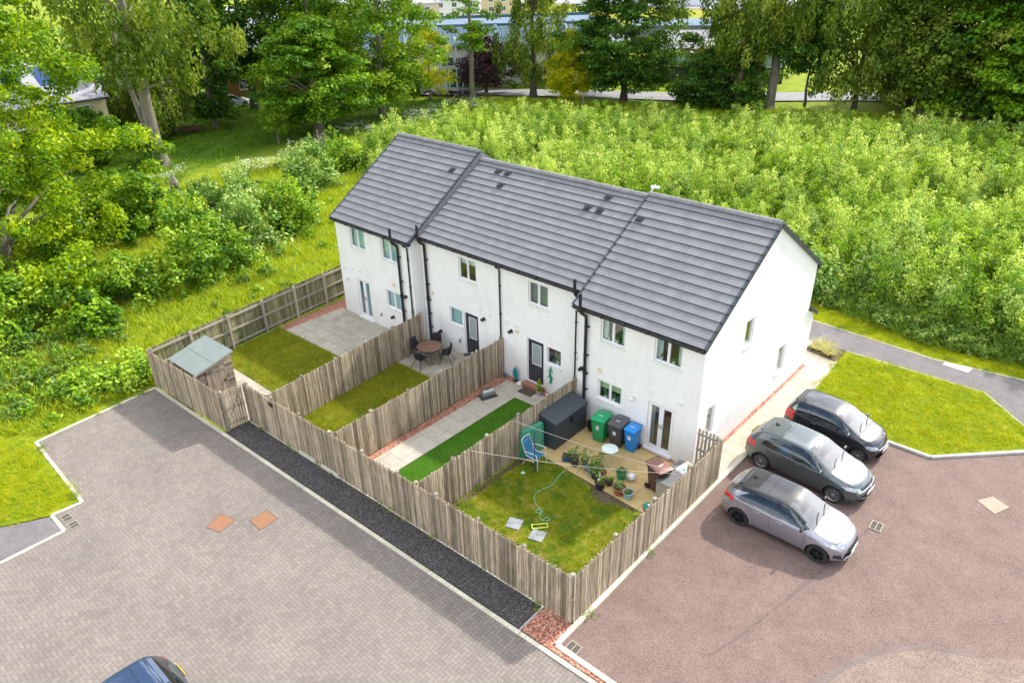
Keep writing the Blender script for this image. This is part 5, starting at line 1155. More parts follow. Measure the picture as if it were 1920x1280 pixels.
def crown(seed,H,z0,R,typ='round',nc=150,nl=110,ls=.2,cr=1.0,lean=(0,0)):
    """clump centres of a crown of total height H above ground, lowest leaves at z0, radius R"""
    g=np.random.default_rng(seed); c=[]; ph=g.uniform(0,6.28,6)
    while len(c)<nc:
        t=g.random(); a=g.uniform(0,6.283)
        prof=(math.sin(math.pi*min(1,(t*.88+.10)))**.65)
        if typ=='cone': prof=(1-t)**.7*.95+.05
        lob=1+.20*math.sin(3*a+ph[0]+t*5)+.13*math.sin(5*a+ph[1]-t*7)+.12*math.sin(t*17+ph[2]+a)
        rr=R*prof*lob*(g.random()**.38)
        z=z0+(H-z0)*t
        c.append((rr*math.cos(a)+lean[0]*t,rr*math.sin(a)+lean[1]*t,z-(rr/R)**2*(.12*(H-z0) if typ!='weep' else .2*(H-z0))))
    c=np.array(c); k=len(c); s=g.uniform(.65,1.3,k)[:,None]
    if typ=='weep':
        rad=np.array([.62,.62,1.25])*cr*s; V,F,T=leaves(c,rad,nl,ls,seed+1,droop=.75,tint=g.normal(.5,.16,k),up=.1,asp=.5)
    elif typ=='tier':
        rad=np.array([1.25,1.25,.42])*cr*s; V,F,T=leaves(c,rad,nl,ls,seed+1,tint=g.normal(.5,.15,k),up=1.1)
    else:
        rad=np.array([1.,1.,.66])*cr*s; V,F,T=leaves(c,rad,nl,ls,seed+1,tint=g.normal(.5,.15,k),up=.7)
    return c,V,F,T
def wood(seed,c,H,z0,r0,lean=(0,0),nb=22,twin=False,top=.85):
    g=random.Random(seed); b=MB(); pts=[]
    n=9
    for i in range(n):
        t=i/(n-1); pts.append((lean[0]*t*.9+g.uniform(-.12,.12)*(i>0),lean[1]*t*.9+g.uniform(-.12,.12)*(i>0),H*top*t-.15))
    b.lathe([(r0*1.55,-.2),(r0*1.2,.25),(r0*1.02,.8),(r0*.98,1.0)],(0,0,0),10)
    b.tube(pts,r0*1.0,10,r2=r0*.16)
    if twin: b.tube([(0,0,1.2),(-.5,-.3,3),(-1.0,-.5,5.5),(-1.6,-.6,9),(-1.9,-.6,H*.7)],r0*.6,9,r2=.1)
    idx=list(range(len(c))); g.shuffle(idx)
    for i in idx[:nb]:
        q=Vector(c[i]); zt=max(z0*.75,q.z-abs(q.xy.length)*.55); zt=min(zt,H*.8); f=zt/(H*top); s=Vector((lean[0]*f*.9,lean[1]*f*.9,zt))
        m1=s.lerp(q,.5)+Vector((g.uniform(-.3,.3),g.uniform(-.3,.3),g.uniform(.1,.6)))
        b.tube([s,m1,q],max(.03,r0*.32*(1-f*.5)),6,r2=.02)
    return b
def tree(label,loc,H,z0,R,typ,lm,name='tree',seed=1,nc=150,nl=110,ls=.2,cr=1.0,r0=.3,lean=(0,0),bark=None,twin=False,nb=22,cat='tree',group='tall trees behind the houses',fname='crown'):
    t=thing(name,label,cat,(loc[0],loc[1],0),0,group)
    c,V,F,T=crown(seed,H,z0,R,typ,nc,nl,ls,cr,lean)
    np_mesh(fname,V,F,LM[lm],t,T)
    b=wood(seed,c,H,z0,r0,lean,nb,twin); b.build('trunk',bark or M_bark,t,smooth=True)
    return t
TR=[
 # label, loc, H, z0, R, typ, leaf, kwargs
 ('bright yellow-green maple filling the left edge of the view',(-37.8,-10.2),18.5,.6,7.4,'round','maple',dict(seed=11,nc=720,nl=190,ls=.115,cr=.8,r0=.45,nb=45,name='maple_tree')),
 ('tall beech with two pale trunks in the shaded grass at the left',(-56.9,7.4),24,8.5,8.5,'weep','beech',dict(seed=12,nc=230,nl=130,ls=.2,cr=1.25,r0=.62,twin=True,name='beech_tree')),
 ('small dark ivy-clad tree between the twin beech and the dark lime',(-66.7,17.9),13,1.5,3.0,'round','dark',dict(seed=13,nc=110,nl=110,ls=.2,cr=1.0,r0=.3,name='broadleaf_tree')),
 ('dark heavy-crowned tree with black trunk at the top left of the wood',(-72.4,25.9),22,4.5,6.0,'round','dark',dict(seed=14,nc=240,nl=110,ls=.24,cr=1.3,r0=.5,bark=M_bark_d,name='broadleaf_tree')),
 ('round green maple with a fluted trunk standing just left of the roof ridge',(-55.3,23.0),10.5,2.0,5.4,'tier','green',dict(seed=15,nc=240,nl=130,ls=.18,cr=1.0,r0=.55,bark=M_bark,name='maple_tree')),
 ('big fresh green lime tree behind the round maple at top centre left',(-56.5,32.0),21,3.0,6.3,'round','lime',dict(seed=16,nc=330,nl=120,ls=.2,cr=1.15,r0=.4,name='lime_tree',lean=(.5,1))),
 ('tall green tree with bare grey trunk between the dark tree and the lime',(-66,30.5),22,6.5,5.5,'round','green',dict(seed=17,nc=200,nl=110,ls=.22,cr=1.2,r0=.4,name='broadleaf_tree')),
 ('slender tree with a long bare trunk and thin crown before the blue-roofed unit',(-56.0,45.7),19,6.2,3.0,'tier','green',dict(seed=18,nc=85,nl=80,ls=.2,cr=.9,r0=.36,name='slender_tree')),
 ('dark purple-leaved tree behind the slender trunk',(-57.5,49.6),6.5,1.6,3.6,'round','purple',dict(seed=19,nc=110,nl=100,ls=.18,cr=.9,r0=.18,bark=M_bark_d,name='purple_plum_tree')),
 ('loose bright yellow laburnum against the white industrial wall',(-59.6,42.0),7.8,1.4,3.0,'round','yellow',dict(seed=20,nc=70,nl=80,ls=.15,cr=.85,r0=.14,name='laburnum_tree')),
 ('drooping olive-green beech with dark trunk left of the round dark maple',(-51.0,51.1),17,2.6,4.3,'weep','beech',dict(seed=21,nc=150,nl=110,ls=.2,cr=1.15,r0=.42,bark=M_bark_d,name='beech_tree')),
 ('yellow-green bushy tree tucked between the drooping beech and the round maple',(-46.8,53.2),7.2,.4,3.0,'round','yellow',dict(seed=22,nc=100,nl=100,ls=.17,cr=.95,r0=.16,name='shrubby_tree')),
 ('broad dark green maple with tiered leaves near the middle of the top edge',(-40.6,55.2),16,2.2,6.5,'tier','dark',dict(seed=23,nc=330,nl=130,ls=.2,cr=1.15,r0=.42,bark=M_bark_d,name='maple_tree')),
 ('low spreading dark evergreen at the foot of the tall pale beech',(-30.5,60.0),6.2,.3,5.2,'tier','dark',dict(seed=24,nc=170,nl=120,ls=.2,cr=1.1,r0=.25,bark=M_bark_d,name='evergreen_tree')),
 ('tall beech with a thick pale trunk and trailing foliage right of centre',(-25.3,60.9),21,7.5,8.8,'weep','beech',dict(seed=25,nc=260,nl=130,ls=.2,cr=1.3,r0=.55,name='beech_tree')),
 ('beech with a short brown trunk close left of the tall pale beech',(-28.0,58.6),15,5.5,4.6,'weep','beech',dict(seed=26,nc=110,nl=110,ls=.2,cr=1.1,r0=.36,bark=mat('brown_bark',(.20,.13,.09),.9,noise=.6,nscale=3,bump=.4),name='beech_tree')),
 ('thin dark-stemmed tree just right of the tall pale beech',(-21.6,61.2),12,4.6,3.2,'round','dark',dict(seed=27,nc=80,nl=100,ls=.2,cr=1.1,r0=.16,bark=M_bark_d,name='slender_tree')),
 ('pair-stemmed olive tree in the middle of the right-hand wood',(-17.5,64.5),19,3.4,5.5,'weep','beech',dict(seed=28,nc=200,nl=110,ls=.22,cr=1.2,r0=.3,bark=M_bark_d,name='broadleaf_tree')),
 ('olive-leaved beech with bare twigs high in the right-hand wood',(-11.5,67.2),19,2.0,6.4,'round','beech',dict(seed=29,nc=280,nl=110,ls=.22,cr=1.25,r0=.35,name='beech_tree')),
 ('dense mid-green tree second from the right edge of the view',(-6.5,68.0),18,1.2,5.8,'tier','green',dict(seed=30,nc=280,nl=110,ls=.22,cr=1.2,r0=.35,bark=M_bark_d,name='broadleaf_tree')),
 ('dense deep-green tree at the right edge of the view',(-1.0,67.0),18,1.0,6.3,'tier','green',dict(seed=31,nc=300,nl=110,ls=.22,cr=1.25,r0=.35,bark=M_bark_d,name='broadleaf_tree')),
 ('background tree filling the gap behind the right-hand wood, left of the dense pair',(-14.5,73.0),17,1.0,6.5,'round','dark',dict(seed=32,nc=220,nl=100,ls=.26,cr=1.4,r0=.3,bark=M_bark_d,name='broadleaf_tree')),
 ('background tree behind the dense pair at the top right',(-4.0,75.0),18,1.0,6.5,'round','green',dict(seed=33,nc=220,nl=100,ls=.26,cr=1.4,r0=.3,bark=M_bark_d,name='broadleaf_tree')),
 ('tall dark tree at the very top between twin beech and dark lime',(-80,22),22,5,6.0,'round','dark',dict(seed=35,nc=190,nl=100,ls=.26,cr=1.4,r0=.35,bark=M_bark_d,name='broadleaf_tree')),
 ('feathery olive tree behind the twin beech, in front of the tan house',(-66.5,11.5),12,1.2,4.0,'weep','beech',dict(seed=34,nc=130,nl=110,ls=.2,cr=1.1,r0=.25,name='broadleaf_tree')),
 ('small round tree in front of the tan house, seen just past the maple',(-61.5,3.2),4.6,.6,3.0,'round','green',dict(seed=38,nc=110,nl=110,ls=.17,cr=.95,r0=.2,name='broadleaf_tree')),
 ('pale sapling with a whippy yellow top in the cow parsley left of the ridge',(-55.0,18.0),4.2,1.0,1.1,'round','lime',dict(seed=36,nc=36,nl=80,ls=.12,cr=.5,r0=.05,nb=8,name='young_tree',group='young trees')),
]
for lb,loc,H,z0,Rr,typ,lm,kw in TR: tree(lb,loc,H,z0,Rr,typ,lm,**kw)

# ---------------- bushes ----------------
def bush(label,loc,H,R,lm,seed,nc=60,nl=120,ls=.1,cr=.6,name='bush',group='bushes beyond the left boundary fence',flat=1):
    t=thing(name,label,'bush',(loc[0],loc[1],-.02),0,group)
    g=np.random.default_rng(seed); c=[]
    while len(c)<nc:
        a=g.uniform(0,6.283); ph=math.acos(g.random()); rr=g.random()**.33
        lob=1+.22*math.sin(3*a+seed)+.15*math.sin(5*a+ph*4)
        rr=max(rr,.35); c.append((R*.9*rr*lob*math.sin(ph)*math.cos(a),R*.9*rr*lob*math.sin(ph)*math.sin(a),max(.2,H*.92*rr*math.cos(ph)*(1+.15*math.sin(4*a)))))
    c=np.array(c); s=g.uniform(.6,1.3,nc)[:,None]
    V,F,T=leaves(c,np.array([1,1,.7])*cr*s,nl,ls,seed+1,tint=g.normal(.5,.2,nc),up=1.0)
    # whippy upright shoots
    k=nc; sh=np.repeat(c,1,0)+np.array([0,0,cr*.8]); V2,F2,T2=leaves(sh,np.array([.12,.12,.30])*np.ones((k,1)),int(nl*.14),ls*.9,seed+2,tint=g.normal(.66,.12,k),up=.7)
    V=np.concatenate([V,V2]); F=np.concatenate([F,F2+len(V)-len(V2)]); T=np.concatenate([T,T2])
    np_mesh('foliage',V,F,LM[lm],t,T)
    b=MB(); rnd=random.Random(seed)
    for i in range(9):
        q=Vector(c[rnd.randrange(nc)]); b.tube([(rnd.uniform(-.2,.2),rnd.uniform(-.2,.2),-.1),q*.5+Vector((0,0,.2)),q],.03,5,r2=.01)
    b.build('stems',M_bark,t)
    return t
BU=[
 ('rounded light green bush at the left edge below the big maple',(-30.3,-11.6),3.1,2.3,'bush',41,60),
 ('loose yellowish-green bush between the left-edge bush and the large round bush',(-30.0,-7.4),2.8,2.4,'bush',42,60),
 ('largest round green bush, midway along the boundary fence',(-30.0,-2.6),5.0,3.4,'bush',43,120),
 ('silvery green bush right of the largest round bush',(-32.0,.9),4.3,2.5,'silver',44,80),
 ('bright green bush nearest the left gable, beside the yellow grass',(-32.8,5.0),4.1,2.3,'bush',45,75),
 ('pale bush behind the silvery one, up against the cow parsley',(-38.0,3.5),4.2,3.0,'silver',46,90),
 ('dark glossy broad-leaved shrub right of the big maple',(-41.0,-1.6),4.2,3.0,'green',47,80),
 ('lime green bush close behind the left gable roof',(-39.5,11.0),4.2,2.6,'silver',49,80),
 ('yellow-green bush left of the roof ridge among the cow parsley',(-42.0,16.0),3.4,2.4,'bush',50,70),
 ('small dark green bush under the right side of the big maple',(-27.6,-9.7),2.2,1.3,'green',51,28),
 ('low leafy bush by the yard kerb at the left',(-22.3,-12.0),.9,1.5,'bush',53,24),
 ('low leafy bush just outside the left fence corner',(-21.9,-10.6),1.1,1.1,'bush',54,20),
 ('pale willow bush behind the near end house, above the path',(-2.6,17.4),2.7,1.25,'silver',56,36),
 ('ivy growth around the foot of the twin beech',(-56.3,6.2),3.2,1.1,'dark',58,24),
]
for lb,loc,H,Rr,lm,sd,nc in BU: bush(lb,loc,H,Rr,lm,sd,nc=int(nc*1.1),nl=80,ls=.115 if lm!='green' else .15,group=None)

# ---------------- plantation of saplings ----------------
def sapling_mesh(seed):
    g=np.random.default_rng(seed); ns=int(g.integers(5,9)); C_=[];Rd=[];tn=[]
    st=MB()
    for s in range(ns):
        a=g.uniform(0,6.283); r=g.uniform(.25,1.0) if s else 0; h=g.uniform(1.2,2.7)
        bx,by=r*math.cos(a)*.3,r*math.sin(a)*.3; tx,ty=r*math.cos(a),r*math.sin(a)
        st.tube([(bx,by,-.05),((bx+tx)/2,(by+ty)/2,h*.5),(tx,ty,h)],.018,4,r2=.006)
        for i in range(7):
            t=.15+.85*i/6; C_.append((bx+(tx-bx)*t+g.normal()*.1,by+(ty-by)*t+g.normal()*.1,h*t)); w_=.44*(1.08-t*.5)*g.uniform(.8,1.2); Rd.append((w_,w_,h*.10)); tn.append(.36+.26*t+g.normal()*.12)
    V,F,T=leaves(np.array(C_),np.array(Rd)*.95,36,.068,seed+1,tint=np.array(tn),up=.5,asp=.5)
    me=np_mesh('foliage',V,F,LM['bush' if seed in(103,) else 'silver' if seed==106 else 'sap'],None,T); st_=st.build('stems',M_bark_d)
    return me,st_
SAPV=[sapling_mesh(100+i) for i in range(7)]
for me,st in SAPV: me.parent=st.parent=None
poly=[(-4.5,18.3),(-1.2,17.6),(4.0,16.9),(8,17.0),(14,17.4),(16,24),(12,40),(7,50),(2,57),(-8,55.5),(-16.5,50.5),(-24,46.5),(-31,43),(-38,38),(-43,35),(-45.5,31),(-46.5,26),(-44,20),(-38,16),(-26,18)]
def inside(x,y,P):
    c=False; j=len(P)-1
    for i in range(len(P)):
        if (P[i][1]>y)!=(P[j][1]>y) and x<(P[j][0]-P[i][0])*(y-P[i][1])/(P[j][1]-P[i][1])+P[i][0]: c=not c
        j=i
    return c
rnd=random.Random(5); pts=[]
y=15.5
while y<68:
    x=-49
    while x<17:
        px=x+rnd.uniform(-.55,.55); py=y+rnd.uniform(-.5,.5)
        if inside(px,py,poly) and rnd.random()<.94: pts.append((px,py))
        x+=1.38
    y+=1.28
camx,camy,camz=9.357,-19.59,16.67
def hidden(x,y):
    d=math.hypot(x-camx,y-camy); ang=math.atan2(x-camx,y-camy)+.7413
    if abs(ang)>R(36.5): return True
    for yw,zz in((4.55,7.9),(9.1,4.9)):
        t=(yw-camy)/(y-camy); xt=camx+(x-camx)*t; zt=camz+(2.6-camz)*t
        if -20.2<xt<0 and zt<zz: return True
    return False
vis=[p for p in pts if not hidden(*p)]; vis.sort(key=lambda p:math.hypot(p[0]-camx,p[1]-camy))
near=vis[:300]; ns_=set(near); rest=[p for p in pts if p not in ns_]
def place_sapling(i,p):
    fo,st=SAPV[rnd.randrange(7)]; s=rnd.uniform(.82,1.12)*(1+.26*math.sin(p[0]*.31+1.3)*math.cos(p[1]*.27))
    rt=thing('sapling','pale green young tree of the dense plantation behind the houses','young tree',(p[0],p[1],-.03),rnd.uniform(0,6.28),'young trees of the plantation'); rt.scale=(s,s,s*rnd.uniform(.9,1.15))
    for src in(fo,st):
        c=src.copy(); COL.objects.link(c); c.parent=rt
for i,p in enumerate(near): place_sapling(i,p)
def scatter(name,label,cat,sources,pts,smin,smax,z=0,zs=1.0,seed=3):
    """one object that carries many small plants: geometry nodes instancing over a point mesh"""
    col=bpy.data.collections.new(name+'_sources')
    for s in sources: col.objects.link(s)
    me=bpy.data.meshes.new(name); me.from_pydata([(p[0],p[1],z) for p in pts],[],[])
    o=bpy.data.objects.new(name,me); COL.objects.link(o); tag(o,label,cat,kind='stuff')
    ng=bpy.data.node_groups.new(name,'GeometryNodeTree'); ng.interface.new_socket('Geometry',in_out='INPUT',socket_type='NodeSocketGeometry'); ng.interface.new_socket('Geometry',in_out='OUTPUT',socket_type='NodeSocketGeometry')
    gi=N(ng,'NodeGroupInput'); go=N(ng,'NodeGroupOutput'); ip=N(ng,'GeometryNodeInstanceOnPoints'); ci=N(ng,'GeometryNodeCollectionInfo'); ci.inputs['Collection'].default_value=col; ci.inputs['Separate Children'].default_value=True; ci.inputs['Reset Children'].default_value=True
    rv=N(ng,'FunctionNodeRandomValue',data_type='FLOAT_VECTOR'); rv.inputs[0].default_value=(-.06,-.06,0); rv.inputs[1].default_value=(.06,.06,6.283); rv.inputs['Seed'].default_value=seed
    sv=N(ng,'FunctionNodeRandomValue',data_type='FLOAT'); sv.inputs[2].default_value=smin; sv.inputs[3].default_value=smax; sv.inputs['Seed'].default_value=seed+1
    ip.inputs['Pick Instance'].default_value=True
    Lk=ng.links.new; Lk(gi.outputs[0],ip.inputs['Points']); Lk(ci.outputs[0],ip.inputs['Instance']); Lk(rv.outputs[0],ip.inputs['Rotation']); Lk(sv.outputs[1],ip.inputs['Scale']); Lk(ip.outputs[0],go.inputs[0])
    md=o.modifiers.new('scatter','NODES'); md.node_group=ng
    return o,col
# joined sapling variants serve the scatter
def hide_src(o):
    for c in list(o.users_collection): c.objects.unlink(o)
SAPJ=[]
for fo,st in SAPV:
    j=bpy.data.meshes.new('sapling_mix'); bm=bmesh.new(); bm.from_mesh(fo.data); 
    for p in bm.faces: p.material_index=0
    nf=len(bm.faces); bm.from_mesh(st.data); bm.faces.ensure_lookup_table()
    for p in bm.faces[nf:]: p.material_index=1
    bm.to_mesh(j); bm.free(); j.materials.append(fo.data.materials[0]); j.materials.append(M_bark_d)
    SAPJ.append(bpy.data.objects.new('sapling_mix',j))
scatter('young_plantation','dense mass of pale green young trees stretching back to the tall wood','young trees',SAPJ,rest,.8,1.3,-.03)
for fo,st in SAPV:
    bpy.data.objects.remove(fo); bpy.data.objects.remove(st)

# ---------------- long grass, weeds, flowers ----------------
def tuft(seed,n,h,w_,spread,lm,flower=0,bend=.5):
    g=np.random.default_rng(seed); a=g.uniform(0,6.283,n); r=spread*np.sqrt(g.random(n)); b=np.stack([r*np.cos(a),r*np.sin(a),np.zeros(n)],1)
    d=np.stack([np.cos(a)*bend+g.normal(size=n)*.35,np.sin(a)*bend+g.normal(size=n)*.35,np.ones(n)],1)
    hh=h*g.uniform(.5,1.15,n)[:,None]; m=b+d*hh*.55; t=b+d*hh*np.array([1.15,1.15,.92]); q=g.uniform(0,6.283,n); s=np.stack([np.cos(q),np.sin(q),np.zeros(n)],1)*w_
    V=np.stack([b-s,b+s,m+s*.8,m-s*.8,m-s*.8,m+s*.8,t+s*.15,t-s*.15],1).reshape(-1,3); F=np.arange(8*n).reshape(-1,4); T=np.repeat(np.clip(g.normal(.5,.2,n),0,1),8); mi=np.zeros(len(F),int)
    mats=[LM[lm]]
    if flower:
        k=flower; c=np.stack([g.uniform(-spread,spread,k),g.uniform(-spread,spread,k),g.uniform(.75,1.1,k)*h*1.15],1); Vf,Ff,Tf=leaves(c,np.tile([.09,.09,.015],(k,1)),14,.022,seed+9,up=3)
        F=np.concatenate([F,Ff+len(V)]); V=np.concatenate([V,Vf]); T=np.concatenate([T,Tf]); mi=np.concatenate([mi,np.ones(len(Ff),int)]); mats.append(M_white_fl)
    o=np_mesh('tuft',V,F,mats,None,T,mi=mi if flower else None); hide_src(o); return o
def leafy(seed,k,h,spread,lm,ls=.07,n=26):
    g=np.random.default_rng(seed); c=np.stack([g.uniform(-spread,spread,k),g.uniform(-spread,spread,k),g.uniform(.2,.85,k)*h],1)
    V,F,T=leaves(c,np.tile([.16,.16,h*.22],(k,1)),n,ls,seed,tint=g.normal(.5,.15,k),up=.6); o=np_mesh('leafy_weed',V,F,LM[lm],None,T); hide_src(o); return o
def fillpoly(P,step,seed,keep=1.0,dens=None):
    r=random.Random(seed); xs=[p[0] for p in P]; ys=[p[1] for p in P]; o=[]; y=min(ys)
    while y<max(ys):
        x=min(xs)
        while x<max(xs):
            px,py=x+r.uniform(-.6,.6)*step,y+r.uniform(-.6,.6)*step
            if inside(px,py,P) and r.random()<keep: o.append((px,py))
            x+=step
        y+=step
    return o
gr=[tuft(201+i,42,.46,.013,.30,'wild') for i in range(5)]
field=[(-21.0,-9.6),(-22.2,-.2),(-22.3,2),(-20.6,2),(-20.6,9.5),(-21,12),(-30,16),(-46,19),(-50,8),(-44,-4),(-40,-16),(-33,-22),(-21,-15.2),(-20.4,-14.6),(-20.7,-10.3)]
scatter('long_grass','long yellow-green meadow grass between the boundary fence and the bushes','long grass',gr,fillpoly(field,.40,1,.9),.6,1.25,.0)
wd=[leafy(221+i,9,.62,.4,'weed') for i in range(3)]+[leafy(231+i,7,.5,.35,'bush') for i in range(2)]+[tuft(241,34,.7,.011,.2,'weed')]
scatter('meadow_weeds','leafy weeds growing through the long grass on the left','weeds',wd,fillpoly(field,1.5,2,.4)+fillpoly([(-21.3,-11),(-21,-14.6),(-27,-17),(-30,-12),(-24,-10)],.55,3,.8),.7,1.3)
vg=[leafy(251+i,10,.62,.35,'weed',.06,30) for i in range(3)]+[tuft(261+i,46,.72,.012,.25,'weed') for i in range(3)]
verge=[(-21,17.4),(-2.3,16.0),(2.8,15.0),(7.5,15.3),(16,16.4),(16,19),(7,18.6),(0,18.6),(-8,19.5),(-21,20)]
scatter('verge_weeds','tall rough weeds along the back edge of the mown verge','weeds',vg,fillpoly(verge,.42,5,.95),.7,1.35)
ug=[leafy(271+i,10,.8,.6,'bush',.08,24) for i in range(3)]
scatter('undergrowth','low green undergrowth between the young trees','undergrowth',ug,fillpoly(poly,1.15,6,.95),.8,1.3)
par=[tuft(281+i,26,.8,.012,.4,'weed',flower=11) for i in range(3)]
pr=[(-47.5,24),(-48,34),(-49,43),(-55,43.5),(-54.5,36),(-53.5,26),(-51,17.5),(-49.5,10),(-53,4),(-50,3),(-46,8),(-45.5,16)]
scatter('cow_parsley','drifts of white-flowered cow parsley between the wood and the bushes','cow parsley',par,[p for p in fillpoly(pr,.75,7,.7) if math.sin(p[0]*.9+p[1]*.5)+math.sin(p[1]*.8)>-.2],.8,1.25)
wg=[tuft(291+i,40,.34,.014,.35,'green' if i else 'bush') for i in range(3)]
woodp=[(-50,-2),(-54,-12),(-85,-20),(-92,15),(-78,38),(-62,42),(-55,43),(-54.5,34),(-55.5,18),(-52,8)]
scatter('woodland_grass','mid-green grass under the tall trees at the left','grass',wg,fillpoly(woodp,.85,9,.9),.7,1.2,.05)
rg=[(-56,43),(-50,48),(-40,54),(-24,62),(-6,68),(-6,56),(-16.5,51),(-24,47),(-31,43.5),(-38,38.5),(-45,35),(-48,34)]
scatter('ridge_grass','sunny grass strip between the young trees and the tall wood','grass',gr,fillpoly(rg,.6,11,.9),.6,1.1)
# short blades over the mown areas
mg=[tuft(301+i,70,.07,.005,.24,'mown',bend=.9) for i in range(3)]; mg2=[tuft(311+i,60,.06,.005,.24,'mown2',bend=.9) for i in range(3)]; mt=[tuft(341,110,.04,.004,.22,'turf',bend=.6)]
scatter('mown_grass','short mown grass blades of the two open lawns and the verge','grass',mg,fillpoly([(1.3,6.22),(4.75,6.24),(6.15,6.27),(8.6,8.77),(9.55,9.9),(9.25,10.55),(8.28,10.45),(6.56,12.1),(1.1,11.98),(1.12,11.0)],.24,12)+fillpoly([(-20.05,-15.1),(-15.1,-15.24),(-15.1,-16.2),(-16.6,-19.0),(-22,-26),(-26,-20)],.26,13)+fillpoly([(-8,14.25),(-1.5,14.2),(4.2,13.9),(7.3,14.36),(12,14.9),(12,15.7),(7.5,15.3),(2.8,15.0),(-2.3,16.1),(-8,16.4)],.26,14),.6,1.5,.045)
scatter('garden_grass','short yellowish grass blades of the fenced garden lawns','grass',mg2,fillpoly([(fx(-7)+.15,-6.95),(-14.4,-6.9),(-14.4,-3.27),(fx(-3.4)+.15,-3.47)],.24,15)+fillpoly([(-13.7,-8.55),(-9.5,-8.4),(-9.65,-1.8),(-14.0,-1.92)],.24,16)+fillpoly([(-4.9,-7.9),(.8,-8.05),(.8,-3.2),(-.3,-3.2),(-1.5,-3.65),(-2.2,-3.2),(-4.6,-3.0),(-4.85,-4.5)],.24,17,.9),.5,1.4,.03)
# edge weeds along kerbs and fence feet
ew=[leafy(351+i,3,.14,.10,'weed',.03,16) for i in range(3)]+[tuft(361,18,.16,.006,.1,'wild')]
ep=[]; er=random.Random(4)
for (a,c,n) in (((-20.2,-14.9),(-15,-15.25),26),((-19.9,-14.8),(-20.3,-10.3),16),((-14.8,fyy(-14.8)-.08),(-.1,fyy(-.1)-.08),40),((1.3,6.18),(4.7,6.2),14),((1.12,-8),(1.12,0),10),((fx(-9)+.1,-9),(fx(-3.5)+.1,-3.5),20),((-5.0,-7.8),(-5.0,-3.2),16),((.8,-7.8),(.8,-3.4),14),((-13.5,-8.3),(-14.0,-2),14),((-21,14.2),(7,14.2),30)):
    for i in range(n//3): f=er.random(); ep.append((a[0]+(c[0]-a[0])*f+er.uniform(-.05,.05),a[1]+(c[1]-a[1])*f+er.uniform(-.05,.05)))
scatter('edge_weeds','small weeds and grass tufts along kerbs and fence feet','weeds',ew,ep,.5,1.4,.03)
# planting bed grasses
LM['sedge']=leaf_mat('golden_sedge_leaf',(.35,.34,.10),(.55,.52,.20),(.75,.70,.36),.3,.05)
for i,(x,y,lb) in enumerate(((.0,11.35,'golden ornamental grass clump in the bark bed nearest the house'),(.15,11.75,'golden ornamental grass clump at the back of the bark bed'),(.55,11.2,'golden ornamental grass clump in the bark bed nearest the lawn'))):
    o=tuft(320+i,260,.42,.009,.10,'sedge',bend=.9); o.name='sedge_clump'; COL.objects.link(o); o.location=(x,y,.03); tag(o,lb,'grass plant',group=None)
P_blk=mat('black_pot_plastic',(.025,.027,.03),.5); P_ter=mat('terracotta',(.42,.15,.07),.7,noise=.4,nscale=6); P_blue=mat('pale_blue_glaze',(.33,.55,.60),.35); P_grn=mat('green_plastic',(.01,.27,.13),.4); P_grey=mat('grey_pot',(.33,.33,.31),.6); P_nav=mat('navy_trough_plastic',(.02,.06,.19),.4); P_wht=mat('white_glazed_pot',(.72,.74,.72),.35)
plantpot('small dark pot with a bright green conifer beside the dark door',-7.3,.22,P_grey,.13,.24,'cone',.5,.16,lm='lime',seed=3)
t=thing('garden_ornament','teal leaf-shaped ornament leaning on the wall by the dark door','ornament',(-8.8,.42,.02)); b=MB(); b.add([(0,0,.72),(.11,0,.5),(.13,0,.3),(.06,0,.08),(-.06,0,.08),(-.13,0,.3),(-.11,0,.5)],[(0,1,2,3,4,5,6)]); o=b.build('leaf_blade',mat('teal_ceramic',(.01,.22,.26),.3),t); md=o.modifiers.new('thick','SOLIDIFY'); md.thickness=.035; b=MB(); b.lathe([(.1,0),(.09,.05),(.03,.08)],(0,0,0),14); b.build('base',P_blk,t)
t=thing('stone_ornament','white stone lump on the ground by the teal ornament','ornament',(-8.45,.3,.02)); b=MB(); b.lathe([(.02,0),(.14,.02),(.16,.07),(.09,.13),(.01,.14)],(0,0,0),9); b.build('stone',P_wht,t); b=MB(); b.lathe([(.01,.0),(.07,.03),(.05,.09),(.01,.1)],(.14,.06,0),7); b.build('pebble',P_wht,t)
t=thing('wall_hanging','green lizard-like hanging ornament on the wall right of the dark door','ornament',(-7.0,.58,1.0)); b=MB(); b.tube([(0,0,-.45),(.05,-.02,-.25),(-.02,-.03,0),(.03,-.02,.2),(0,-.01,.32)],.05,8,r2=.03); b.build('body',mat('sea_green',(.02,.28,.17),.4),t,smooth=True)
for s in(-1,1):
    for z in(-.2,.1): b=MB(); b.tube([(0,-.02,z),(.1*s,-.01,z+.06),(.13*s,-.01,z-.02)],.014,5); b.build('limb',mat('sea_green',0),t)
plantpot('tiny blue pot at the foot of the wall where the divider fence ends',-9.35,.35,mat('blue_pot',(.05,.20,.33),.4),.09,.14,None,z=.02)
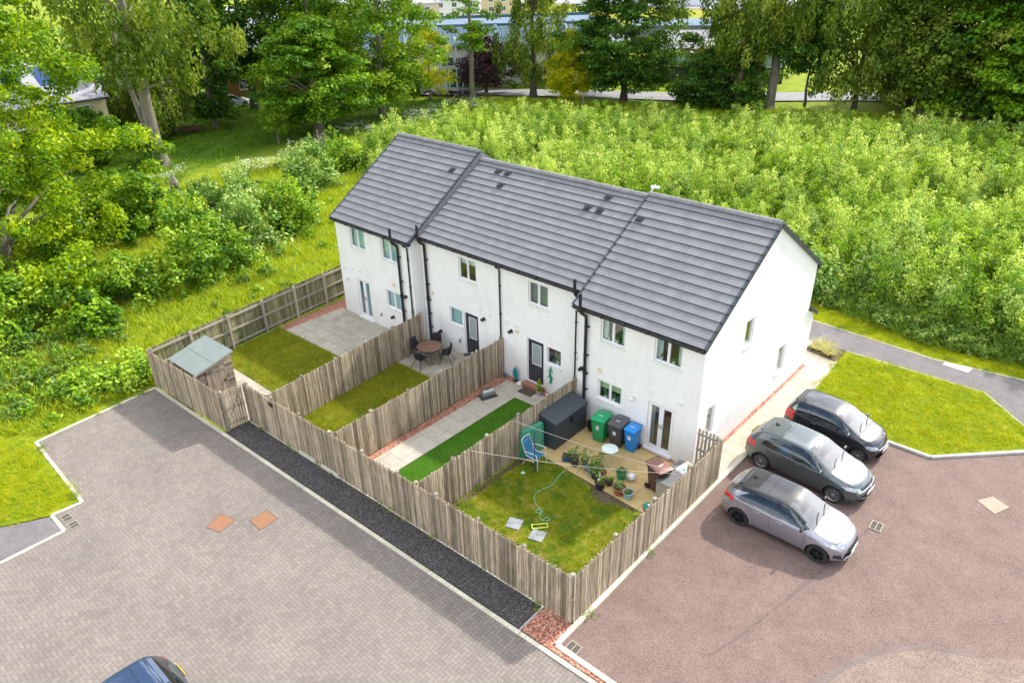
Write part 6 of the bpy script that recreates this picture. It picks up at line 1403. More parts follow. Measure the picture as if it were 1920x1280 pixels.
# ---- fourth garden: storage box
M_dgrey=mat('anthracite_resin',(.045,.055,.068),.5,noise=.2,nscale=3); M_dgrey2=mat('anthracite_lid',(.06,.07,.082),.55,noise=.35,nscale=5,bump=.5,bscale=50)
t=thing('storage_box','large anthracite resin storage box with double doors against the divider fence','storage box',(-4.93,-1.42,.02),R(90.5))
w2,d2=.98,.46; b=MB(); b.box(-w2,w2,-d2+.0,d2,0,.06); b.build('base',M_dgrey,t)
b=MB(); b.box(-w2,w2,d2-.03,d2,.06,1.3); b.build('back_panel',M_dgrey,t)
for s in(-1,1):
    b=MB(); x0,x1=sorted((s*w2,s*(w2-.03))); b.box(x0,x1,-d2+.03,d2-.03,.06,1.12); b.add([(x0,-d2+.03,1.12),(x1,-d2+.03,1.12),(x1,d2-.03,1.12),(x0,d2-.03,1.12),(x0,d2-.03,1.3),(x1,d2-.03,1.3)],[(0,1,5,4),(0,4,3),(1,2,5),(2,3,4,5)])
    for k in range(9): yy=-d2+.1+k*.09; xx=s*(w2+.004); b.box(min(xx-.004*s,xx+.004*s),max(xx-.004*s,xx+.004*s),yy,yy+.06,.1,1.08)
    b.build('side_panel',M_dgrey,t)
for s in(-1,1):
    b=MB(); x0,x1=sorted((s*.006,s*(w2-.006))); b.box(x0,x1,-d2,-d2+.03,.07,1.1)
    for k in range(8):
        xa=x0+.06+k*.108; b.box(xa,xa+.085,-d2-.006,-d2+.001,.14,1.04)
    dd=b.build('door',M_dgrey,t,bevel=.003); b=MB(); b.box(s*.05-.014,s*.05+.014,-d2-.04,-d2-.006,.78,1.0); b.build('door_handle',M_black,dd)
b=MB(); b.add([(-w2-.03,-d2-.06,1.13),(w2+.03,-d2-.06,1.13),(w2+.03,d2+.02,1.34),(-w2-.03,d2+.02,1.34),(-w2-.03,-d2-.06,1.18),(w2+.03,-d2-.06,1.18),(w2+.03,d2+.02,1.39),(-w2-.03,d2+.02,1.39)],[(0,3,2,1),(4,5,6,7),(0,1,5,4),(1,2,6,5),(2,3,7,6),(3,0,4,7)]); b.build('lid',M_dgrey2,t,bevel=.012)
for c_ in t.children: pass
t.location=(-4.87,-1.36,.02)
# green covered folding table against fence
t=thing('covered_table','green plastic cover over something flat stood on edge beside the storage box','covered item',(-4.95,-2.95,.02),R(62)); g=random.Random(2); b=MB(); n=10; vs=[]
M_gcov=mat('translucent_green_cover',(.06,.33,.21),.25,noise=.5,nscale=5,col2=(.03,.22,.13),bump=.6,bscale=7,coat=.4)
for j in range(n+1):
    z=1.14*j/n; 
    for k in range(20):
        a=k/20*6.283; cx=math.copysign(abs(math.cos(a))**.35,math.cos(a))*.52; cy=math.copysign(abs(math.sin(a))**.5,math.sin(a))*.13; q=1.05-.12*(j/n)**6; w_=g.uniform(-.008,.008); vs.append((cx*q+w_,cy*(1.1-.3*j/n)+w_*1.5,z))
vs.append((0,0,1.15)); b.add(vs,[(j*20+k,j*20+(k+1)%20,(j+1)*20+(k+1)%20,(j+1)*20+k) for j in range(n) for k in range(20)]+[(n*20+k,n*20+(k+1)%20,(n+1)*20) for k in range(20)])
b.build('cover',M_gcov,t,smooth=True); b=MB(); b.tube([(-.3,-.17,.55),(-.3,-.18,.95)],.02,6); b.build('strap',M_black,t)
t.rotation_euler=(0,0,R(80)); t.location=(-4.98,-2.95,.02)
# blue sling armchair
M_sling=mat('blue_sling_fabric',(.03,.17,.30),.7,bump=.3,bscale=80); M_cframe=mat('white_tube_frame',(.78,.78,.74),.3)
t=thing('garden_armchair','blue sling garden armchair with white tubular frame on the lawn edge','chair',(-4.45,-3.42,.03),R(6))
b=MB(); vs=[]
pr=[(.27,.42),(.15,.40),(0,.385),(-.14,.39),(-.21,.44),(-.27,.6),(-.33,.8),(-.40,1.0)]
for x,z in pr:
    for k in range(5): y=-.22+.11*k; vs.append((x,y,z-.02*(1-(abs(y)/.22)**2)))
b.add(vs,[(i*5+k,i*5+k+1,(i+1)*5+k+1,(i+1)*5+k) for i in range(7) for k in range(4)]); o=b.build('sling_seat',M_sling,t,smooth=True); md=o.modifiers.new('th','SOLIDIFY'); md.thickness=.008
for s in(-1,1):
    b=MB(); b.tube([(.29,s*.24,.42),(0,s*.24,.39),(-.2,s*.24,.43),(-.28,s*.24,.62),(-.41,s*.24,1.02)],.014,8); b.build('side_rail',M_cframe,t,smooth=True)
    b=MB(); b.tube([(.32,s*.28,.0),(.30,s*.28,.45),(.27,s*.29,.62),(.20,s*.30,.66),(-.1,s*.30,.64),(-.26,s*.27,.60)],.015,8); b.build('arm_and_front_leg',M_cframe,t,smooth=True)
    b=MB(); b.tube([(.20,s*.28,.30),(-.1,s*.27,.28),(-.24,s*.27,.2),(-.36,s*.28,0)],.014,8); b.build('rear_leg',M_cframe,t,smooth=True)
b=MB(); b.tube([(-.41,-.24,1.02),(-.43,0,1.04),(-.41,.24,1.02)],.014,8); b.build('top_rail',M_cframe,t,smooth=True)
# wheelie bins
def bin_(label,x,y,rz,w,d,h,mb,ml,sticker=True,name='wheelie_bin'):
    t=thing(name,label,'wheelie bin',(x,y,.02),rz,'wheelie bins on the buff patio'); b=MB(); n=4
    def ring(sx,sy,z,oy=0,r=.05):
        p=[]; 
        for cx,cy,a0 in((1,1,0),(-1,1,1),(-1,-1,2),(1,-1,3)):
            for k in range(4): a=(a0+k/3)*math.pi/2; p.append((cx*(sx-r)+r*math.cos(a),cy*(sy-r)+r*math.sin(a)+oy,z))
        return p
    R_=[ring(w*.36,d*.36,.03,0,.04),ring(w*.38,d*.38,.12,0,.04),ring(w*.455,d*.47,h*.80,-.0,.04),ring(w*.46,d*.475,h*.86,0,.04),ring(w*.5,d*.52,h*.865,0,.05),ring(w*.5,d*.52,h*.925,0,.05)]
    vs=[q for r in R_ for q in r]; m=16; b.add(vs,[(i*m+k,i*m+(k+1)%m,(i+1)*m+(k+1)%m,(i+1)*m+k) for i in range(len(R_)-1) for k in range(m)]+[tuple(range(m))[::-1],tuple(range(5*m,6*m))])
    b.build('body',mb,t,smooth=True)
    b=MB(); R2=[ring(w*.515,d*.54,h*.93,-.0,.05),ring(w*.515,d*.54,h*.955,0,.05),ring(w*.44,d*.45,h*.99,.01,.06),ring(w*.30,d*.3,h*1.0,.01,.06)]; vs=[q for r in R2 for q in r]
    b.add(vs,[(i*m+k,i*m+(k+1)%m,(i+1)*m+(k+1)%m,(i+1)*m+k) for i in range(3) for k in range(m)]+[tuple(range(m))[::-1],tuple(range(3*m,4*m))]); ld_=b.build('lid',ml,t,smooth=True)
    b=MB(); b.obox((0,-d*.1,h*1.0+.004),(w*.36,d*.3,.008)); b.build('lid_panel',ml,ld_,bevel=.003)
    b=MB(); yb=d*.52; b.tube([(-w*.42,yb,h*.9),(-w*.42,yb+.07,h*.96),(w*.42,yb+.07,h*.96),(w*.42,yb,h*.9)],.016,8); b.build('handle',mb,t,smooth=True)
    for s in(-1,1):
        b=MB(); b.lathe([(.04,-.03),(.1,-.03),(.1,.03),(.04,.03)],(s*w*.44,d*.40,.10),18,'x'); b.build('wheel',M_tyre,t)
    b=MB(); b.tube([(-w*.44,d*.40,.1),(w*.44,d*.40,.1)],.012,6); b.build('axle',M_black,t)
    if sticker:
        yf=-d*.442; 
        b=MB(); b.obox((0,yf-.012,h*.66),(.12,.004,.1),rx=R(-7)); b.obox((0,yf-.002,h*.565),(.12,.004,.05),rx=R(-7)); b.v=[(x_,y_,z_) for x_,y_,z_ in b.v]; st_=b.build('address_sticker',M_whitep,t)
        b=MB(); b.obox((0,yf-.0145,h*.675),(.06,.002,.03),rx=R(-7)); b.obox((-.01,yf-.0125,h*.642),(.08,.002,.008),rx=R(-7)); b.build('sticker_print',mat('sticker_print_grey',(.2,.2,.2),.6),st_)
    b=MB(); g=random.Random(int(x*77)); 
    for k in range(6): b.obox((-.075+k*.03,-d*.08+g.uniform(-.012,.012),h*1.0+.010),(.02,.05,.003),rz=g.uniform(-.5,.5))
    b.build('lid_marking',M_whitep,ld_)
    return t
bin_('bright green wheelie bin, left of the three in a row by the kitchen window',-3.55,-.62,R(8),.58,.66,1.07,mat('bin_green',(.01,.30,.10),.35),mat('bin_green_lid',(.012,.34,.13),.35))
bin_('charcoal wheelie bin in the middle of the row of three',-2.86,-.50,R(6),.58,.66,1.07,mat('bin_charcoal',(.06,.06,.068),.4),mat('bin_charcoal_lid',(.085,.085,.095),.4))
bin_('blue wheelie bin, right of the three in a row near the glazed doors',-2.28,-.42,R(3),.48,.52,1.02,mat('bin_blue',(.01,.22,.62),.35),mat('bin_blue_lid',(.012,.27,.72),.35))
bin_('dark brown wheelie bin with a pinkish brown lid, standing alone by the grey chest',-.32,-1.75,R(72),.58,.70,1.07,mat('bin_brown',(.075,.035,.025),.4),mat('bin_brown_lid',(.24,.12,.09),.4),sticker=False)
b=MB(); b.lathe([(.02,0),(.22,.03),(.26,.2),(.22,.36),(.1,.42),(.01,.42)],(0,0,0),12); o=b.build('rubbish_sack',mat('black_sack',(.012,.012,.014),.25,bump=1,bscale=9),smooth=True); at(o,-4.12,-.32,.02); tag(o,'black plastic sack on the ground between the storage box and the green bin','sack')
# grey chest and bag
t=thing('garden_chest','pale grey chest with a dark slatted lid against the right fence','chest',(.22,-1.45,.02),R(90)); b=MB(); b.box(-.75,.75,-.36,.36,0,.72)
for k in range(9): b.box(-.72+k*.16,-.72+k*.16+.14,-.366,-.359,.04,.68)
b.build('body',mat('pale_grey_resin',(.42,.38,.31),.6),t,bevel=.01); b=MB()
for k in range(9): b.box(-.78,.78,-.40+k*.089,-.40+k*.089+.083,.73,.765)
b.build('slatted_lid',mat('grey_slat_lid',(.14,.145,.15),.5),t,bevel=.004)
t=thing('compost_bag','white compost bag with coloured print lying on the slatted chest lid','bag',(.28,-1.02,.785),R(80)); b=MB(); vs=[]; g=random.Random(8)
for i in range(9):
    for k in range(7):
        u_,v_=i/8*2-1,k/6*2-1; vs.append((u_*.36,v_*.24,.11*(1-abs(u_)**2.5)*(1-abs(v_)**2.5)+g.uniform(0,.015)))
b.add(vs,[(i*7+k,i*7+k+1,(i+1)*7+k+1,(i+1)*7+k) for i in range(8) for k in range(6)]); o=b.build('bag',mat('white_bag',(.80,.80,.76),.35),t,smooth=True); o.modifiers.new('th','SOLIDIFY').thickness=.01
for nm,cx,cy,rr,cc in(('print_yellow',.1,.02,.07,(.75,.6,.05)),('print_teal',-.16,-.06,.07,(.0,.42,.38)),('print_purple',-.02,.08,.05,(.28,.10,.35)),('print_green',-.18,.06,.045,(.1,.4,.08))):
    b=MB(); b.lathe([(.001,.006),(rr,.0)],(cx,cy,.128-.10*(abs(cx)/.36)**2-.10*(abs(cy)/.24)**2),9,cap=False); b.build(nm,mat(nm,cc,.4),t)
# round white bistro table
t=thing('bistro_table','small round pale white table standing alone in the middle of the patio','table',(-2.45,-1.60,.02)); b=MB(); b.lathe([(.001,.60),(.29,.60),(.3,.61),(.3,.62),(.28,.628),(.001,.628)],(0,0,0),30,cap=False); b.build('table_top',mat('pale_aqua_top',(.70,.80,.77),.3),t,smooth=True)
for k in range(3): a=k*2.094+.5; b=MB(); b.tube([(.05*math.cos(a+2.5),.05*math.sin(a+2.5),.6),(.04*math.cos(a),.04*math.sin(a),.3),(.24*math.cos(a),.24*math.sin(a),0)],.011,6); b.build('leg',mat('cream_tube',(.60,.56,.42),.4),t,smooth=True)
# pots
pots=[('navy trough of bare soil at the left end of the row of pots',-3.62,-2.42,P_nav,0,.2,'leafy',.12,.2,30,'pot',(.27,.15),.5),
 ('black pot with a lanky tomato plant, second in the row of pots',-3.3,-2.55,P_blk,.15,.26,'leafy',.55,.22,150,'pot',None,0),
 ('black pot with sparse growth at the back of the row of pots',-3.05,-2.28,P_blk,.14,.24,'leafy',.30,.16,80,'weed',None,0),
 ('grey pot with a bushy pale green plant near the middle of the row',-2.88,-2.5,P_grey,.13,.26,'leafy',.45,.24,190,'pot',None,0),
 ('pale blue-grey pot with small plants right of the bushy grey pot',-2.62,-2.5,mat('blue_grey_pot',(.22,.33,.42),.4),.16,.27,'leafy',.16,.14,60,'weed',None,0),
 ('long terracotta trough behind the pale blue-grey pot',-2.5,-2.18,P_ter,0,.18,'leafy',.14,.25,70,'weed',(.36,.1),-.35),
 ('black pot overflowing with bright green leaves, tallest of the row',-2.32,-2.62,P_blk,.19,.28,'leafy',.48,.34,420,'pot',None,0),
 ('square-sided black pot holding a white candle jar and yellow flowers',-1.86,-2.98,P_blk,.19,.30,'leafy',.10,.10,50,'lime',None,0),
 ('small black pot with a low plant beside the square-sided black pot',-1.72,-2.62,P_blk,.13,.18,'leafy',.14,.12,60,'weed',None,0),
 ('shiny green tub with strawberry-like leaves near the white table',-1.62,-2.05,P_grn,.19,.30,'leafy',.10,.15,170,'pot',None,0),
 ('orange terracotta pot with a watering can spout beside it',-1.2,-2.78,P_ter,.22,.28,'leafy',.22,.17,110,'pot',None,0),
 ('pale turquoise pot with dark soil at the right end of the row',-.86,-2.76,P_blue,.18,.26,'leafy',.06,.12,40,'weed',None,0)]
for i,(lb,x,y,c,r,h,pl,ph,pr_,n,lm,sq,rz) in enumerate(pots): plantpot(lb,x,y,c,r,h,pl,ph,pr_,n,lm,seed=400+i,square=sq,rz=rz,name='trough' if sq else 'plant_pot')
o=MB().lathe([(.03,0),(.05,.01),(.05,.1),(.04,.11)],(0,0,0),14).build('candle_jar',P_wht,smooth=True); at(o,-1.9,-3.0,.30); tag(o,'white candle jar standing in the square-sided black pot','jar')
o=MB().box(-.03,.03,-.004,.004,0,.26).build('plant_label',mat('cream_label',(.72,.68,.5),.6)); at(o,-1.98,-2.85,.27,.3); tag(o,'upright cream plant label in the square-sided black pot','plant label')
t=thing('watering_can','dark watering can with a long spout tucked behind the terracotta pot','watering can',(-1.45,-2.62,.02),R(200)); b=MB(); b.lathe([(.09,0),(.1,.02),(.09,.17),(.05,.19)],(0,0,0),14); b.build('body',P_blk,t,smooth=True); b=MB(); b.tube([(.07,0,.05),(.2,0,.16),(.34,0,.24)],.018,8,r2=.012); b.lathe([(.03,0),(.035,.01)],(.34,0,.24),10); b.build('spout',P_blk,t,smooth=True); b=MB(); b.tube([(-.08,0,.04),(-.16,0,.12),(-.08,0,.22),(.02,0,.19)],.01,6); b.build('handle',P_blk,t,smooth=True)
t=thing('garden_ball','white football with dark patches beside the green tub','ball',(-1.28,-1.92,.02)); b=MB(); b.lathe([(.001,0),(.09,.03),(.15,.1),(.155,.15),(.13,.22),(.07,.285),(.001,.30)],(0,0,0),18,cap=False); b.build('ball_skin',P_wht,t,smooth=True)
for a,z in((.5,.2),(2.6,.2),(4.7,.19),(1.5,.1),(3.7,.1)): b=MB(); rr=.142 if z>.15 else .15; b.lathe([(.001,.012),(.03,.008)],(0,0,0),5,cap=False); q=Vector((math.cos(a)*rr,math.sin(a)*rr,z-.15)); b.xf(Matrix.Translation(q*1.0+Vector((0,0,.15)))@q.to_track_quat('Z','Y').to_matrix().to_4x4()); b.build('patch',M_black,t)
t=thing('garden_caddy','round dark green lidded caddy at the patio edge by the right fence','caddy',(.12,-3.05,.02)); b=MB(); b.lathe([(.13,0),(.17,.3),(.18,.3),(.18,.33)],(0,0,0),22); b.build('tub',mat('dark_teal_green',(.01,.13,.10),.35),t,smooth=True); b=MB(); b.lathe([(.19,.33),(.19,.36),(.16,.385),(.001,.40)],(0,0,0),22,cap=False); b.build('lid',mat('dark_teal_green',0),t,smooth=True); b=MB(); b.lathe([(.03,.40),(.035,.43),(.001,.44)],(0,0,0),12,cap=False); b.build('knob',P_wht,t)
# hose
def tubeobj(name,label,cat,pts,r,m,n=6):
    # smooth the path
    P=[Vector(p) for p in pts]; q=[]
    for i in range(len(P)-1):
        p0=P[max(i-1,0)];p1=P[i];p2=P[i+1];p3=P[min(i+2,len(P)-1)]
        for k in range(6):
            s=k/6; q.append(p1*(2*s**3-3*s*s+1)+(p2-p0)*.5*(s**3-2*s*s+s)+p2*(-2*s**3+3*s*s)+(p3-p1)*.5*(s**3-s*s))
    q.append(P[-1]); b=MB(); b.tube(q,r,n); o=b.build(name,m,smooth=True); tag(o,label,cat); return o
M_hose=mat('pale_green_hose',(.25,.52,.30),.4); M_hose2=mat('dark_green_hose',(.09,.17,.05),.5)
tubeobj('garden_hose','pale green hose winding down the patchy lawn to the sprinkler frame','hose',[(-3.35,-3.0,.06),(-3.32,-3.5,.05),(-3.2,-3.95,.05),(-3.32,-4.4,.05),(-3.3,-4.8,.05),(-2.95,-5.1,.05),(-2.62,-5.2,.06),(-2.55,-5.35,.07),(-2.75,-5.38,.06),(-2.72,-5.2,.08),(-2.5,-5.45,.05),(-2.35,-5.55,.06),(-2.2,-5.5,.07),(-2.15,-5.36,.06),(-2.3,-5.35,.06),(-2.32,-5.6,.06)],.013,M_hose)
tubeobj('garden_hose','dark green hose curling on the patio between the pots and the bins','hose',[(-3.1,-2.35,.04),(-3.2,-2.0,.04),(-3.05,-1.65,.04),(-2.85,-1.5,.04),(-2.9,-1.35,.05),(-3.02,-1.4,.06),(-2.95,-1.5,.07),(-2.8,-1.25,.04),(-2.6,-1.1,.04),(-2.65,-.98,.05),(-2.85,-1.0,.06),(-2.9,-1.12,.04),(-3.05,-1.05,.04)],.012,M_hose2)
t=thing('hose_frame','lime yellow rectangular frame lying at the end of the pale hose','sprinkler',(-2.2,-5.82,.05),R(48)); b=MB(); b.box(-.24,.24,-.11,-.07,0,.03); b.box(-.24,.24,.07,.11,0,.03); b.build('side_bar',mat('lime_plastic',(.55,.68,.08),.4),t,bevel=.004); b=MB(); b.box(-.27,-.24,-.11,.11,0,.04); b.box(.24,.27,-.11,.11,0,.04); b.build('end_bar',mat('lime_plastic',0),t)
# washing lines
M_line=mat('pinkish_washing_line',(.72,.58,.55),.6); M_pole=mat('blue_steel_pole',(.02,.07,.14),.4)
def sag(a,b_,s=.08):
    a=Vector(a);b_=Vector(b_); return [a.lerp(b_,i/8)-Vector((0,0,s*4*(i/8)*(1-i/8))) for i in range(9)]
tubeobj('washing_line','washing line from the divider fence near the green cover, crossing above the storage box','washing line',sag((-5.12,-3.75,1.78),(.9,-2.35,1.72),.12),.006,M_line,5)
tubeobj('washing_line','lower washing line from the front of the divider fence across the lawn','washing line',sag((-5.08,-6.0,1.78),(.9,-2.3,1.66),.14),.006,M_line,5)
t=thing('clothes_prop','thin dark blue pole standing in the lawn beside the blue armchair','pole',(-4.20,-3.72,.03)); b=MB(); b.tube([(0,0,0),(0,0,1.7)],.018,8); b.build('pole',M_pole,t); b=MB(); b.lathe([(.05,0),(.045,.03),(.02,.05)],(0,0,0),10); b.build('ground_socket',M_black,t)
o=MB().lathe([(.07,0),(.08,.01),(.06,.02)],(0,0,0),14).build('ground_cap',mat('pale_aqua_cap',(.5,.75,.72),.4)); at(o,-4.42,-4.10,.032); tag(o,'small pale aqua cap in the lawn below the blue armchair','cap')
# stepping slabs
for x,y,rz,lb in((-2.92,-6.25,.35,'square blue-grey stone slab in the lawn, left of the pair'),(-2.0,-6.18,.28,'square blue-grey stone slab in the lawn, right of the pair')):
    o=MB().box(-.24,.24,-.24,.24,0,.03).build('stone_slab',mat('blue_grey_stone',(.22,.23,.27),.7,noise=.8,nscale=5,col2=(.36,.37,.40),bump=.6,bscale=12),bevel=.01); at(o,x,y,.03,rz); tag(o,lb,'stone slab')
plantpot('pale grey trough with tufty plants inside the front fence',-3.6,-7.35,P_wht,0,.2,'leafy',.16,.25,150,'lime',square=(.42,.14),rz=.1,seed=433,name='trough')
plantpot('pale trough with wispy growth inside the front fence near the stone slabs',-1.75,-7.3,P_grey,0,.2,'leafy',.25,.25,60,'lime',square=(.34,.12),rz=.05,seed=434,name='trough')
# ---- manholes and grates in the paving
M_rust=mat('brick_red_manhole',(.30,.145,.075),.8,noise=.7,nscale=6,col2=(.21,.10,.055),streak=(1,6,1),bump=.3)
def cover(label,pts,z,m,name='manhole_cover',cat='manhole cover'):
    cx=sum(p[0] for p in pts)/4; cy=sum(p[1] for p in pts)/4; b=MB(); q=[(x-cx,y-cy) for x,y in pts]; b.prism(q,-.01,.004); t=thing(name,label,cat,(cx,cy,z)); 
    b.build('cover_plate',m,t); b=MB()
    for a,c in zip(q,q[1:]+q[:1]): b.beam((a[0]*1.04,a[1]*1.04,0),(c[0]*1.04,c[1]*1.04,0),.025,.012)
    b.build('cover_frame',mat('iron_frame',(.14,.10,.08),.7),t); return t
cover('brick red inset manhole cover, left of the pair in the block paving',[(-10.47,-12.94),(-10.72,-12.32),(-10.09,-12.14),(-9.92,-12.76)],.008,M_rust)
cover('brick red inset manhole cover, right of the pair, nearer the fence',[(-9.69,-11.83),(-9.69,-11.21),(-9.07,-11.19),(-9.03,-11.86)],.008,M_rust)
cover('sandy pink manhole cover set in the red tarmac at the right',[(8.04,4.72),(8.39,5.27),(8.92,5.02),(8.63,4.37)],.014,mat('sandy_cover',(.46,.31,.23),.8,noise=.9,nscale=9,col2=(.33,.2,.14)))
def grate(label,x,y,z,w,d,rz=0):
    t=thing('drain_grate',label,'drain grate',(x,y,z),rz); b=MB(); b.box(-w/2,w/2,-d/2,d/2,-.01,.001); b.build('drain_hole',M_under,t); b=MB()
    b.box(-w/2,w/2,-d/2,-d/2+.03,.002,.016); b.box(-w/2,w/2,d/2-.03,d/2,.002,.016); b.box(-w/2,-w/2+.03,-d/2+.03,d/2-.03,.002,.016); b.box(w/2-.03,w/2,-d/2+.03,d/2-.03,.002,.016); b.box(-.012,.012,-d/2+.03,d/2-.03,.002,.0165)
    n=7
    for i in range(1,n): yy=-d/2+d*i/n; b.box(-w/2+.03,-.013,yy-.0065,yy+.0065,.002,.015); b.box(.013,w/2-.03,yy-.0065,yy+.0065,.002,.015)
    b.build('grate_bars',mat('worn_iron',(.30,.26,.21),.6),t); return t
grate('iron drain grate by the grass corner at the left, upper of the pair',-14.5,-15.82,.006,.44,.32)
grate('iron drain grate by the grass corner at the left, lower of the pair',-13.95,-15.8,.006,.38,.32)
grate('iron drain grate in the kerb corner below the tall fence corner',1.45,-8.75,.012,.38,.34)
grate('iron drain grate in the tarmac in front of the silver-grey hatchback',5.94,1.27,.02,.36,.46,.05)
o=MB().obox((0,0,.02),(.3,.18,.03)).build('litter',mat('white_litter',(.75,.76,.76),.6)); at(o,4.45,15.25,.05,.5); tag(o,'piece of white litter at the foot of the rough verge weeds','litter')
for x,y,s in ((-11,-9.0,1),): pass
# ---------------- beyond the wood ----------------
M_wwall=mat('white_cladding',(.72,.74,.76),.8,noise=.3,nscale=.7,col2=(.6,.62,.66)); M_tan=mat('buff_rendered_wall',(.62,.52,.36),.85,noise=.3,nscale=1.5); M_orange=mat('orange_brick',(.50,.22,.10),.85,noise=.5,nscale=4)
M_broof=mat('blue_grey_metal_roof',(.085,.135,.18),.85,spec=.15,noise=.4,nscale=.6,col2=(.11,.165,.21)); M_lroof=mat('pale_membrane_roof',(.17,.23,.30),.9,spec=.1,noise=.3,nscale=.5); M_dwall=mat('dark_blue_cladding',(.05,.06,.10),.5); M_solar=mat('solar_panel_blue',(.03,.07,.20),.15,coat=1)
M_dglass=mat('dark_office_glass',(.05,.09,.11),.08,coat=.5); M_lglass=mat('pale_green_glazing',(.35,.50,.48),.15,coat=.5); M_lav=mat('pale_lilac_roof_tile',(.42,.41,.47),.8,noise=.4,nscale=4)
def block(name,label,cat,P1,P2,depth):
    P1=Vector((P1[0],P1[1],0));P2=Vector((P2[0],P2[1],0)); t=thing(name,label,cat,P1,math.atan2(P2.y-P1.y,P2.x-P1.x)); return t,(P2-P1).length
def part(t,name,m,*boxes,bevel=0):
    b=MB()
    for x in boxes: b.box(*x)
    return b.build(name,m,t,bevel=bevel)
def gable_roof(t,name,m,x0,x1,d0,d1,ze,zr,ov=.3,th=.15):
    c=(d0+d1)/2; b=MB(); p=[(d0-ov,ze-.1),(c,zr),(d1+ov,ze-.1)]
    vs=[(x,y,z+dz) for x in(x0-ov,x1+ov) for dz in(0,th) for y,z in p]
    b.add(vs,[(3,4,10,9),(4,5,11,10),(0,6,7,1),(1,7,8,2),(0,3,9,6),(2,8,11,5),(0,1,4,3),(1,2,5,4),(6,9,10,7),(7,10,11,8)]); return b.build(name,m,t)
def win_at(t,x0,x1,z0,z1,d=-.03,frame=M_upvc,glass=M_dglass):
    w_=part(t,'window',frame,(x0,x1,d-.02,d+.02,z0,z1)); g=.07; part(w_,'pane',glass,(x0+g,(x0+x1)/2-.03,d-.035,d-.021,z0+g,z1-g),); part(w_,'pane',glass,((x0+x1)/2+.03,x1-g,d-.035,d-.021,z0+g,z1-g)); part(w_,'sill',frame,(x0-.08,x1+.08,d-.1,d-.021,z0-.1,z0-.001)); return w_
# white industrial unit with ribbed blue-grey roof
t,l=block('industrial_building','white-walled industrial unit with a ribbed blue-grey metal roof beyond the road','building',(-74,38.4),(-50.0,64.4),20)
part(t,'wall',M_wwall,(0,l,0,13,0,4.9)); 
for i in range(9): part(t,'cladding_panel',M_wwall,(1+i*3.9,1+i*3.9+.12,-.06,-.001,0,4.8))
gable_roof(t,'roof',M_broof,0,l,0,13,5.0,6.6)
rf=t.children[-1]; b=MB(); n=int(l/.55)
for i in range(n):
    x=i*.55+.2; b.beam((x,-.3,5.06),(x,6.5,6.77),.07,.07)
b.build('standing_seams',M_broof,rf)
b=MB()
for x in(9.5,21.5,31): b.beam((x,-.32,5.1),(x,6.5,6.83),.42,.16)
b.build('roof_flashing',M_lroof,rf)
for x in(6,13.5,17,25): 
    b=MB(); b.beam((x,7.6,6.62),(x,8.8,6.3),1.2,.12); b.build('rooflight',M_upvc,rf)
for i in range(6): win_at(t,3.2+i*5.4,4.8+i*5.4,2.7,3.8,frame=M_wwall)
part(t,'green_door',P_grn,(14.6,14.8,-.05,-.001,0,2.4)); part(t,'entrance_glazing',M_dglass,(15.0,17.6,-.04,-.001,.1,2.3))
t,l=block('industrial_building','long flat pale blue roof strip behind the ribbed blue-grey roof','building',(-85,49),(-60,77),12)
part(t,'wall',M_dwall,(0,l,0,9,0,6.1)); part(t,'roof',M_lroof,(-.3,l+.3,-.3,9.3,6.1,6.3)); part(t,'parapet',M_broof,(-.3,l+.3,9.0,9.3,6.3,6.7))
b=MB(); b.add([(0,0,3.4),(4.5,0,3.4),(4.5,4.5,3.4),(0,4.5,3.4),(2.25,2.25,5.7)],[(0,1,4),(1,2,4),(2,3,4),(3,0,4),(3,2,1,0)]); t=thing('canopy','pale pyramid-shaped canopy roof beside the yellow-green bushy tree','building',(-54.8,60.4,0),.8); b.build('roof',M_lroof,t); part(t,'wall',M_wwall,(.3,4.2,.3,4.2,0,3.38))
# dark office building
t,l=block('office_building','modern office building with dark walls, a glazed upper band and thin brick fascia','building',(-44.5,69.0),(-31,77.0),25)
part(t,'wall',M_dwall,(0,l,0,22,0,2.1)); part(t,'upper_wall',M_dwall,(0,l,.15,22,2.1,3.5)); part(t,'brick_fascia',mat('salmon_brick',(.48,.27,.19),.85,noise=.5,nscale=4),(-.1,l+.1,-.05,22,3.5,4.05)); part(t,'roof',mat('grey_flat_roof',(.26,.25,.27),.95,spec=.1,noise=.5,nscale=.4),(-.3,l+.3,-.3,22.2,4.05,4.2)); part(t,'ledge',M_wwall,(-.1,l,-.35,.0,2.0,2.12))
for i in range(8): part(t,'glazing',M_lglass,(.2+i*2,.2+i*2+1.86,.05,.149,2.2,3.45))
t,l=block('warehouse','dark grey ribbed warehouse behind the office building','building',(-66.5,95),(-46,108),12); part(t,'wall',mat('slate_cladding',(.16,.17,.20),.6,noise=.3,nscale=1,streak=(8,8,.2)),(0,l,0,12,0,3.6)); part(t,'roof',M_lroof,(-.2,l+.2,-.2,12.2,3.6,3.8)); part(t,'roller_door',M_dwall,(8,11,-.05,-.001,0,2.6))
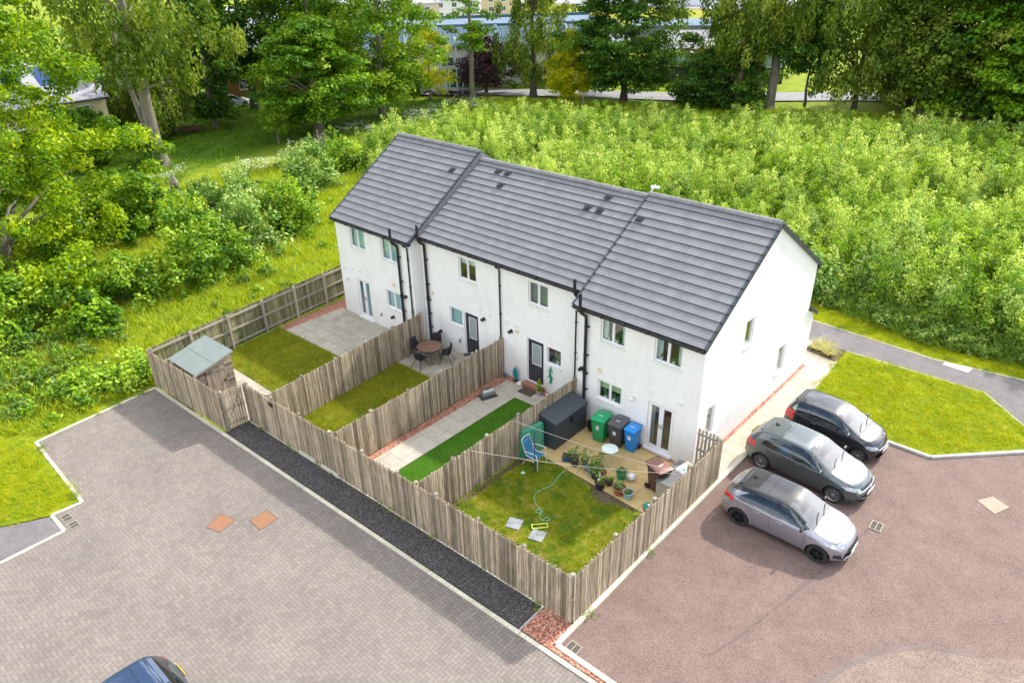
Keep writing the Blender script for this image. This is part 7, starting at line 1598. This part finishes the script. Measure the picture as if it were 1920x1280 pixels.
# roads and hard ground
def gsheet(name,pts,z,m): return sheet(name,pts,z,m)
gsheet('road',[(-79,33),(-56.5,48),(-45.2,54.6),(-33.8,59.8),(-20,70.5),(12,88),(9,93),(-23,75),(-36.5,63.9),(-48,58.4),(-59.5,51.5),(-82,37)],.10,M_road)
gsheet('road_marking',[(-57.9,49.7),(-46.5,56.4),(-35.1,61.9),(-35.15,62.0),(-46.55,56.5),(-57.95,49.8)],.115,M_plate)
gsheet('car_park',[(-118,92),(-128,106),(-96,128),(-70,126),(-60,108),(-76,96)],.09,M_road)
gsheet('grass_bank',[(-140,118),(-98,128),(-64,128),(-60,160),(-96,172),(-150,170)],.09,grass_mat('dry_bank_grass',(.28,.26,.02),(.22,.25,.02),(.45,.34,.05),.1,.7,1.5))
gsheet('yard',[(-170,88),(-128,86),(-120,92),(-132,118),(-180,128),(-200,110)],.09,mat('pale_concrete_yard',(.36,.34,.30),.85,noise=.5,nscale=.2))
gsheet('car_park',[(-150,171),(-96,173),(-60,161),(-40,200),(-160,240)],.09,M_road)
def hedge(label,a,b_,h,w_,lm,seed):
    a=Vector((a[0],a[1],0)); b_=Vector((b_[0],b_[1],0)); L_=(b_-a).length; g=np.random.default_rng(seed); k=int(L_*9); c=np.stack([g.uniform(0,L_,k),g.uniform(-w_/2,w_/2,k),g.uniform(.15,h-.1,k)],1)
    V,F,T=leaves(c,np.tile([.25,.2,.18],(k,1)),26,.09,seed,tint=g.normal(.5,.15,k)); t=thing('hedge',label,'hedge',a,math.atan2((b_-a).y,(b_-a).x)); np_mesh('foliage',V,F,LM[lm],t,T); b=MB()
    for i in range(int(L_/1.2)): b.tube([(i*1.2+.3,0,-.05),(i*1.2+.35,.05,h*.7)],.03,5)
    b.build('stems',M_bark_d,t)
hedge('low dark purple hedge at the foot of the white industrial unit',(-68,40.6),(-56.9,47.0),.75,.8,'purple',61)
hedge('clipped green hedge along the far side of the road, before the dark office building',(-50.5,60.2),(-33,68.2),1.0,.8,'green',62)
hedge('green hedge in front of the white industrial unit, behind the purple one',(-63.5,50.6),(-52.5,57.8),1.0,.8,'green',63)
# houses at the left
t,l=block('tan_house','buff rendered house with solar panels on its pale grey roof, seen past the maple','house',(-64.8,-4.0),(-64.8,7.0),8.5)
part(t,'wall',M_tan,(0,l,0,8.4,0,5.0)); b=MB(); 
for x in(0,l): b.add([(x,0,5.0),(x,8.4,5.0),(x,4.2,7.9)],[(0,1,2)])
b.build('gable_wall',M_tan,t); gable_roof(t,'roof',M_lav,0,l,0,8.4,5.0,8.0); rf=t.children[-1]
for x in(1.0,4.4,7.6): b=MB(); b.beam((x,1.5,6.28),(x,3.5,7.70),2.0,.06); b.build('solar_panel',M_solar,rf)
part(t,'gutter',M_black,(-.3,l+.3,-.42,-.31,4.82,4.95))
for x in(1.2,3.4,6.2,8.3): win_at(t,x,x+(.6 if x in(6.2,1.2) else 1.3),3.3,4.5)
for x in(3,8.3): win_at(t,x,x+1.3,.9,2.1)
part(t,'downpipe',M_black,(5.5,5.58,-.1,-.02,0,4.8))
t,l=block('tan_house','second buff house glimpsed behind the twin beech trunks','house',(-79,10.8),(-77.5,21),8)
part(t,'wall',M_tan,(0,l,0,8,0,4.8)); gable_roof(t,'roof',M_lav,0,l,0,8,4.8,7.4); 
for x in(1,3.4,5.8,8): win_at(t,x,x+.9,1,2.2); 
for x in(1,3.4,5.8,8): win_at(t,x,x+1.1,3.2,4.3)
for i,(a,c,lb) in enumerate((((-82,26),(-79,31.5),'orange brick house glimpsed left of the dark lime trunk'),((-78.5,32.5),(-75.5,38),'orange brick house glimpsed right of the dark lime trunk'))):
    t,l=block('brick_house',lb,'house',a,c,7); part(t,'wall',M_orange,(0,l,0,7,0,4.9)); gable_roof(t,'roof',M_lav,0,l,0,7,4.9,7.2)
    for x in(.7,3.2): win_at(t,x,x+1.1,1,2.2); win_at(t,x,x+1.1,3.1,4.2)
for i in range(7):
    a=(-118-i*3,30+i*16); t,l=block('tan_house',['grey-roofed house far behind the left wood, nearest the tan house','far pale house second along behind the left wood','far pale house third along behind the left wood','far pale house fourth along behind the left wood','far pale house fifth along, above the lime tree','far pale house sixth along, above the lime tree','far pale house farthest right of the row above the lime tree'][i],'house',a,(a[0]+5,a[1]+11),8); t['group']='far houses behind the wood'; part(t,'wall',M_wwall if i%2 else M_tan,(0,l,0,8,0,4.9)); gable_roof(t,'roof',M_lav,0,l,0,8,4.9,7.4)
    for x in(1.5,5,8.5): win_at(t,x,x+1.3,3.1,4.2); win_at(t,x,x+1.3,.9,2.1)
# yard: containers, cabins, tank
def cabin(label,x,y,rz,sx,sy,h,m,name='site_cabin'):
    t=thing(name,label,'cabin',(x,y,.09),rz); part(t,'wall',m,(-sx/2,sx/2,-sy/2,sy/2,0,h)); part(t,'roof',m,(-sx/2-.1,sx/2+.1,-sy/2-.1,sy/2+.1,h,h+.15)); part(t,'door',M_dwall,(sx*.1,sx*.1+1,-sy/2-.05,-sy/2-.001,0,2)); win_at(t,-sx*.35,-sx*.35+1.4,1,2,d=-sy/2-.03)
cabin('dark green shipping container at the far yard above the blue roof',-146,106,.5,12,3,2.8,P_grn,'shipping_container')
cabin('white site cabin left of the grey tank in the far yard',-137,118,.6,6,5,5.5,M_wwall)
cabin('tall white unit behind the yard, above the slender tree',-150,140,.6,30,10,9,M_wwall,'warehouse')
cabin('dark-walled warehouse along the top edge above the yard',-168,122,.6,26,10,9,M_dwall,'warehouse')
cabin('grey warehouse far behind the drooping beech',-118,182,.6,40,12,8,M_wwall,'warehouse')
t=thing('storage_tank','round pale grey tank in the far yard','tank',(-131,121,.09)); b=MB(); b.lathe([(2.6,0),(2.6,4.6),(2.3,4.9),(.01,5.1)],(0,0,0),24); b.build('tank_shell',M_wwall,t,smooth=True); b=MB(); b.tube([(2.6,0,0),(2.75,0,4.8)],.08,6); b.build('ladder',M_steel,t)
# far parked cars
srcs=[o for o in bpy.data.objects if o.name.startswith('parked_car') and o.parent is None]; srcs.sort(key=lambda o:o.name)
keep=('body','windscreen','rear_window','side_window','window_pillars','wheel','roof','tyre','rim')
def far_copy(src,loc,rz,label,white=False,col=None):
    c=src.copy(); COL.objects.link(c); c.location=loc; c.rotation_euler=(0,0,rz); c['label']=label; c['group']='cars in the far car park'
    for ch in src.children:
        if not ch.name.startswith(keep): continue
        d=ch.copy(); COL.objects.link(d); d.parent=c
        if ch.name.startswith('body') and col is not None:
            d.data=d.data.copy(); d.data.materials[0]=col
        for g_ in ch.children:
            if g_.name.startswith(('tyre','rim')): e_=g_.copy(); COL.objects.link(e_); e_.parent=d
wp=paint('white_car_paint',(.75,.75,.74),.0,.3); rp_=paint('red_car_paint',(.45,.03,.03),.1,.3)
cols=[('white',wp),('silver',None),('red',rp_),('white',wp),('dark',None),('white',wp),('silver',None),('red',rp_),('white',wp),('dark',None),('white',wp),('silver',None)]
row=['first','second','third','fourth','fifth','sixth']
for i in range(12):
    r_=i//6; k=i%6; nm,cc=cols[i]; x=-102+k*3.3+r_*-3; y=108.5+k*1.5+r_*6.5
    far_copy(srcs[0] if nm!='dark' else srcs[1],(x,y,.1),2.0,'%s car, %s from the left in the %s row of the far car park'%(nm,row[k],'near' if r_==0 else 'back'),col=cc)
far_copy(srcs[1],(-75.2,24.8,.1),1.2,'dark car glimpsed under the dark lime tree by the orange houses',col=wp)
# lamp posts, stakes, stump, log
def lamp(label,x,y,h,arm=1.2,rz=2.4):
    t=thing('lamp_post',label,'lamp post',(x,y,.05),rz); b=MB(); b.tube([(0,0,0),(0,0,h*.3)],.09,8); b.tube([(0,0,h*.3),(0,0,h)],.06,8); b.build('post',M_wwall,t,smooth=True); b=MB(); b.tube([(0,0,h-.1),(arm*.5,0,h+.1),(arm,0,h+.12)],.035,6); b.build('arm',M_wwall,t); b=MB(); b.obox((arm+.2,0,h+.1),(.6,.22,.1)); b.build('lamp_head',M_wwall,t,bevel=.02)
lamp('pale lamp post in front of the dark office building',-35.0,62.2-1.2,4.9); lamp('pale lamp post by the white industrial unit and purple hedge',-62.0,48.9,6); lamp('tall lamp post at the far car park, left of the pair',-101.0,110,9); lamp('tall lamp post at the far car park, right of the pair',-91.5,115.5,9)
for x,y,h,lb in((-51.0,19.9,1.6,'pale timber stake near the fluted maple trunk'),(-51.5,17.0,1.2,'shorter timber stake left of the fluted maple'),(-43.0,50.5,1.3,'white marker post on the grass strip left of the broad dark maple'),(-33.2,57.2,1.5,'white marker post at the roadside right of the broad dark maple')):
    o=MB(); o.tube([(0,0,-.1),(0,0,h)],.07,7,r2=.055); o.lathe([(.055,h),(.03,h+.03)],(0,0,0),7); o=o.build('timber_stake',M_rail); at(o,x,y,0); tag(o,lb,'post')
b=MB(); b.lathe([(.75,-.1),(.5,.15),(.38,.7),(.30,1.2),(.10,1.7),(.02,2.0)],(0,0,0),9); b.v=[(x*(1+.25*math.sin(z*7+y*5)),y*(1+.2*math.cos(z*6)),z) for x,y,z in b.v]; o=b.build('dead_stump',M_bark); at(o,-46.2,3.6,0); tag(o,'jagged pale dead tree stump rising between the bushes','tree stump')
b=MB(); b.tube([(-1.6,0,.35),(-.5,.1,.4),(.6,-.05,.38),(1.7,.1,.3)],.42,10,r2=.3); b.tube([(.4,0,.5),(1.0,.3,1.0)],.1,6); o=b.build('fallen_log',mat('log_bark',(.16,.09,.055),.9,noise=.7,nscale=3)); at(o,-66.8,14.8,0,1.1); tag(o,'dark fallen log lying in the shaded grass right of the twin beech','fallen log')
